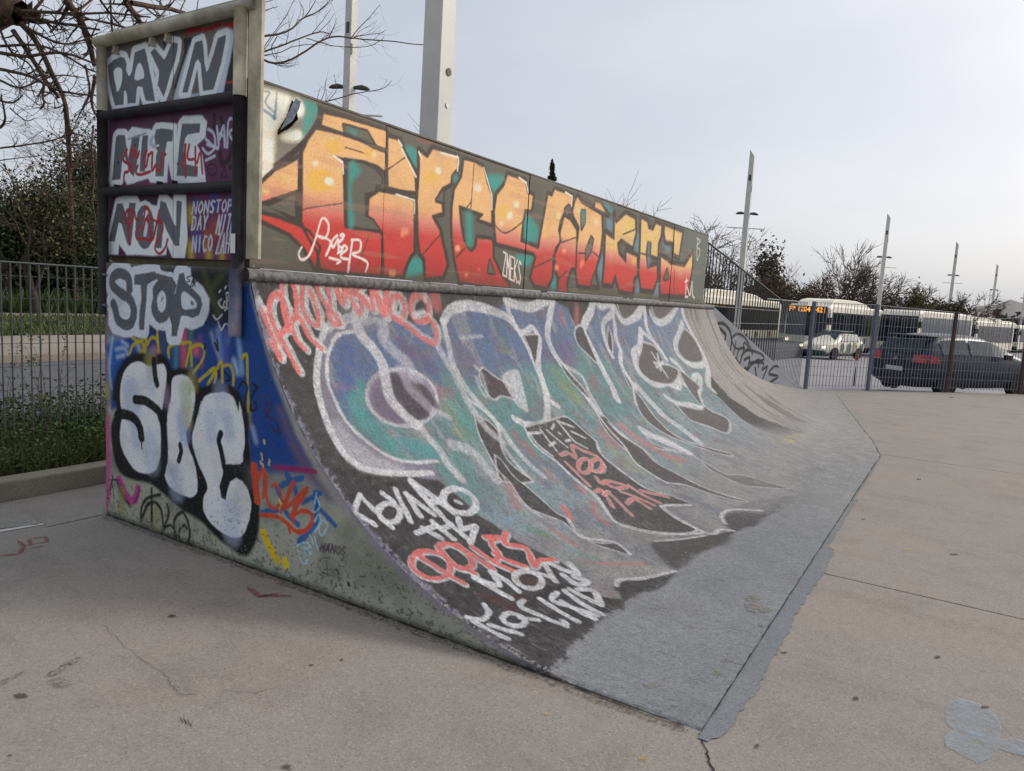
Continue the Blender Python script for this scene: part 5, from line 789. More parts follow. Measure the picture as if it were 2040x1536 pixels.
[0, 236, 214, 206, 145, 35, 100, 1, 3247, 1870, 3240, 1863, 3225, 1862, 3218, 1867, 3225, 1874, 3239, 1875, 3247, 1870],
[0, 236, 214, 206, 120, 44, 100, 0, 5041, 1921, 5082, 1912, 5050, 1736, 5092, 1726],
[0, 236, 214, 206, 122, 45, 100, 0, 5110, 1721, 5100, 1908, 5127, 1792, 5142, 1899, 5152, 1711],
[0, 236, 214, 206, 123, 46, 100, 0, 5203, 1886, 5160, 1896, 5170, 1707, 5213, 1697],
[0, 236, 214, 206, 123, 46, 100, 0, 5165, 1801, 5195, 1795],
[0, 236, 214, 206, 124, 46, 100, 0, 5222, 1882, 5232, 1692],
[0, 236, 214, 206, 125, 46, 100, 0, 5265, 1873, 5227, 1788, 5276, 1682],
[0, 236, 214, 206, 126, 47, 100, 0, 5330, 1840, 5302, 1865, 5287, 1821, 5332, 1726, 5322, 1671, 5294, 1696],
[0, 190, 190, 180, 230, 97, 80, 1, 9921, 2514, 9984, 2224, 10084, 2363, 9922, 2404, 10048, 2489, 9903, 2512],
[0, 236, 214, 206, 254, 94, 90, 1, 9612, 1953, 9633, 1727],
[0, 236, 214, 206, 259, 96, 90, 1, 9671, 1838, 9814, 1734, 9836, 1864],
[0, 236, 214, 206, 264, 98, 90, 1, 9850, 1920, 9929, 1738, 10028, 1703],
[0, 236, 214, 206, 256, 95, 90, 1, 9623, 1700, 9733, 1713],
[0, 236, 214, 206, 253, 94, 90, 1, 9569, 1906, 9675, 1929],
[1, 150, 60, 60, 0, 126, 90, 0, 3892, 2584, 4050, 2583, 4051, 2569, 3893, 2565]]
ART['ride'] = [
[1, 52, 47, 45, 0, 172, 100, 2, 2490, 2869, 9156, 2889, 9159, 2667, 9204, 2311, 9285, 1924, 9206, 1505, 9391, 1017, 9740, 557, 8253, 496, 7352, 117, 6598, 23, 5880, 41, 5195, 140, 4753, 192, 4396, 249, 4047, 288, 3755, 300, 3380, 290, 3135, 289, 2949, 292, 2778, 295, 2528, 257, 2527, 330, 2534, 772, 2541, 1413, 2507, 1943, 2518, 2526, 2492, 2748],
[1, 30, 28, 29, 0, 286, 90, 0, 2555, 2294, 2560, 1811, 2854, 1615, 3240, 1522, 3263, 1150, 3396, 663, 3678, 359, 3433, 313, 2990, 313, 2594, 294, 2562, 795, 2541, 1413, 2507, 1943],
[1, 116, 118, 120, 0, 1466, 90, 0, 8488, 1040, 9740, 557, 6633, -12, 5818, 66, 5338, 214, 6237, 592],
[1, 124, 124, 123, 0, 2231, 60, 0, 5402, 588, 5854, 989, 8488, 1040, 9740, 557, 6633, -12, 5818, 66, 5080, 289],
[2, 0, 0, 0, 0, 121, 100, 0, 2978, 2587, 3056, 2640, 3235, 2680, 3354, 2773, 3445, 2775, 3508, 2693, 3683, 2643, 3929, 2607, 4087, 2607, 4126, 2630, 4248, 2716, 4438, 2752, 4619, 2745, 4840, 2714, 5034, 2795, 5211, 2775, 5436, 2761, 5710, 2812, 5859, 2842, 5941, 2797, 6116, 2760, 6183, 2592, 6363, 2635, 6664, 2842, 6882, 2788, 7176, 2840, 7331, 2653, 7578, 2670, 8074, 2878, 8127, 2725, 8377, 2639, 8819, 2696, 9368, 2891, 9376, 2719, 9484, 2541, 9575, 2291, 9473, 2079, 9279, 1912, 8912, 1737, 8839, 1628, 8858, 1458, 8735, 1114, 8785, 859, 9176, 451, 6633, -12, 5985, 263, 5539, 338, 5366, 344, 5167, 270, 5078, 176, 4862, 256, 4529, 386, 4374, 469, 4278, 489, 4094, 322, 4025, 238, 3759, 326, 3618, 410, 3552, 399, 3418, 312, 3352, 389, 3377, 467, 3423, 581, 3469, 708, 3424, 844, 3378, 985, 3359, 1079, 3354, 1138, 3311, 1218, 3311, 1310, 3290, 1430, 3240, 1545, 3032, 1609, 2806, 1671, 2728, 1738, 2697, 1845, 2700, 1981, 2729, 2140, 2766, 2269, 2832, 2397, 2905, 2517],
[0, 96, 84, 130, 1730, 550, 70, 1, 5700, 2334, 5851, 2385, 5806, 2273],
[0, 110, 84, 120, 1069, 510, 60, 1, 5357, 2347, 5455, 2289],
[0, 110, 140, 90, 1463, 524, 60, 1, 5407, 2182, 5480, 2009, 5481, 1877],
[0, 150, 150, 90, 911, 522, 50, 1, 5387, 2017, 5474, 1893],
[0, 110, 130, 90, 781, 448, 60, 1, 4820, 2465, 4812, 2392],
[0, 180, 100, 100, 811, 580, 50, 1, 6029, 2053, 5919, 1939],
[0, 110, 90, 130, 840, 401, 60, 1, 4299, 2365, 4341, 2271],
[0, 150, 90, 110, 654, 375, 50, 1, 4049, 2200, 4014, 2290],
[0, 190, 100, 90, 777, 556, 60, 1, 5943, 2702, 5937, 2648],
[0, 200, 110, 110, 618, 589, 70, 1, 6308, 2763, 6213, 2634],
[0, 170, 90, 90, 1134, 541, 50, 1, 5529, 1546, 5487, 1354],
[0, 190, 110, 110, 846, 606, 50, 1, 5870, 1522, 5978, 1209, 6147, 978],
[0, 160, 84, 84, 856, 409, 50, 1, 4291, 1696, 4312, 1522],
[0, 150, 140, 90, 912, 522, 50, 1, 5342, 1351, 5277, 1123],
[0, 90, 120, 70, 744, 355, 50, 1, 3747, 2008, 3794, 1880, 3812, 1764],
[0, 90, 120, 160, 700, 401, 40, 1, 4230, 1579, 4193, 1346],
[0, 206, 206, 208, 721, 84, 95, 1, 4126, 2630, 4248, 2716, 4437, 2750, 4618, 2743, 4839, 2712, 5003, 2666, 5099, 2568, 5149, 2442, 5155, 2274, 5114, 2078, 5022, 1924, 4878, 1794, 4738, 1718, 4537, 1741, 4422, 1816],
[0, 206, 206, 208, 551, 74, 70, 1, 4126, 2630, 4110, 2502, 4070, 2352, 4065, 2198, 4099, 2048, 4164, 1888, 4190, 1738, 4170, 1590, 4177, 1418, 4193, 1318],
[0, 206, 206, 208, 352, 73, 80, 1, 4042, 2020, 4131, 1928, 4173, 1790, 4081, 1670, 4047, 1487, 4039, 1315],
[0, 206, 206, 208, 823, 100, 95, 1, 5034, 2795, 5211, 2775, 5438, 2763, 5710, 2812, 5859, 2842, 5720, 2687, 5561, 2501, 5549, 2340, 5622, 2141, 5690, 1960, 5678, 1779, 5670, 1637, 5641, 1527],
[0, 206, 206, 208, 580, 92, 95, 1, 5034, 2795, 5051, 2717, 5085, 2620, 5143, 2533, 5335, 2582, 5396, 2530, 5389, 2452, 5246, 2299, 5168, 2184, 5109, 2028, 5045, 1925, 5120, 1847],
[0, 206, 206, 208, 513, 106, 70, 1, 5577, 2228, 5725, 2163, 5842, 2067, 5781, 1921, 5750, 1770, 5699, 1600, 5755, 1421, 5783, 1272],
[0, 206, 206, 208, 999, 117, 95, 1, 6725, 2852, 6587, 2739, 6419, 2649, 6300, 2548, 6326, 2430, 6338, 2248, 6317, 2063, 6292, 1920, 6213, 1796],
[0, 206, 206, 208, 691, 124, 95, 1, 6725, 2852, 6882, 2788, 7149, 2824, 7090, 2730, 6860, 2651, 6744, 2544, 6693, 2375, 6698, 2264],
[0, 206, 206, 208, 716, 128, 95, 1, 7176, 2840, 7095, 2636, 6988, 2447, 6967, 2318, 6827, 2193, 6789, 2062, 6767, 1893, 6542, 1706],
[0, 206, 206, 208, 907, 143, 95, 1, 7176, 2840, 7221, 2763, 7331, 2653, 7578, 2670, 7877, 2740, 8074, 2878, 8025, 2707, 7967, 2586, 7986, 2427, 8082, 2279, 8114, 2165],
[0, 206, 206, 208, 1065, 143, 95, 1, 7750, 2535, 7509, 2334, 7280, 2273, 7145, 2108, 7165, 1984, 7324, 1879, 7650, 1870, 7872, 1790, 8137, 1910],
[0, 206, 206, 208, 669, 150, 90, 1, 7750, 2535, 7893, 2464, 8060, 2335, 8114, 2165],
[0, 206, 206, 208, 996, 178, 95, 1, 8232, 2744, 8377, 2639, 8819, 2696, 9368, 2891, 9404, 2719, 9484, 2541, 9575, 2291, 9473, 2079, 9279, 1912, 8912, 1737, 8886, 1623],
[0, 206, 206, 208, 970, 174, 90, 1, 9266, 2631, 8955, 2467, 8689, 2356, 8586, 2222, 8707, 2096, 8925, 2032, 9309, 2021],
[0, 206, 206, 208, 867, 166, 95, 1, 8266, 2139, 8364, 2075, 8400, 1889, 8403, 1783, 8629, 1871, 8858, 1875, 8551, 1726, 8230, 1626, 8235, 1559],
[0, 206, 206, 208, 1238, 133, 80, 1, 6831, 1887, 6863, 1813, 6883, 1626, 6891, 1469, 6959, 1312, 6960, 1087],
[0, 206, 206, 208, 799, 153, 95, 1, 7354, 1704, 7477, 1589, 7842, 1520, 8044, 1451, 8223, 1671, 8083, 1853],
[0, 206, 206, 208, 1125, 121, 80, 1, 6165, 1418, 6273, 1282, 6390, 1154, 6486, 1020],
[1, 66, 48, 54, 0, 62, 100, 1, 4351, 2247, 4403, 2256, 4492, 2179, 4617, 2096, 4656, 2030, 4583, 1974, 4445, 2013, 4317, 1996, 4280, 2078, 4292, 2182],
[0, 206, 206, 208, 160, 68, 72, 1, 4351, 2247, 4403, 2256, 4492, 2179, 4617, 2096, 4656, 2030, 4583, 1974, 4445, 2013, 4317, 1996, 4280, 2078, 4292, 2182, 4351, 2247],
[1, 206, 206, 208, 0, 165, 75, 1, 4583, 2173, 4804, 2220, 4843, 2167, 4730, 1959, 4643, 1851, 4562, 1913, 4561, 2014],
[1, 62, 56, 54, 0, 74, 100, 1, 5157, 2520, 5388, 2517, 5380, 2465, 5154, 2251, 5171, 2380],
[0, 206, 206, 208, 188, 80, 72, 1, 5157, 2520, 5388, 2517, 5380, 2465, 5154, 2251, 5171, 2380, 5157, 2520],
[1, 62, 56, 54, 0, 89, 100, 1, 6158, 2578, 6302, 2591, 6317, 2385, 6292, 2205, 6176, 2301, 6083, 2392, 6080, 2493],
[0, 206, 206, 208, 227, 96, 72, 1, 6158, 2578, 6302, 2591, 6317, 2385, 6292, 2205, 6176, 2301, 6083, 2392, 6080, 2493, 6158, 2578],
[1, 82, 75, 72, 0, 116, 100, 1, 7655, 2399, 7908, 2357, 7995, 2282, 8037, 2112, 8260, 1981, 7777, 1839, 7305, 1918, 7173, 2071, 7306, 2203, 7502, 2299],
[0, 206, 206, 208, 298, 126, 72, 1, 7655, 2399, 7908, 2357, 7995, 2282, 8037, 2112, 8260, 1981, 7777, 1839, 7305, 1918, 7173, 2071, 7306, 2203, 7502, 2299, 7655, 2399],
[1, 88, 80, 78, 0, 142, 100, 1, 9251, 2562, 9448, 2460, 9518, 2292, 9389, 2083, 8975, 2061, 8718, 2137, 8690, 2297, 8958, 2447],
[0, 206, 206, 208, 364, 154, 72, 1, 9251, 2562, 9448, 2460, 9518, 2292, 9389, 2083, 8975, 2061, 8718, 2137, 8690, 2297, 8958, 2447, 9251, 2562],
[0, 206, 206, 208, 388, 149, 90, 0, 7782, 2254, 7822, 2105, 7805, 1935],
[0, 206, 206, 208, 388, 149, 90, 0, 7927, 2230, 7740, 2035],
[0, 206, 206, 208, 390, 150, 90, 0, 7684, 2131, 8053, 2092],
[0, 206, 206, 208, 388, 149, 90, 0, 7671, 2077, 7977, 2134],
[1, 84, 77, 74, 0, 126, 100, 1, 8230, 1963, 8272, 1795, 8194, 1564, 8139, 1409, 8347, 1200, 7844, 1035, 7619, 1210, 7388, 1345, 7410, 1515, 7478, 1568, 8044, 1451],
[0, 206, 206, 208, 323, 137, 72, 1, 8230, 1963, 8272, 1795, 8194, 1564, 8139, 1409, 8347, 1200, 7844, 1035, 7619, 1210, 7388, 1345, 7410, 1515, 7478, 1568, 8044, 1451, 8230, 1963],
[1, 84, 77, 74, 0, 131, 100, 1, 8291, 1999, 8421, 1929, 8551, 1726, 8350, 1657, 8077, 1465, 8130, 1724],
[0, 206, 206, 208, 335, 142, 72, 1, 8291, 1999, 8421, 1929, 8551, 1726, 8350, 1657, 8077, 1465, 8130, 1724, 8291, 1999],
[1, 78, 71, 68, 0, 104, 100, 1, 6721, 1863, 6738, 1736, 6680, 1578, 6652, 1428, 6655, 1286, 6746, 1137, 7173, 825, 7073, 794, 6766, 1064, 6516, 1293, 6430, 1503, 6507, 1674],
[0, 206, 206, 208, 267, 113, 72, 1, 6721, 1863, 6738, 1736, 6680, 1578, 6652, 1428, 6655, 1286, 6746, 1137, 7173, 825, 7073, 794, 6766, 1064, 6516, 1293, 6430, 1503, 6507, 1674, 6721, 1863],
[1, 62, 56, 54, 0, 85, 100, 1, 5640, 1673, 5683, 1553, 5709, 1395, 5732, 1246, 5729, 1094, 5758, 964, 5785, 772, 5591, 842, 5525, 1072, 5537, 1255, 5534, 1463, 5585, 1618],
[0, 206, 206, 208, 217, 92, 72, 1, 5640, 1673, 5683, 1553, 5709, 1395, 5732, 1246, 5729, 1094, 5758, 964, 5785, 772, 5591, 842, 5525, 1072, 5537, 1255, 5534, 1463, 5585, 1618, 5640, 1673],
[1, 62, 56, 54, 0, 99, 100, 1, 6917, 2589, 6884, 2449, 6731, 2294, 6737, 2420],
[0, 206, 206, 208, 254, 108, 72, 1, 6917, 2589, 6884, 2449, 6731, 2294, 6737, 2420, 6917, 2589],
[1, 62, 56, 54, 0, 82, 100, 1, 5577, 2284, 5636, 2154, 5722, 1987, 5719, 1851, 5658, 1933, 5570, 2116],
[0, 206, 206, 208, 208, 88, 72, 1, 5577, 2284, 5636, 2154, 5722, 1987, 5719, 1851, 5658, 1933, 5570, 2116, 5577, 2284],
[1, 78, 71, 68, 0, 100, 100, 1, 6743, 2082, 6760, 1963, 6697, 1847, 6685, 1935],
[0, 206, 206, 208, 256, 108, 72, 1, 6743, 2082, 6760, 1963, 6697, 1847, 6685, 1935, 6743, 2082],
[1, 62, 56, 54, 0, 86, 100, 1, 5083, 2873, 5675, 2881, 5452, 2793, 5135, 2803],
[0, 206, 206, 208, 169, 71, 72, 1, 5083, 2873, 5675, 2881, 5452, 2793, 5135, 2803, 5083, 2873],
[1, 86, 79, 76, 0, 110, 100, 1, 7269, 2918, 7992, 2875, 7603, 2703, 7355, 2685],
[0, 206, 206, 208, 247, 104, 72, 1, 7269, 2918, 7992, 2875, 7603, 2703, 7355, 2685, 7269, 2918],
[1, 96, 88, 86, 0, 130, 100, 1, 8262, 2882, 9237, 2888, 8850, 2733, 8408, 2675],
[0, 206, 206, 208, 334, 141, 72, 1, 8262, 2882, 9237, 2888, 8850, 2733, 8408, 2675, 8262, 2882],
[1, 58, 50, 48, 0, 56, 100, 1, 3996, 1910, 4097, 1838, 4129, 1748, 4047, 1639, 3990, 1513, 4014, 1404, 4029, 1307, 3774, 1376, 3824, 1500, 3864, 1625, 3915, 1770],
[0, 206, 206, 208, 145, 61, 72, 1, 3996, 1910, 4097, 1838, 4129, 1748, 4047, 1639, 3990, 1513, 4014, 1404, 4029, 1307, 3774, 1376, 3824, 1500, 3864, 1625, 3915, 1770, 3996, 1910],
[1, 58, 53, 50, 0, 72, 100, 1, 4468, 1734, 4823, 1737, 5087, 1747, 5170, 1686, 5210, 1565, 5236, 1442, 5132, 1313, 5142, 1183, 5148, 1047, 5128, 927, 5182, 823, 5270, 735, 5310, 580, 5238, 584, 5041, 685, 4934, 587, 4862, 382, 4704, 398, 4494, 542, 4380, 669, 4327, 771, 4400, 873, 4506, 1019, 4501, 1233, 4496, 1407, 4425, 1586],
[0, 206, 206, 208, 170, 78, 72, 1, 4468, 1734, 4823, 1737, 5087, 1747, 5170, 1686, 5210, 1565, 5236, 1442, 5132, 1313, 5142, 1183, 5148, 1047, 5128, 927, 5182, 823, 5270, 735, 5310, 580, 5238, 584, 5041, 685, 4934, 587, 4862, 382, 4704, 398, 4494, 542, 4380, 669, 4327, 771, 4400, 873, 4506, 1019, 4501, 1233, 4496, 1407, 4425, 1586, 4468, 1734],
[1, 54, 48, 48, 0, 56, 100, 1, 3911, 1579, 3931, 1522, 3912, 1388, 3935, 1294, 3947, 1164, 3933, 1025, 3966, 950, 3918, 867, 3881, 750, 3940, 678, 4031, 630, 3990, 513, 3942, 588, 3885, 692, 3865, 811, 3890, 942, 3839, 1024, 3765, 1120, 3776, 1229, 3828, 1367, 3820, 1474],
[0, 206, 206, 208, 132, 61, 72, 1, 3911, 1579, 3931, 1522, 3912, 1388, 3935, 1294, 3947, 1164, 3933, 1025, 3966, 950, 3918, 867, 3881, 750, 3940, 678, 4031, 630, 3990, 513, 3942, 588, 3885, 692, 3865, 811, 3890, 942, 3839, 1024, 3765, 1120, 3776, 1229, 3828, 1367, 3820, 1474, 3911, 1579],
[1, 70, 64, 64, 0, 88, 100, 1, 5651, 1681, 5737, 1642, 5717, 1448, 5808, 1248, 5748, 1067, 5800, 911, 5820, 750, 5847, 589, 5928, 330, 5862, 313, 5747, 567, 5666, 749, 5501, 848, 5469, 1014, 5470, 1158, 5578, 1329, 5601, 1525],
[0, 206, 206, 208, 206, 95, 72, 1, 5651, 1681, 5737, 1642, 5717, 1448, 5808, 1248, 5748, 1067, 5800, 911, 5820, 750, 5847, 589, 5928, 330, 5862, 313, 5747, 567, 5666, 749, 5501, 848, 5469, 1014, 5470, 1158, 5578, 1329, 5601, 1525, 5651, 1681],
[1, 76, 70, 74, 0, 101, 100, 1, 6133, 1370, 6105, 1230, 6286, 1109, 6467, 1013, 6489, 870, 6474, 745, 6470, 628, 6686, 509, 6736, 262, 6698, 130, 6491, 310, 6349, 421, 6358, 551, 6372, 758, 6485, 943, 6259, 1098, 6057, 1207],
[0, 206, 206, 208, 238, 109, 72, 1, 6133, 1370, 6105, 1230, 6286, 1109, 6467, 1013, 6489, 870, 6474, 745, 6470, 628, 6686, 509, 6736, 262, 6698, 130, 6491, 310, 6349, 421, 6358, 551, 6372, 758, 6485, 943, 6259, 1098, 6057, 1207, 6133, 1370],
[1, 66, 62, 60, 0, 319, 100, 1, 4279, 489, 4521, 383, 4790, 283, 4949, 165, 4764, 138, 4477, 209, 4174, 216, 4042, 244, 4093, 322],
[1, 46, 44, 45, 0, 172, 100, 1, 3581, 407, 3757, 324, 4009, 232, 3893, 212, 3670, 219, 3478, 360],
[1, 66, 62, 66, 0, 338, 100, 1, 5267, 306, 5423, 306, 5595, 243, 5655, 132, 5770, 104, 5393, 87, 5191, 139, 5078, 176, 5152, 256],
[0, 206, 206, 208, 182, 83, 90, 1, 4457, 1725, 4415, 1565, 4483, 1386, 4485, 1212, 4474, 1002, 4368, 857, 4315, 747, 4364, 645, 4466, 531, 4683, 390, 4823, 319],
[0, 206, 206, 208, 209, 95, 80, 1, 5253, 1452, 5135, 1340, 5124, 1174, 5129, 1037, 5134, 908],
[0, 206, 206, 208, 290, 93, 85, 1, 5285, 572, 5028, 680, 4954, 670, 4886, 514, 4862, 382, 4864, 265, 5017, 251, 5078, 176],
[0, 206, 206, 208, 325, 104, 80, 1, 5178, 263, 5338, 336, 5523, 334, 5656, 259, 5770, 141],
[0, 206, 206, 208, 147, 67, 60, 1, 3824, 1431, 3768, 1297, 3741, 1173, 3773, 1048],
[0, 206, 206, 208, 287, 70, 70, 1, 3966, 950, 3870, 822, 3903, 753, 4046, 637, 3998, 517],
[0, 206, 206, 208, 305, 65, 70, 1, 3536, 394, 3620, 410, 3765, 327, 4017, 235],
[0, 206, 206, 208, 195, 104, 80, 1, 5635, 1670, 5619, 1536, 5598, 1340, 5470, 1158, 5462, 999, 5489, 843],
[0, 206, 206, 208, 758, 121, 80, 1, 6135, 1385, 6182, 1336, 6410, 1231, 6469, 1092, 6473, 1015],
[0, 206, 206, 208, 203, 108, 60, 1, 5707, 1591, 5716, 1433, 5830, 1259, 5788, 1073],
[0, 206, 206, 208, 176, 112, 80, 1, 5820, 750, 5841, 545, 5911, 326],
[0, 206, 206, 208, 181, 82, 80, 1, 4347, 484, 4541, 391, 4801, 287],
[0, 190, 90, 86, 313, 307, 70, 1, 4375, 968, 4249, 891, 4222, 774],
[0, 214, 92, 82, 382, 287, 90, 1, 4056, 1043, 3998, 950],
[0, 176, 92, 90, 228, 265, 80, 1, 3727, 935, 3734, 781, 3676, 651, 3685, 576, 3946, 409],
[0, 84, 130, 84, 595, 253, 60, 1, 3571, 998, 3618, 920],
[0, 100, 150, 150, 709, 258, 60, 1, 3672, 746, 3693, 628],
[0, 176, 100, 96, 724, 264, 50, 1, 3788, 1335, 3663, 1177],
[0, 200, 96, 90, 300, 319, 60, 1, 4436, 1148, 4419, 1075],
[0, 180, 104, 104, 778, 397, 50, 1, 5420, 1529, 5388, 1397],
[0, 190, 112, 108, 769, 445, 50, 1, 5850, 1526, 5946, 1359, 6033, 1196],
[0, 196, 116, 112, 658, 466, 50, 1, 5980, 1108, 6260, 959],
[0, 160, 160, 110, 785, 400, 50, 1, 5416, 1217, 5377, 1041],
[0, 150, 150, 100, 719, 458, 50, 1, 6060, 979, 5987, 926],
[0, 110, 150, 150, 825, 421, 40, 1, 5551, 655, 5601, 590],
[0, 176, 100, 96, 718, 305, 40, 1, 4280, 1340, 4253, 1275],
[0, 110, 150, 170, 585, 248, 50, 1, 3563, 1124, 3489, 1107],
[0, 206, 206, 208, 226, 53, 85, 0, 4470, 1679, 4454, 1569, 4508, 1441],
[0, 206, 206, 208, 228, 54, 85, 0, 4454, 1676, 4613, 1655],
[0, 206, 206, 208, 234, 55, 85, 0, 4637, 1674, 4614, 1478],
[0, 206, 206, 208, 241, 57, 85, 0, 4711, 1662, 4783, 1480],
[0, 206, 206, 208, 235, 55, 85, 0, 4580, 1533, 4690, 1547],
[0, 206, 206, 208, 245, 58, 85, 0, 4866, 1696, 4784, 1661],
[0, 206, 206, 208, 246, 58, 85, 0, 4839, 1617, 4850, 1603],
[0, 206, 206, 208, 256, 60, 85, 0, 4952, 1719, 5108, 1633],
[0, 206, 206, 208, 254, 60, 85, 0, 4952, 1719, 4946, 1498, 5027, 1418],
[0, 206, 206, 208, 248, 59, 85, 0, 4834, 1530, 4905, 1531],
[0, 206, 206, 208, 260, 61, 85, 0, 5027, 1597, 5131, 1512],
[0, 206, 206, 208, 414, 59, 60, 1, 4616, 1429, 4728, 1430, 4757, 1373, 4865, 1476, 4935, 1411, 5038, 1321, 5011, 1232, 4903, 1183, 4792, 1213],
[0, 206, 98, 90, 276, 59, 85, 1, 4616, 1429, 4728, 1430, 4757, 1373, 4865, 1476, 4935, 1411, 5038, 1321, 5011, 1232, 4903, 1183, 4792, 1213],
[0, 206, 206, 208, 406, 58, 60, 1, 4806, 1246, 4750, 1229, 4698, 1223, 4660, 1227, 4643, 1242, 4650, 1265, 4679, 1290, 4724, 1313, 4779, 1331, 4832, 1338, 4873, 1334, 4892, 1319, 4886, 1296, 4855, 1270, 4806, 1246],
[0, 206, 98, 90, 271, 58, 85, 1, 4806, 1246, 4750, 1229, 4698, 1223, 4660, 1227, 4643, 1242, 4650, 1265, 4679, 1290, 4724, 1313, 4779, 1331, 4832, 1338, 4873, 1334, 4892, 1319, 4886, 1296, 4855, 1270, 4806, 1246],
[0, 206, 206, 208, 421, 60, 60, 1, 4954, 1215, 4904, 1201, 4857, 1197, 4822, 1203, 4805, 1218, 4810, 1239, 4834, 1262, 4875, 1282, 4924, 1296, 4972, 1301, 5010, 1296, 5028, 1281, 5024, 1260, 4997, 1236, 4954, 1215],
[0, 206, 98, 90, 281, 60, 85, 1, 4954, 1215, 4904, 1201, 4857, 1197, 4822, 1203, 4805, 1218, 4810, 1239, 4834, 1262, 4875, 1282, 4924, 1296, 4972, 1301, 5010, 1296, 5028, 1281, 5024, 1260, 4997, 1236, 4954, 1215],
[0, 206, 206, 208, 389, 55, 60, 1, 4590, 1361, 4581, 1237, 4557, 1111],
[0, 206, 98, 90, 259, 55, 85, 1, 4590, 1361, 4581, 1237, 4557, 1111],
[0, 206, 206, 208, 411, 58, 60, 1, 4744, 1151, 4715, 1090, 4827, 1085, 4954, 985, 4823, 995, 4763, 1073],
[0, 206, 98, 90, 274, 58, 85, 1, 4744, 1151, 4715, 1090, 4827, 1085, 4954, 985, 4823, 995, 4763, 1073],
[0, 206, 206, 208, 388, 55, 60, 1, 4541, 1048, 4629, 1033, 4503, 877],
[0, 206, 98, 90, 259, 55, 85, 1, 4541, 1048, 4629, 1033, 4503, 877],
[0, 206, 206, 208, 394, 56, 60, 1, 4674, 1004, 4576, 995],
[0, 206, 98, 90, 263, 56, 85, 1, 4674, 1004, 4576, 995],
[0, 206, 206, 208, 394, 56, 60, 1, 4674, 1004, 4621, 875, 4555, 748],
[0, 206, 98, 90, 263, 56, 85, 1, 4674, 1004, 4621, 875, 4555, 748],
[0, 206, 206, 208, 420, 60, 60, 1, 4810, 958, 4890, 851, 4925, 736],
[0, 206, 98, 90, 280, 60, 85, 1, 4810, 958, 4890, 851, 4925, 736],
[0, 206, 206, 208, 411, 58, 60, 1, 4690, 849, 4835, 856, 4830, 725],
[0, 206, 98, 90, 274, 58, 85, 1, 4690, 849, 4835, 856, 4830, 725],
[0, 206, 206, 208, 433, 61, 60, 1, 4993, 972, 4991, 845, 5026, 728],
[0, 206, 98, 90, 289, 61, 85, 1, 4993, 972, 4991, 845, 5026, 728],
[0, 206, 206, 208, 447, 63, 60, 1, 5046, 890, 5221, 736],
[0, 206, 98, 90, 298, 63, 85, 1, 5046, 890, 5221, 736],
[1, 124, 118, 132, 0, 70, 100, 1, 2976, 2586, 3083, 2630, 3236, 2658, 3296, 2621, 3152, 2566, 3015, 2514, 2917, 2391, 2865, 2260, 2857, 2143, 2857, 1995, 2914, 1863, 3024, 1744, 3145, 1668, 3310, 1633, 3249, 1526, 3033, 1609, 2807, 1671, 2727, 1736, 2698, 1845, 2701, 1981, 2729, 2138, 2764, 2268, 2834, 2395, 2906, 2516],
[1, 182, 180, 188, 0, 337, 70, 1, 2808, 2020, 2842, 1904, 2929, 1773, 3078, 1662, 2990, 1630, 2813, 1679, 2739, 1753, 2721, 1849, 2739, 1975],
[0, 206, 206, 208, 431, 68, 95, 1, 2998, 2586, 2927, 2516, 2854, 2394, 2784, 2266, 2748, 2136, 2725, 1986, 2721, 1849, 2757, 1749, 2839, 1684, 3040, 1618, 3244, 1576],
[0, 206, 206, 208, 246, 72, 95, 1, 3224, 2565, 3086, 2549, 3007, 2496, 2923, 2391, 2865, 2260, 2857, 2143, 2863, 2004, 2920, 1872, 3024, 1744, 3153, 1677, 3362, 1644],
[0, 206, 206, 208, 623, 72, 70, 1, 2998, 2586, 3080, 2621, 3236, 2658, 3289, 2668],
[0, 206, 206, 208, 447, 78, 50, 1, 3296, 2621, 3432, 2641, 3504, 2621],
[0, 66, 88, 140, 1227, 321, 80, 1, 3097, 2438, 3034, 2331, 3044, 2218],
[0, 60, 148, 142, 1131, 323, 80, 1, 3112, 2193, 3005, 2109, 3006, 1965, 3071, 1806],
[0, 70, 140, 146, 1107, 348, 80, 1, 3194, 1805, 3386, 1717],
[0, 92, 72, 112, 1108, 387, 70, 1, 3623, 2460, 3722, 2374, 3819, 2284],
[0, 78, 92, 140, 882, 396, 70, 1, 3771, 2329, 3809, 2198],
[0, 80, 146, 138, 906, 407, 70, 1, 3850, 2061, 3859, 1841],
[0, 140, 160, 90, 500, 393, 60, 1, 3705, 1830, 3727, 1769],
[0, 150, 84, 100, 760, 398, 50, 1, 3722, 2139, 3866, 2082],
[0, 150, 80, 120, 240, 314, 40, 1, 2904, 2230, 3045, 2199],
[1, 150, 140, 160, 0, 119, 100, 1, 3680, 2021, 3602, 1967, 3505, 1929, 3401, 1909, 3302, 1910, 3216, 1929, 3150, 1964, 3106, 2012, 3088, 2068, 3097, 2126, 3132, 2184, 3191, 2235, 3271, 2275, 3366, 2300, 3469, 2307, 3569, 2294, 3655, 2262, 3716, 2213, 3742, 2152, 3730, 2085, 3680, 2021],
[1, 64, 55, 66, 0, 397, 100, 1, 3627, 2008, 3562, 1964, 3482, 1933, 3395, 1918, 3311, 1919, 3237, 1935, 3178, 1966, 3140, 2006, 3123, 2053, 3130, 2102, 3159, 2150, 3210, 2192, 3278, 2224, 3359, 2244, 3446, 2248, 3531, 2236, 3603, 2208, 3654, 2166, 3676, 2115, 3666, 2060, 3627, 2008],
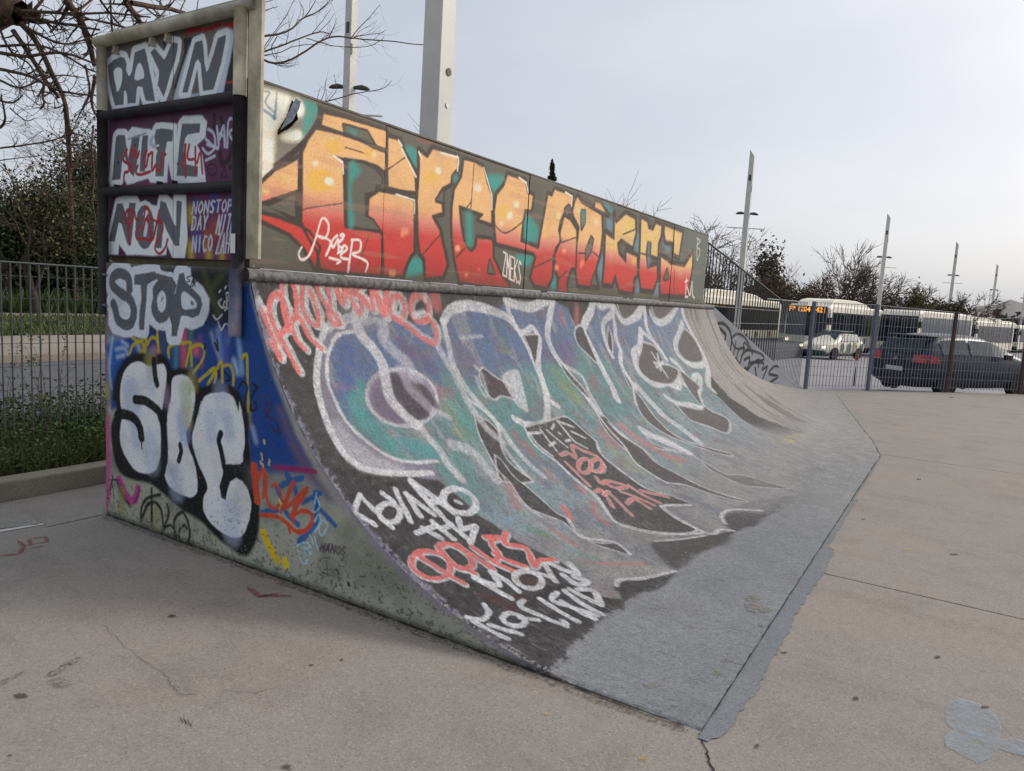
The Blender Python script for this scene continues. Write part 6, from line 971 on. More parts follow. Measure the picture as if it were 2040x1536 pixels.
[0, 206, 206, 208, 296, 79, 80, 1, 3674, 2023, 3612, 1978, 3536, 1943, 3452, 1921, 3368, 1911, 3289, 1916, 3220, 1932, 3164, 1960, 3123, 1997, 3099, 2040, 3094, 2087, 3106, 2136, 3137, 2182, 3184, 2225, 3245, 2260, 3319, 2286, 3400, 2300, 3485, 2302, 3566, 2290, 3637, 2265, 3693, 2228, 3726, 2182, 3735, 2129, 3717, 2075, 3674, 2023],
[1, 112, 96, 120, 0, 458, 80, 1, 3135, 2191, 3258, 2278, 3363, 2281, 3325, 2174, 3348, 2010, 3382, 1911, 3184, 1960, 3103, 2059],
[0, 206, 206, 208, 842, 116, 85, 1, 3289, 2687, 3255, 2612, 3269, 2527, 3330, 2440, 3357, 2341, 3323, 2225, 3290, 2118, 3323, 2012, 3382, 1911],
[0, 190, 188, 196, 939, 205, 65, 1, 3485, 2592, 3452, 2504, 3515, 2413, 3586, 2339, 3594, 2256, 3616, 2223],
[0, 170, 164, 178, 1068, 331, 60, 1, 3511, 2282, 3504, 2159, 3562, 2058, 3630, 1975],
[1, 58, 48, 56, 0, 161, 100, 1, 3383, 2270, 3460, 2265, 3465, 2142, 3533, 2019, 3553, 1952, 3436, 1946, 3381, 2057, 3357, 2141],
[1, 66, 58, 66, 0, 212, 100, 1, 3597, 2193, 3652, 2167, 3690, 2033, 3645, 1995, 3604, 2097],
[0, 206, 206, 208, 578, 161, 80, 1, 3407, 1907, 3427, 1797, 3445, 1705, 3426, 1608, 3439, 1479],
[0, 206, 206, 208, 372, 173, 50, 1, 3657, 1971, 3734, 1917],
[0, 206, 206, 208, 679, 190, 60, 1, 3966, 2450, 4021, 2227, 4015, 2021, 4014, 1903, 4043, 1753, 4096, 1668],
[0, 206, 206, 208, 873, 174, 60, 1, 3593, 1723, 3711, 1654, 3735, 1541, 3727, 1406],
[0, 206, 206, 208, 286, 200, 60, 1, 4301, 2278, 4339, 2205, 4269, 2030, 4231, 2070, 4252, 2187],
[0, 206, 206, 208, 203, 203, 70, 1, 4266, 2504, 4550, 2517],
[0, 204, 204, 202, 493, 46, 95, 1, 2593, 2693, 2610, 2559, 2616, 2409],
[0, 204, 204, 202, 493, 46, 95, 1, 2576, 2514, 2624, 2430],
[0, 204, 204, 202, 507, 47, 95, 1, 2657, 2516, 2642, 2653, 2665, 2735, 2719, 2764, 2762, 2708, 2741, 2599, 2668, 2533, 2688, 2431, 2705, 2328],
[0, 204, 204, 202, 520, 49, 95, 1, 2739, 2565, 2742, 2708, 2761, 2824, 2814, 2860, 2852, 2786, 2826, 2667, 2770, 2607, 2771, 2514, 2808, 2457],
[0, 204, 204, 202, 534, 50, 95, 1, 2794, 2633, 2843, 2642, 2870, 2529, 2929, 2457],
[0, 204, 204, 202, 543, 51, 95, 1, 2917, 2807, 2882, 2711, 2906, 2624, 2962, 2600, 2987, 2695, 2948, 2790],
[0, 204, 204, 202, 566, 53, 95, 1, 3054, 2854, 3023, 2803, 3058, 2732, 3109, 2679, 3138, 2616, 3094, 2607, 3064, 2661, 3107, 2742, 3103, 2831, 3054, 2854],
[0, 204, 204, 202, 702, 66, 95, 1, 3170, 2894, 3188, 2757, 3223, 2754, 3273, 2886],
[0, 204, 204, 202, 606, 57, 95, 1, 3273, 2886, 3285, 2774, 3330, 2672, 3380, 2758, 3316, 2793],
[0, 204, 204, 202, 363, 34, 95, 1, 3354, 2868, 3432, 2844, 3325, 2803],
[0, 204, 204, 202, 629, 59, 95, 1, 3399, 2758, 3460, 2707, 3487, 2873],
[0, 204, 204, 202, 873, 82, 95, 1, 3491, 2865, 3530, 2771, 3555, 2674, 3673, 2872],
[0, 204, 204, 202, 519, 45, 100, 1, 2570, 2733, 2582, 2694],
[0, 204, 204, 202, 520, 50, 100, 1, 2867, 2809, 2893, 2856, 2922, 2861, 2951, 2769, 2974, 2639],
[0, 222, 104, 98, 315, 37, 100, 1, 2574, 2697, 2591, 2564, 2597, 2415],
[0, 222, 104, 98, 315, 37, 100, 1, 2557, 2519, 2605, 2435],
[0, 222, 104, 98, 324, 38, 100, 1, 2638, 2522, 2622, 2658, 2645, 2739, 2699, 2768, 2742, 2713, 2721, 2604, 2649, 2538, 2669, 2437, 2686, 2334],
[0, 222, 104, 98, 332, 39, 100, 1, 2719, 2571, 2722, 2712, 2752, 2830, 2789, 2863, 2830, 2791, 2805, 2672, 2749, 2612, 2751, 2519, 2787, 2463],
[0, 222, 104, 98, 341, 40, 100, 1, 2773, 2638, 2822, 2647, 2849, 2535, 2908, 2463],
[0, 222, 104, 98, 347, 40, 100, 1, 2892, 2812, 2860, 2715, 2884, 2630, 2940, 2605, 2964, 2700, 2942, 2797],
[0, 222, 104, 98, 361, 42, 100, 1, 3028, 2858, 2998, 2807, 3035, 2736, 3085, 2684, 3115, 2621, 3071, 2612, 3041, 2666, 3083, 2746, 3077, 2835, 3028, 2858],
[0, 222, 104, 98, 446, 52, 100, 1, 3144, 2897, 3164, 2762, 3198, 2758, 3246, 2890],
[0, 222, 104, 98, 387, 45, 100, 1, 3246, 2890, 3259, 2778, 3305, 2677, 3354, 2763, 3290, 2798],
[0, 222, 104, 98, 232, 27, 100, 1, 3327, 2872, 3404, 2848, 3299, 2807],
[0, 222, 104, 98, 401, 47, 100, 1, 3373, 2763, 3433, 2712, 3460, 2877],
[0, 222, 104, 98, 564, 66, 100, 1, 3464, 2869, 3502, 2776, 3527, 2680, 3628, 2876],
[0, 204, 200, 198, 529, 84, 60, 1, 3762, 2733, 3750, 2699, 3726, 2671, 3694, 2653, 3663, 2649, 3636, 2659, 3621, 2682, 3618, 2713, 3629, 2746, 3651, 2774, 3681, 2792, 3713, 2797, 3741, 2787, 3758, 2764, 3762, 2733],
[0, 206, 96, 92, 407, 104, 90, 1, 3739, 2726, 3727, 2693, 3703, 2664, 3672, 2646, 3640, 2643, 3614, 2653, 3599, 2676, 3596, 2707, 3607, 2740, 3629, 2768, 3659, 2786, 3691, 2790, 3718, 2780, 3735, 2757, 3739, 2726],
[0, 204, 200, 198, 562, 89, 60, 1, 4023, 2741, 4012, 2701, 3983, 2666, 3941, 2642, 3896, 2635, 3857, 2644, 3830, 2669, 3822, 2704, 3831, 2742, 3858, 2776, 3914, 2803, 3941, 2809, 3982, 2800, 4012, 2776, 4023, 2741],
[0, 206, 96, 92, 432, 111, 90, 1, 3998, 2734, 3987, 2694, 3958, 2659, 3916, 2636, 3872, 2628, 3833, 2638, 3807, 2663, 3798, 2697, 3808, 2735, 3834, 2770, 3873, 2793, 3917, 2802, 3958, 2793, 3987, 2769, 3998, 2734],
[0, 204, 200, 198, 558, 88, 60, 1, 3625, 2667, 3743, 2607, 3854, 2523, 3975, 2478, 4040, 2585, 3986, 2670],
[0, 206, 96, 92, 428, 110, 90, 1, 3602, 2661, 3720, 2601, 3829, 2517, 3949, 2472, 4014, 2579, 3961, 2664],
[0, 196, 96, 92, 1195, 324, 70, 1, 4102, 2816, 4098, 2761],
[0, 206, 206, 208, 414, 144, 70, 1, 4001, 2853, 3984, 2779],
[0, 206, 206, 208, 456, 133, 80, 1, 3825, 2673, 3942, 2695],
[0, 206, 206, 208, 288, 126, 70, 1, 3712, 2722, 3703, 2707, 3691, 2695, 3676, 2689, 3664, 2688, 3655, 2695, 3651, 2706, 3654, 2721, 3663, 2736, 3675, 2748, 3689, 2755, 3702, 2755, 3711, 2749, 3715, 2737, 3712, 2722],
[1, 140, 134, 140, 0, 531, 45, 0, 3141, 2730, 3465, 2727, 3550, 2602, 3408, 2583, 3231, 2584, 3103, 2621],
[0, 206, 208, 212, 329, 40, 95, 1, 2655, 1565, 2558, 1487, 2579, 1429, 2607, 1378],
[0, 206, 208, 212, 337, 41, 95, 1, 2651, 1562, 2671, 1445, 2688, 1331],
[0, 206, 208, 212, 346, 42, 95, 1, 2788, 1378, 2757, 1364, 2725, 1361, 2697, 1369, 2679, 1386, 2674, 1409, 2683, 1434, 2704, 1455, 2734, 1470, 2767, 1474, 2796, 1467, 2816, 1450, 2821, 1426, 2811, 1400, 2788, 1378],
[0, 206, 208, 212, 354, 43, 95, 1, 2798, 1537, 2827, 1468],
[0, 206, 208, 212, 360, 44, 95, 1, 2901, 1537, 2864, 1432, 2831, 1331],
[0, 206, 208, 212, 369, 45, 95, 1, 2951, 1497, 2934, 1412, 2918, 1341],
[0, 206, 208, 212, 375, 46, 95, 1, 2952, 1490, 3015, 1319],
[0, 206, 208, 212, 451, 47, 95, 1, 3050, 1563, 3053, 1424, 3060, 1296],
[0, 206, 208, 212, 459, 48, 95, 1, 3051, 1559, 3115, 1431, 3158, 1295],
[0, 206, 208, 212, 458, 47, 95, 1, 3056, 1400, 3162, 1393],
[0, 206, 208, 212, 460, 50, 95, 1, 3348, 1273, 3296, 1257, 3241, 1259, 3195, 1278, 3165, 1310, 3157, 1349, 3170, 1388, 3205, 1418, 3254, 1436, 3310, 1436, 3361, 1418, 3395, 1385, 3405, 1344, 3388, 1304, 3348, 1273],
[0, 206, 208, 212, 240, 50, 95, 1, 3245, 1354, 3271, 1330],
[0, 206, 208, 212, 361, 44, 95, 0, 2804, 1255, 2959, 1253],
[0, 206, 208, 212, 362, 44, 95, 0, 2869, 1267, 2920, 1167],
[0, 206, 208, 212, 372, 45, 95, 0, 2964, 1282, 2986, 1142],
[0, 206, 208, 212, 378, 46, 95, 0, 2977, 1219, 3067, 1225],
[0, 206, 208, 212, 383, 47, 95, 0, 3056, 1264, 3074, 1121],
[0, 206, 208, 212, 391, 48, 95, 0, 3153, 1248, 3097, 1176, 3213, 1160, 3063, 1076],
[0, 206, 208, 212, 436, 41, 80, 1, 2773, 975, 2725, 958, 2675, 959, 2630, 978, 2600, 1009, 2589, 1048, 2599, 1086, 2628, 1118, 2673, 1136, 2724, 1137, 2773, 1120, 2807, 1088, 2820, 1048, 2807, 1007, 2773, 975],
[0, 206, 208, 212, 438, 41, 80, 1, 2684, 1131, 2721, 997, 2761, 870],
[0, 206, 208, 212, 464, 44, 80, 1, 2845, 1128, 2924, 1118, 2965, 1026, 2928, 949, 2838, 955, 2827, 1023, 2841, 1115],
[0, 206, 208, 212, 459, 43, 80, 1, 2847, 963, 2882, 900],
[0, 206, 208, 212, 481, 45, 80, 1, 2970, 1087, 2993, 981, 3009, 873],
[0, 206, 208, 212, 493, 46, 80, 1, 3044, 1044, 3065, 914, 3112, 797],
[0, 206, 208, 212, 511, 48, 80, 1, 3191, 1067, 3281, 1028, 3194, 1022, 3149, 931, 3064, 908],
[0, 206, 208, 212, 508, 48, 80, 1, 3132, 952, 3157, 871, 3208, 798],
[0, 206, 208, 212, 538, 51, 80, 1, 3363, 1035, 3273, 975, 3365, 890, 3265, 769, 3341, 782, 3443, 739],
[0, 208, 92, 88, 298, 38, 100, 1, 2777, 983, 2729, 966, 2679, 967, 2634, 985, 2604, 1017, 2593, 1055, 2602, 1094, 2632, 1126, 2676, 1144, 2728, 1145, 2777, 1128, 2811, 1096, 2824, 1056, 2811, 1015, 2777, 983],
[0, 208, 92, 88, 299, 38, 100, 1, 2688, 1139, 2725, 1005, 2766, 878],
[0, 208, 92, 88, 317, 40, 100, 1, 2849, 1136, 2928, 1127, 2970, 1034, 2932, 957, 2842, 963, 2831, 1031, 2845, 1123],
[0, 208, 92, 88, 314, 40, 100, 1, 2852, 971, 2887, 908],
[0, 208, 92, 88, 328, 42, 100, 1, 2975, 1096, 2998, 989, 3014, 881],
[0, 208, 92, 88, 337, 43, 100, 1, 3049, 1053, 3071, 922, 3118, 806],
[0, 208, 92, 88, 349, 45, 100, 1, 3197, 1076, 3287, 1037, 3200, 1031, 3154, 940, 3070, 916],
[0, 208, 92, 88, 347, 44, 100, 1, 3138, 961, 3163, 879, 3215, 807],
[0, 208, 92, 88, 368, 47, 100, 1, 3369, 1044, 3278, 984, 3371, 899, 3272, 777, 3349, 791, 3451, 748],
[0, 206, 208, 212, 354, 43, 95, 1, 2852, 883, 2876, 781, 2898, 678],
[0, 206, 208, 212, 360, 44, 95, 1, 2852, 883, 2929, 778, 2981, 867],
[0, 206, 208, 212, 368, 45, 95, 1, 2981, 867, 3000, 787, 2984, 691],
[0, 206, 208, 212, 385, 47, 95, 1, 3167, 660, 3130, 652, 3092, 657, 3062, 674, 3044, 700, 3041, 729, 3054, 757, 3081, 777, 3117, 787, 3155, 783, 3189, 766, 3209, 740, 3212, 709, 3196, 681, 3167, 660],
[0, 206, 208, 212, 376, 49, 80, 1, 3203, 778, 3273, 666],
[0, 206, 208, 212, 384, 50, 80, 1, 3348, 753, 3260, 629],
[0, 206, 208, 212, 451, 52, 95, 1, 3391, 734, 3414, 655, 3452, 595, 3502, 674],
[0, 206, 208, 212, 441, 51, 95, 1, 3357, 634, 3345, 538, 3429, 523, 3404, 589],
[0, 206, 208, 212, 305, 40, 95, 1, 2724, 724, 2705, 682, 2631, 662, 2574, 711],
[0, 206, 208, 212, 296, 38, 95, 1, 2574, 711, 2589, 613, 2607, 510],
[0, 206, 208, 212, 302, 39, 95, 1, 2624, 616, 2692, 490],
[0, 206, 208, 212, 315, 41, 95, 1, 2791, 528, 2768, 523, 2744, 528, 2723, 541, 2709, 561, 2705, 583, 2711, 602, 2727, 617, 2749, 622, 2774, 618, 2797, 605, 2812, 585, 2816, 563, 2809, 542, 2791, 528],
[0, 206, 208, 212, 282, 42, 95, 1, 2800, 567, 2860, 501],
[0, 206, 208, 212, 333, 43, 95, 1, 2940, 634, 2885, 613, 2909, 491, 2933, 382],
[0, 206, 208, 212, 345, 45, 95, 1, 3032, 591, 3021, 474, 3016, 366],
[0, 206, 208, 212, 358, 46, 95, 1, 3169, 567, 3082, 545, 3118, 437, 3151, 327],
[0, 206, 208, 212, 355, 46, 95, 1, 3114, 508, 3109, 317],
[0, 206, 208, 212, 366, 47, 95, 1, 3222, 549, 3189, 419, 3182, 309],
[0, 206, 208, 212, 375, 49, 95, 1, 3261, 541, 3264, 357],
[0, 206, 208, 212, 334, 43, 95, 1, 2958, 421, 2950, 391],
[0, 206, 208, 212, 381, 49, 95, 1, 3301, 514, 3368, 454, 3276, 367],
[0, 100, 30, 34, 506, 323, 40, 1, 2783, 772, 2842, 641],
[0, 100, 30, 34, 564, 360, 40, 1, 3078, 748, 3162, 670],
[0, 100, 30, 34, 422, 269, 40, 1, 2932, 672, 2947, 633]]
ART['wall'] = [
[0, 8, 8, 9, 584, 128, 100, 1, 11046, 1349, 11307, 1351, 11584, 1247, 11710, 1090, 11694, 901],
[0, 8, 8, 9, 617, 126, 100, 1, 11142, 1277, 11433, 1178, 11387, 1063],
[0, 8, 8, 9, 448, 137, 100, 1, 11726, 1027, 11750, 1137, 11957, 1190, 12284, 1133, 12550, 998, 12544, 914],
[0, 8, 8, 9, 438, 134, 100, 1, 11916, 1056, 11858, 857],
[0, 8, 8, 9, 393, 134, 100, 1, 11710, 1090, 11871, 977, 12068, 941],
[0, 8, 8, 9, 445, 136, 100, 1, 12082, 940, 11993, 765],
[0, 8, 8, 9, 543, 138, 100, 1, 12105, 940, 12314, 936, 12190, 709],
[0, 8, 8, 9, 413, 141, 100, 1, 12268, 1019, 12368, 1034, 12535, 948, 12401, 914, 12284, 994],
[0, 8, 8, 9, 483, 148, 100, 1, 12229, 823, 12535, 911, 13215, 826, 13402, 737, 13146, 706, 12646, 689],
[0, 8, 8, 9, 427, 145, 100, 1, 12629, 959, 12762, 838],
[0, 8, 8, 9, 575, 147, 100, 1, 12388, 752, 12646, 777, 12590, 577, 12754, 655, 13140, 727, 13134, 606],
[0, 8, 8, 9, 591, 151, 100, 1, 12973, 595, 13081, 433],
[0, 8, 8, 9, 505, 155, 100, 1, 12746, 686, 13381, 663, 13364, 543, 13645, 585, 13418, 363],
[0, 8, 8, 9, 543, 166, 100, 1, 14307, 566, 14011, 570, 13763, 453, 14323, 370, 13822, 264, 14230, 213],
[0, 8, 8, 9, 893, 137, 100, 1, 11971, 766, 12129, 679],
[0, 8, 8, 9, 936, 143, 100, 1, 12435, 584, 12580, 577]]
def catmull(p, closed=False, sub=5):
    n = len(p)
    if n < 3: return p
    out = []
    for i in range(n if closed else n - 1):
        p0 = p[(i - 1) % n] if closed or i > 0 else p[0]; p1 = p[i]; p2 = p[(i + 1) % n]
        p3 = p[(i + 2) % n] if closed or i + 2 < n else p[-1]
        for k in range(sub):
            t = k / sub; out.append(.5 * ((2 * p1) + (p2 - p0) * t + (2 * p0 - 5 * p1 + 4 * p2 - p3) * t * t + (3 * p1 - p0 - 3 * p2 + p3) * t ** 3))
    if not closed: out.append(p[-1])
    return np.array(out)
def vnoise(U, V, scale, seed=0):
    r = np.random.default_rng(seed).random((64, 64)); x, y = U * scale, V * scale
    xi, yi = np.floor(x).astype(int), np.floor(y).astype(int); fx, fy = x - xi, y - yi
    fx, fy = fx * fx * (3 - 2 * fx), fy * fy * (3 - 2 * fy)
    g = lambda a, b: r[a % 64, b % 64]
    return (g(xi, yi) * (1 - fx) + g(xi + 1, yi) * fx) * (1 - fy) + (g(xi, yi + 1) * (1 - fx) + g(xi + 1, yi + 1) * fx) * fy
def fbm(U, V, s, seed=0): return (vnoise(U, V, s, seed) + .5 * vnoise(U, V, s * 2.1, seed + 1) + .25 * vnoise(U, V, s * 4.3, seed + 2)) / 1.75
def sstep(a, b, x): t = np.clip((x - a) / (b - a), 0, 1); return t * t * (3 - 2 * t)
def raster(key, UU, VV, base, grad, gain, minsoft, wob=.003, dry=0.0):
    col = base.copy(); u = UU[:, 0]
    rg = np.random.default_rng(99); TX = rg.random(UU.shape); TX = (TX + np.roll(TX, 1, 0) + np.roll(TX, 1, 1) + np.roll(TX, (1, 1), (0, 1))) / 4; TX = TX + .25 * (fbm(UU, VV, 16, 77) - .5)
    RG = (fbm(UU, VV, 9, 78) - .5) * .12 + (TX - .5) * .07
    W = (fbm(UU, VV, 30, 5) - .5) * 2 * wob
    for q in ART[key]:
        kind = q[0]     # 0 stroke, 1 filled shape, 2 shape filled with the surface's own gradient
        c = np.minimum(lin(q[1:4]) * gain, .86)
        w, soft, a, sm = q[4] / 10000., max(q[5] / 10000., minsoft), q[6] / 100., q[7]
        p = np.array(q[8:], float).reshape(-1, 2) / 1000.
        closed = kind != 0
        if sm == 1 and len(p) > 2: p = catmull(p, closed)
        pad = w / 2 + soft + wob + .002
        i0, i1 = np.searchsorted(u, [p[:, 0].min() - pad, p[:, 0].max() + pad])
        if i1 <= i0: continue
        vm = (VV[i0:i1] > p[:, 1].min() - pad) & (VV[i0:i1] < p[:, 1].max() + pad)
        js = np.nonzero(vm.any(axis=0))[0]
        if len(js) == 0: continue
        j0, j1 = js[0], js[-1] + 1
        su, sv, wb = UU[i0:i1, j0:j1], VV[i0:i1, j0:j1], W[i0:i1, j0:j1]
        D = np.full(su.shape, 9.0); ins = np.zeros(su.shape, bool)
        segs = [(p[i], p[(i + 1) % len(p)]) for i in range(len(p) if closed else len(p) - 1)]
        uu = u[i0:i1]
        for A, B in segs:
            e = B - A; l2 = e @ e + 1e-12
            a0, a1 = np.searchsorted(uu, [min(A[0], B[0]) - pad, max(A[0], B[0]) + pad])
            if a1 > a0:
                xu, xv = su[a0:a1], sv[a0:a1]
                t = np.clip(((xu - A[0]) * e[0] + (xv - A[1]) * e[1]) / l2, 0, 1)
                d = (xu - A[0] - t * e[0]) ** 2 + (xv - A[1] - t * e[1]) ** 2
                np.minimum(D[a0:a1], d, out=D[a0:a1])
            if closed and A[0] != B[0]:
                r0, r1 = np.searchsorted(uu, [min(A[0], B[0]), max(A[0], B[0])])
                if r1 > r0:
                    yy = A[1] + (uu[r0:r1, None] - A[0]) * (e[1] / e[0]); ins[r0:r1] ^= sv[r0:r1] < yy
        D = np.sqrt(D)
        sd = (w / 2 - D) if not closed else np.where(ins, D, -D)
        cov = sstep(-soft, soft, sd + (RG[i0:i1, j0:j1] if sm == 2 else wb)) * a
        if dry and sm != 2: cov = cov * (1 - dry * sstep(.50, .62, TX[i0:i1, j0:j1] + (.05 if c.mean() > .3 else -.05)))
        cov = cov[..., None]
        tgt = grad[i0:i1, j0:j1] if kind == 2 else c
        col[i0:i1, j0:j1] += (tgt - col[i0:i1, j0:j1]) * cov
    return col
def paint_mesh(name, P, col, wear, UV, mat, parent, extra=None, drop=None, flip=False):
    nu, nv = P.shape[:2]
    idx = np.arange(nu * nv).reshape(nu, nv)
    q = np.stack([idx[:-1, :-1], idx[1:, :-1], idx[1:, 1:], idx[:-1, 1:]], -1).reshape(-1, 4)
    if flip: q = q[:, ::-1]
    if drop is not None: q = q[~drop.reshape(-1)]
    V = P.reshape(-1, 3); Cc = np.concatenate([col.reshape(-1, 3), wear.reshape(-1, 1)], 1); ST = np.concatenate([UV.reshape(-1, 2), np.zeros((nu * nv, 1))], 1)
    q = q.tolist() if extra else q
    if extra:
        ev, ef, ec = extra; n0 = len(V)
        V = np.concatenate([V, np.array(ev, float)]); Cc = np.concatenate([Cc, np.tile(np.array([*ec, 0.]), (len(ev), 1))]); ST = np.concatenate([ST, np.array(ev, float)])
        q += [[i + n0 for i in f] for f in ef]; q = np.array(q)
    me = bpy.data.meshes.new(name); nvt = len(V); nf = len(q)
    me.vertices.add(nvt); me.vertices.foreach_set('co', V.astype(np.float32).reshape(-1))
    me.loops.add(nf * 4); me.loops.foreach_set('vertex_index', q.astype(np.int32).reshape(-1))
    me.polygons.add(nf); me.polygons.foreach_set('loop_start', np.arange(0, nf * 4, 4, dtype=np.int32)); me.polygons.foreach_set('loop_total', np.full(nf, 4, np.int32))
    me.polygons.foreach_set('use_smooth', np.ones(nf, bool) if extra is None else np.zeros(nf, bool))
    me.update(calc_edges=True)
    at1 = me.attributes.new('paint', 'FLOAT_COLOR', 'POINT'); at1.data.foreach_set('color', Cc.astype(np.float32).reshape(-1))
    at2 = me.attributes.new('st', 'FLOAT_VECTOR', 'POINT'); at2.data.foreach_set('vector', ST.astype(np.float32).reshape(-1))
    me.materials.append(mat)
    return link(bpy.data.objects.new(name, me), parent)
def boxfaces(x0, x1, y0, y1, z0, z1, skip=()):
    v = [(x0, y0, z0), (x1, y0, z0), (x1, y1, z0), (x0, y1, z0), (x0, y0, z1), (x1, y0, z1), (x1, y1, z1), (x0, y1, z1)]
    F = {'-z': (0, 3, 2, 1), '+z': (4, 5, 6, 7), '-y': (0, 1, 5, 4), '+x': (1, 2, 6, 5), '+y': (2, 3, 7, 6), '-x': (3, 0, 4, 7)}
    return v, [F[k] for k in F if k not in skip]

# ------------------------------------------------------------------ terrain, plaza, verge, road
def fence_x(y): return 16.16 + (2.70 - y) / .87
def zg(d): return -0.24 - .018 * max(0, d - 17)
mb = MB()
rings = [0, 8, 14, 17, 20, 26, 34, 44, 56, 75, 110, 180, 320, 700, 1500, 3000]; NA = 48; vs = []
for r in rings:
    for k in range(NA):
        t = 2 * math.pi * k / NA; vs.append((r * math.cos(t), r * math.sin(t), max(zg(r), -1.4)))
fs = [(i * NA + k, (i + 1) * NA + k, (i + 1) * NA + (k + 1) % NA, i * NA + (k + 1) % NA) for i in range(len(rings) - 1) for k in range(NA)]
mb.add(vs, fs); struct(mb.build('ground', M['depot']))
plaza = MB(); fx = fence_x(-16) + .12
plaza.prism([(-10, -16), (fx, -16), (fence_x(2.7) + .12, 2.7), (16.0, 3.6), (14.2, 5.32), (-10, 5.32)], -.9, -.025)
plaza = struct(plaza.build('plaza', M['joint']))
J1, J2, GAP = 4.66, 9.36, .006
def slab(poly):
    m = MB(); m.prism(poly, -.1, 0.0); o = m.build('concrete_slab', M['slab'], plaza, bevel=.004); return o
slab([(-10, -16), (J1 - GAP, -16), (J1 - GAP, 5.32), (-10, 5.32)])
slab([(J1 + GAP, -16), (J2 - GAP, -16), (J2 - GAP, 5.32), (J1 + GAP, 5.32)])
J3 = 14.2
slab([(J2 + GAP, -16), (J3 - GAP, -16), (J3 - GAP, 5.32), (J2 + GAP, 5.32)])
slab([(J3 + GAP, -16), (fx, -16), (fence_x(2.7) + .1, 2.7), (16.0, 3.6), (J3 + GAP, 5.30)])
def ribbon(name, pts, w, mat, parent, z=.003, jit=.4):
    m = MB(); L_, R_ = [], []
    for i, p in enumerate(pts):
        a = Vector(pts[max(0, i - 1)]); b = Vector(pts[min(len(pts) - 1, i + 1)]); d = (b - a).normalized(); n = Vector((-d.y, d.x)); ww = w * random.uniform(1 - jit, 1 + jit) * (.35 if i in (0, len(pts) - 1) else 1)
        L_.append((p[0] + n.x * ww, p[1] + n.y * ww, z)); R_.append((p[0] - n.x * ww, p[1] - n.y * ww, z))
    m.add(L_ + R_, [(i, i + len(pts), i + 1 + len(pts), i + 1) for i in range(len(pts) - 1)])
    return m.build(name, mat, parent)
def gpx(px, py, z=0.0):
    d = Matrix(CAMROT) @ Vector(((px - CX) / FPX, -(py - CY) / FPX, -1.0)); t = (z - CAMPOS.z) / d.z; p = CAMPOS + d * t; return (p.x, p.y)
def gline(pp, n=6, j=.012):
    out = []
    for (a, b) in zip(pp[:-1], pp[1:]):
        A, B = gpx(*a), gpx(*b)
        for k in range(n): t = k / n; out.append((A[0] + (B[0] - A[0]) * t + random.uniform(-j, j), A[1] + (B[1] - A[1]) * t + random.uniform(-j, j)))
    out.append(gpx(*pp[-1])); return out
ribbon('crack', gline([(1390, 1460), (1408, 1495), (1418, 1536), (1420, 1600)], 5, .006), .0035, M['crack'], plaza)
ribbon('crack', gline([(205, 1245), (250, 1290), (330, 1345), (352, 1382), (395, 1384)], 12, .007), .0007, M['crack'], plaza)
ribbon('crack', gline([(430, 1376), (500, 1382), (560, 1370)], 6, .008), .0006, M['crack'], plaza)
def blotch(name, px, py, rx, ry, mat, n=14, jit=.25, z=.0035):
    c = gpx(px, py); e1 = Vector(gpx(px + rx, py)) - Vector(c); e2 = Vector(gpx(px, py + ry)) - Vector(c); m = MB(); vs = []
    for k in range(n):
        t = 2 * math.pi * k / n; q = random.uniform(1 - jit, 1 + jit); vs.append((c[0] + q * (e1.x * math.cos(t) + e2.x * math.sin(t)), c[1] + q * (e1.y * math.cos(t) + e2.y * math.sin(t)), z))
    m.add(vs, [tuple(range(n))]); return m.build(name, mat, plaza)
for x, y, rx, ry, k in ((342, 1228, 8, 3, 'm_gum'), (42, 1387, 14, 6, 'm_gum'), (1868, 1310, 7, 3, 'm_gum'), (1561, 1301, 6, 2, 'm_gum'), (1962, 1409, 8, 3, 'm_gum'), (1508, 1488, 4, 5, 'm_gum'), (620, 1326, 5, 2, 'm_gum'), (570, 1530, 12, 5, 'm_gum'), (20, 1506, 5, 2, 'm_gum'), (1705, 1392, 7, 4, 'm_gum'), (1830, 955, 5, 1.5, 'm_gum'), (1896, 792, 4, 1, 'm_gum'), (1720, 1035, 5, 1, 'm_gum'), (1590, 955, 4, 1, 'm_gum'), (680, 1316, 4, 3, 'm_gum'), (1900, 1105, 8, 1.6, 'm_gum'), (1812, 1096, 12, 1.6, 'm_yel'), (1280, 1513, 9, 4, 'm_yel'), (1088, 1424, 6, 3, 'm_yel')):
    blotch('ground_mark', x, y, rx, ry, M[k])
pb = MB()
blue = [(1890, 1400), (1915, 1393), (1950, 1402), (1985, 1425), (1995, 1450), (1990, 1475), (2015, 1472), (2060, 1480), (2060, 1512), (2010, 1500), (1990, 1492), (1975, 1510), (1950, 1522), (1920, 1508), (1885, 1488), (1880, 1470), (1900, 1455), (1885, 1440), (1882, 1415)]
pb.add([(*gpx(*p), .0035) for p in blue], [tuple(range(len(blue)))]); pb.build('pale_blue_patch', M['m_blue'], plaza)
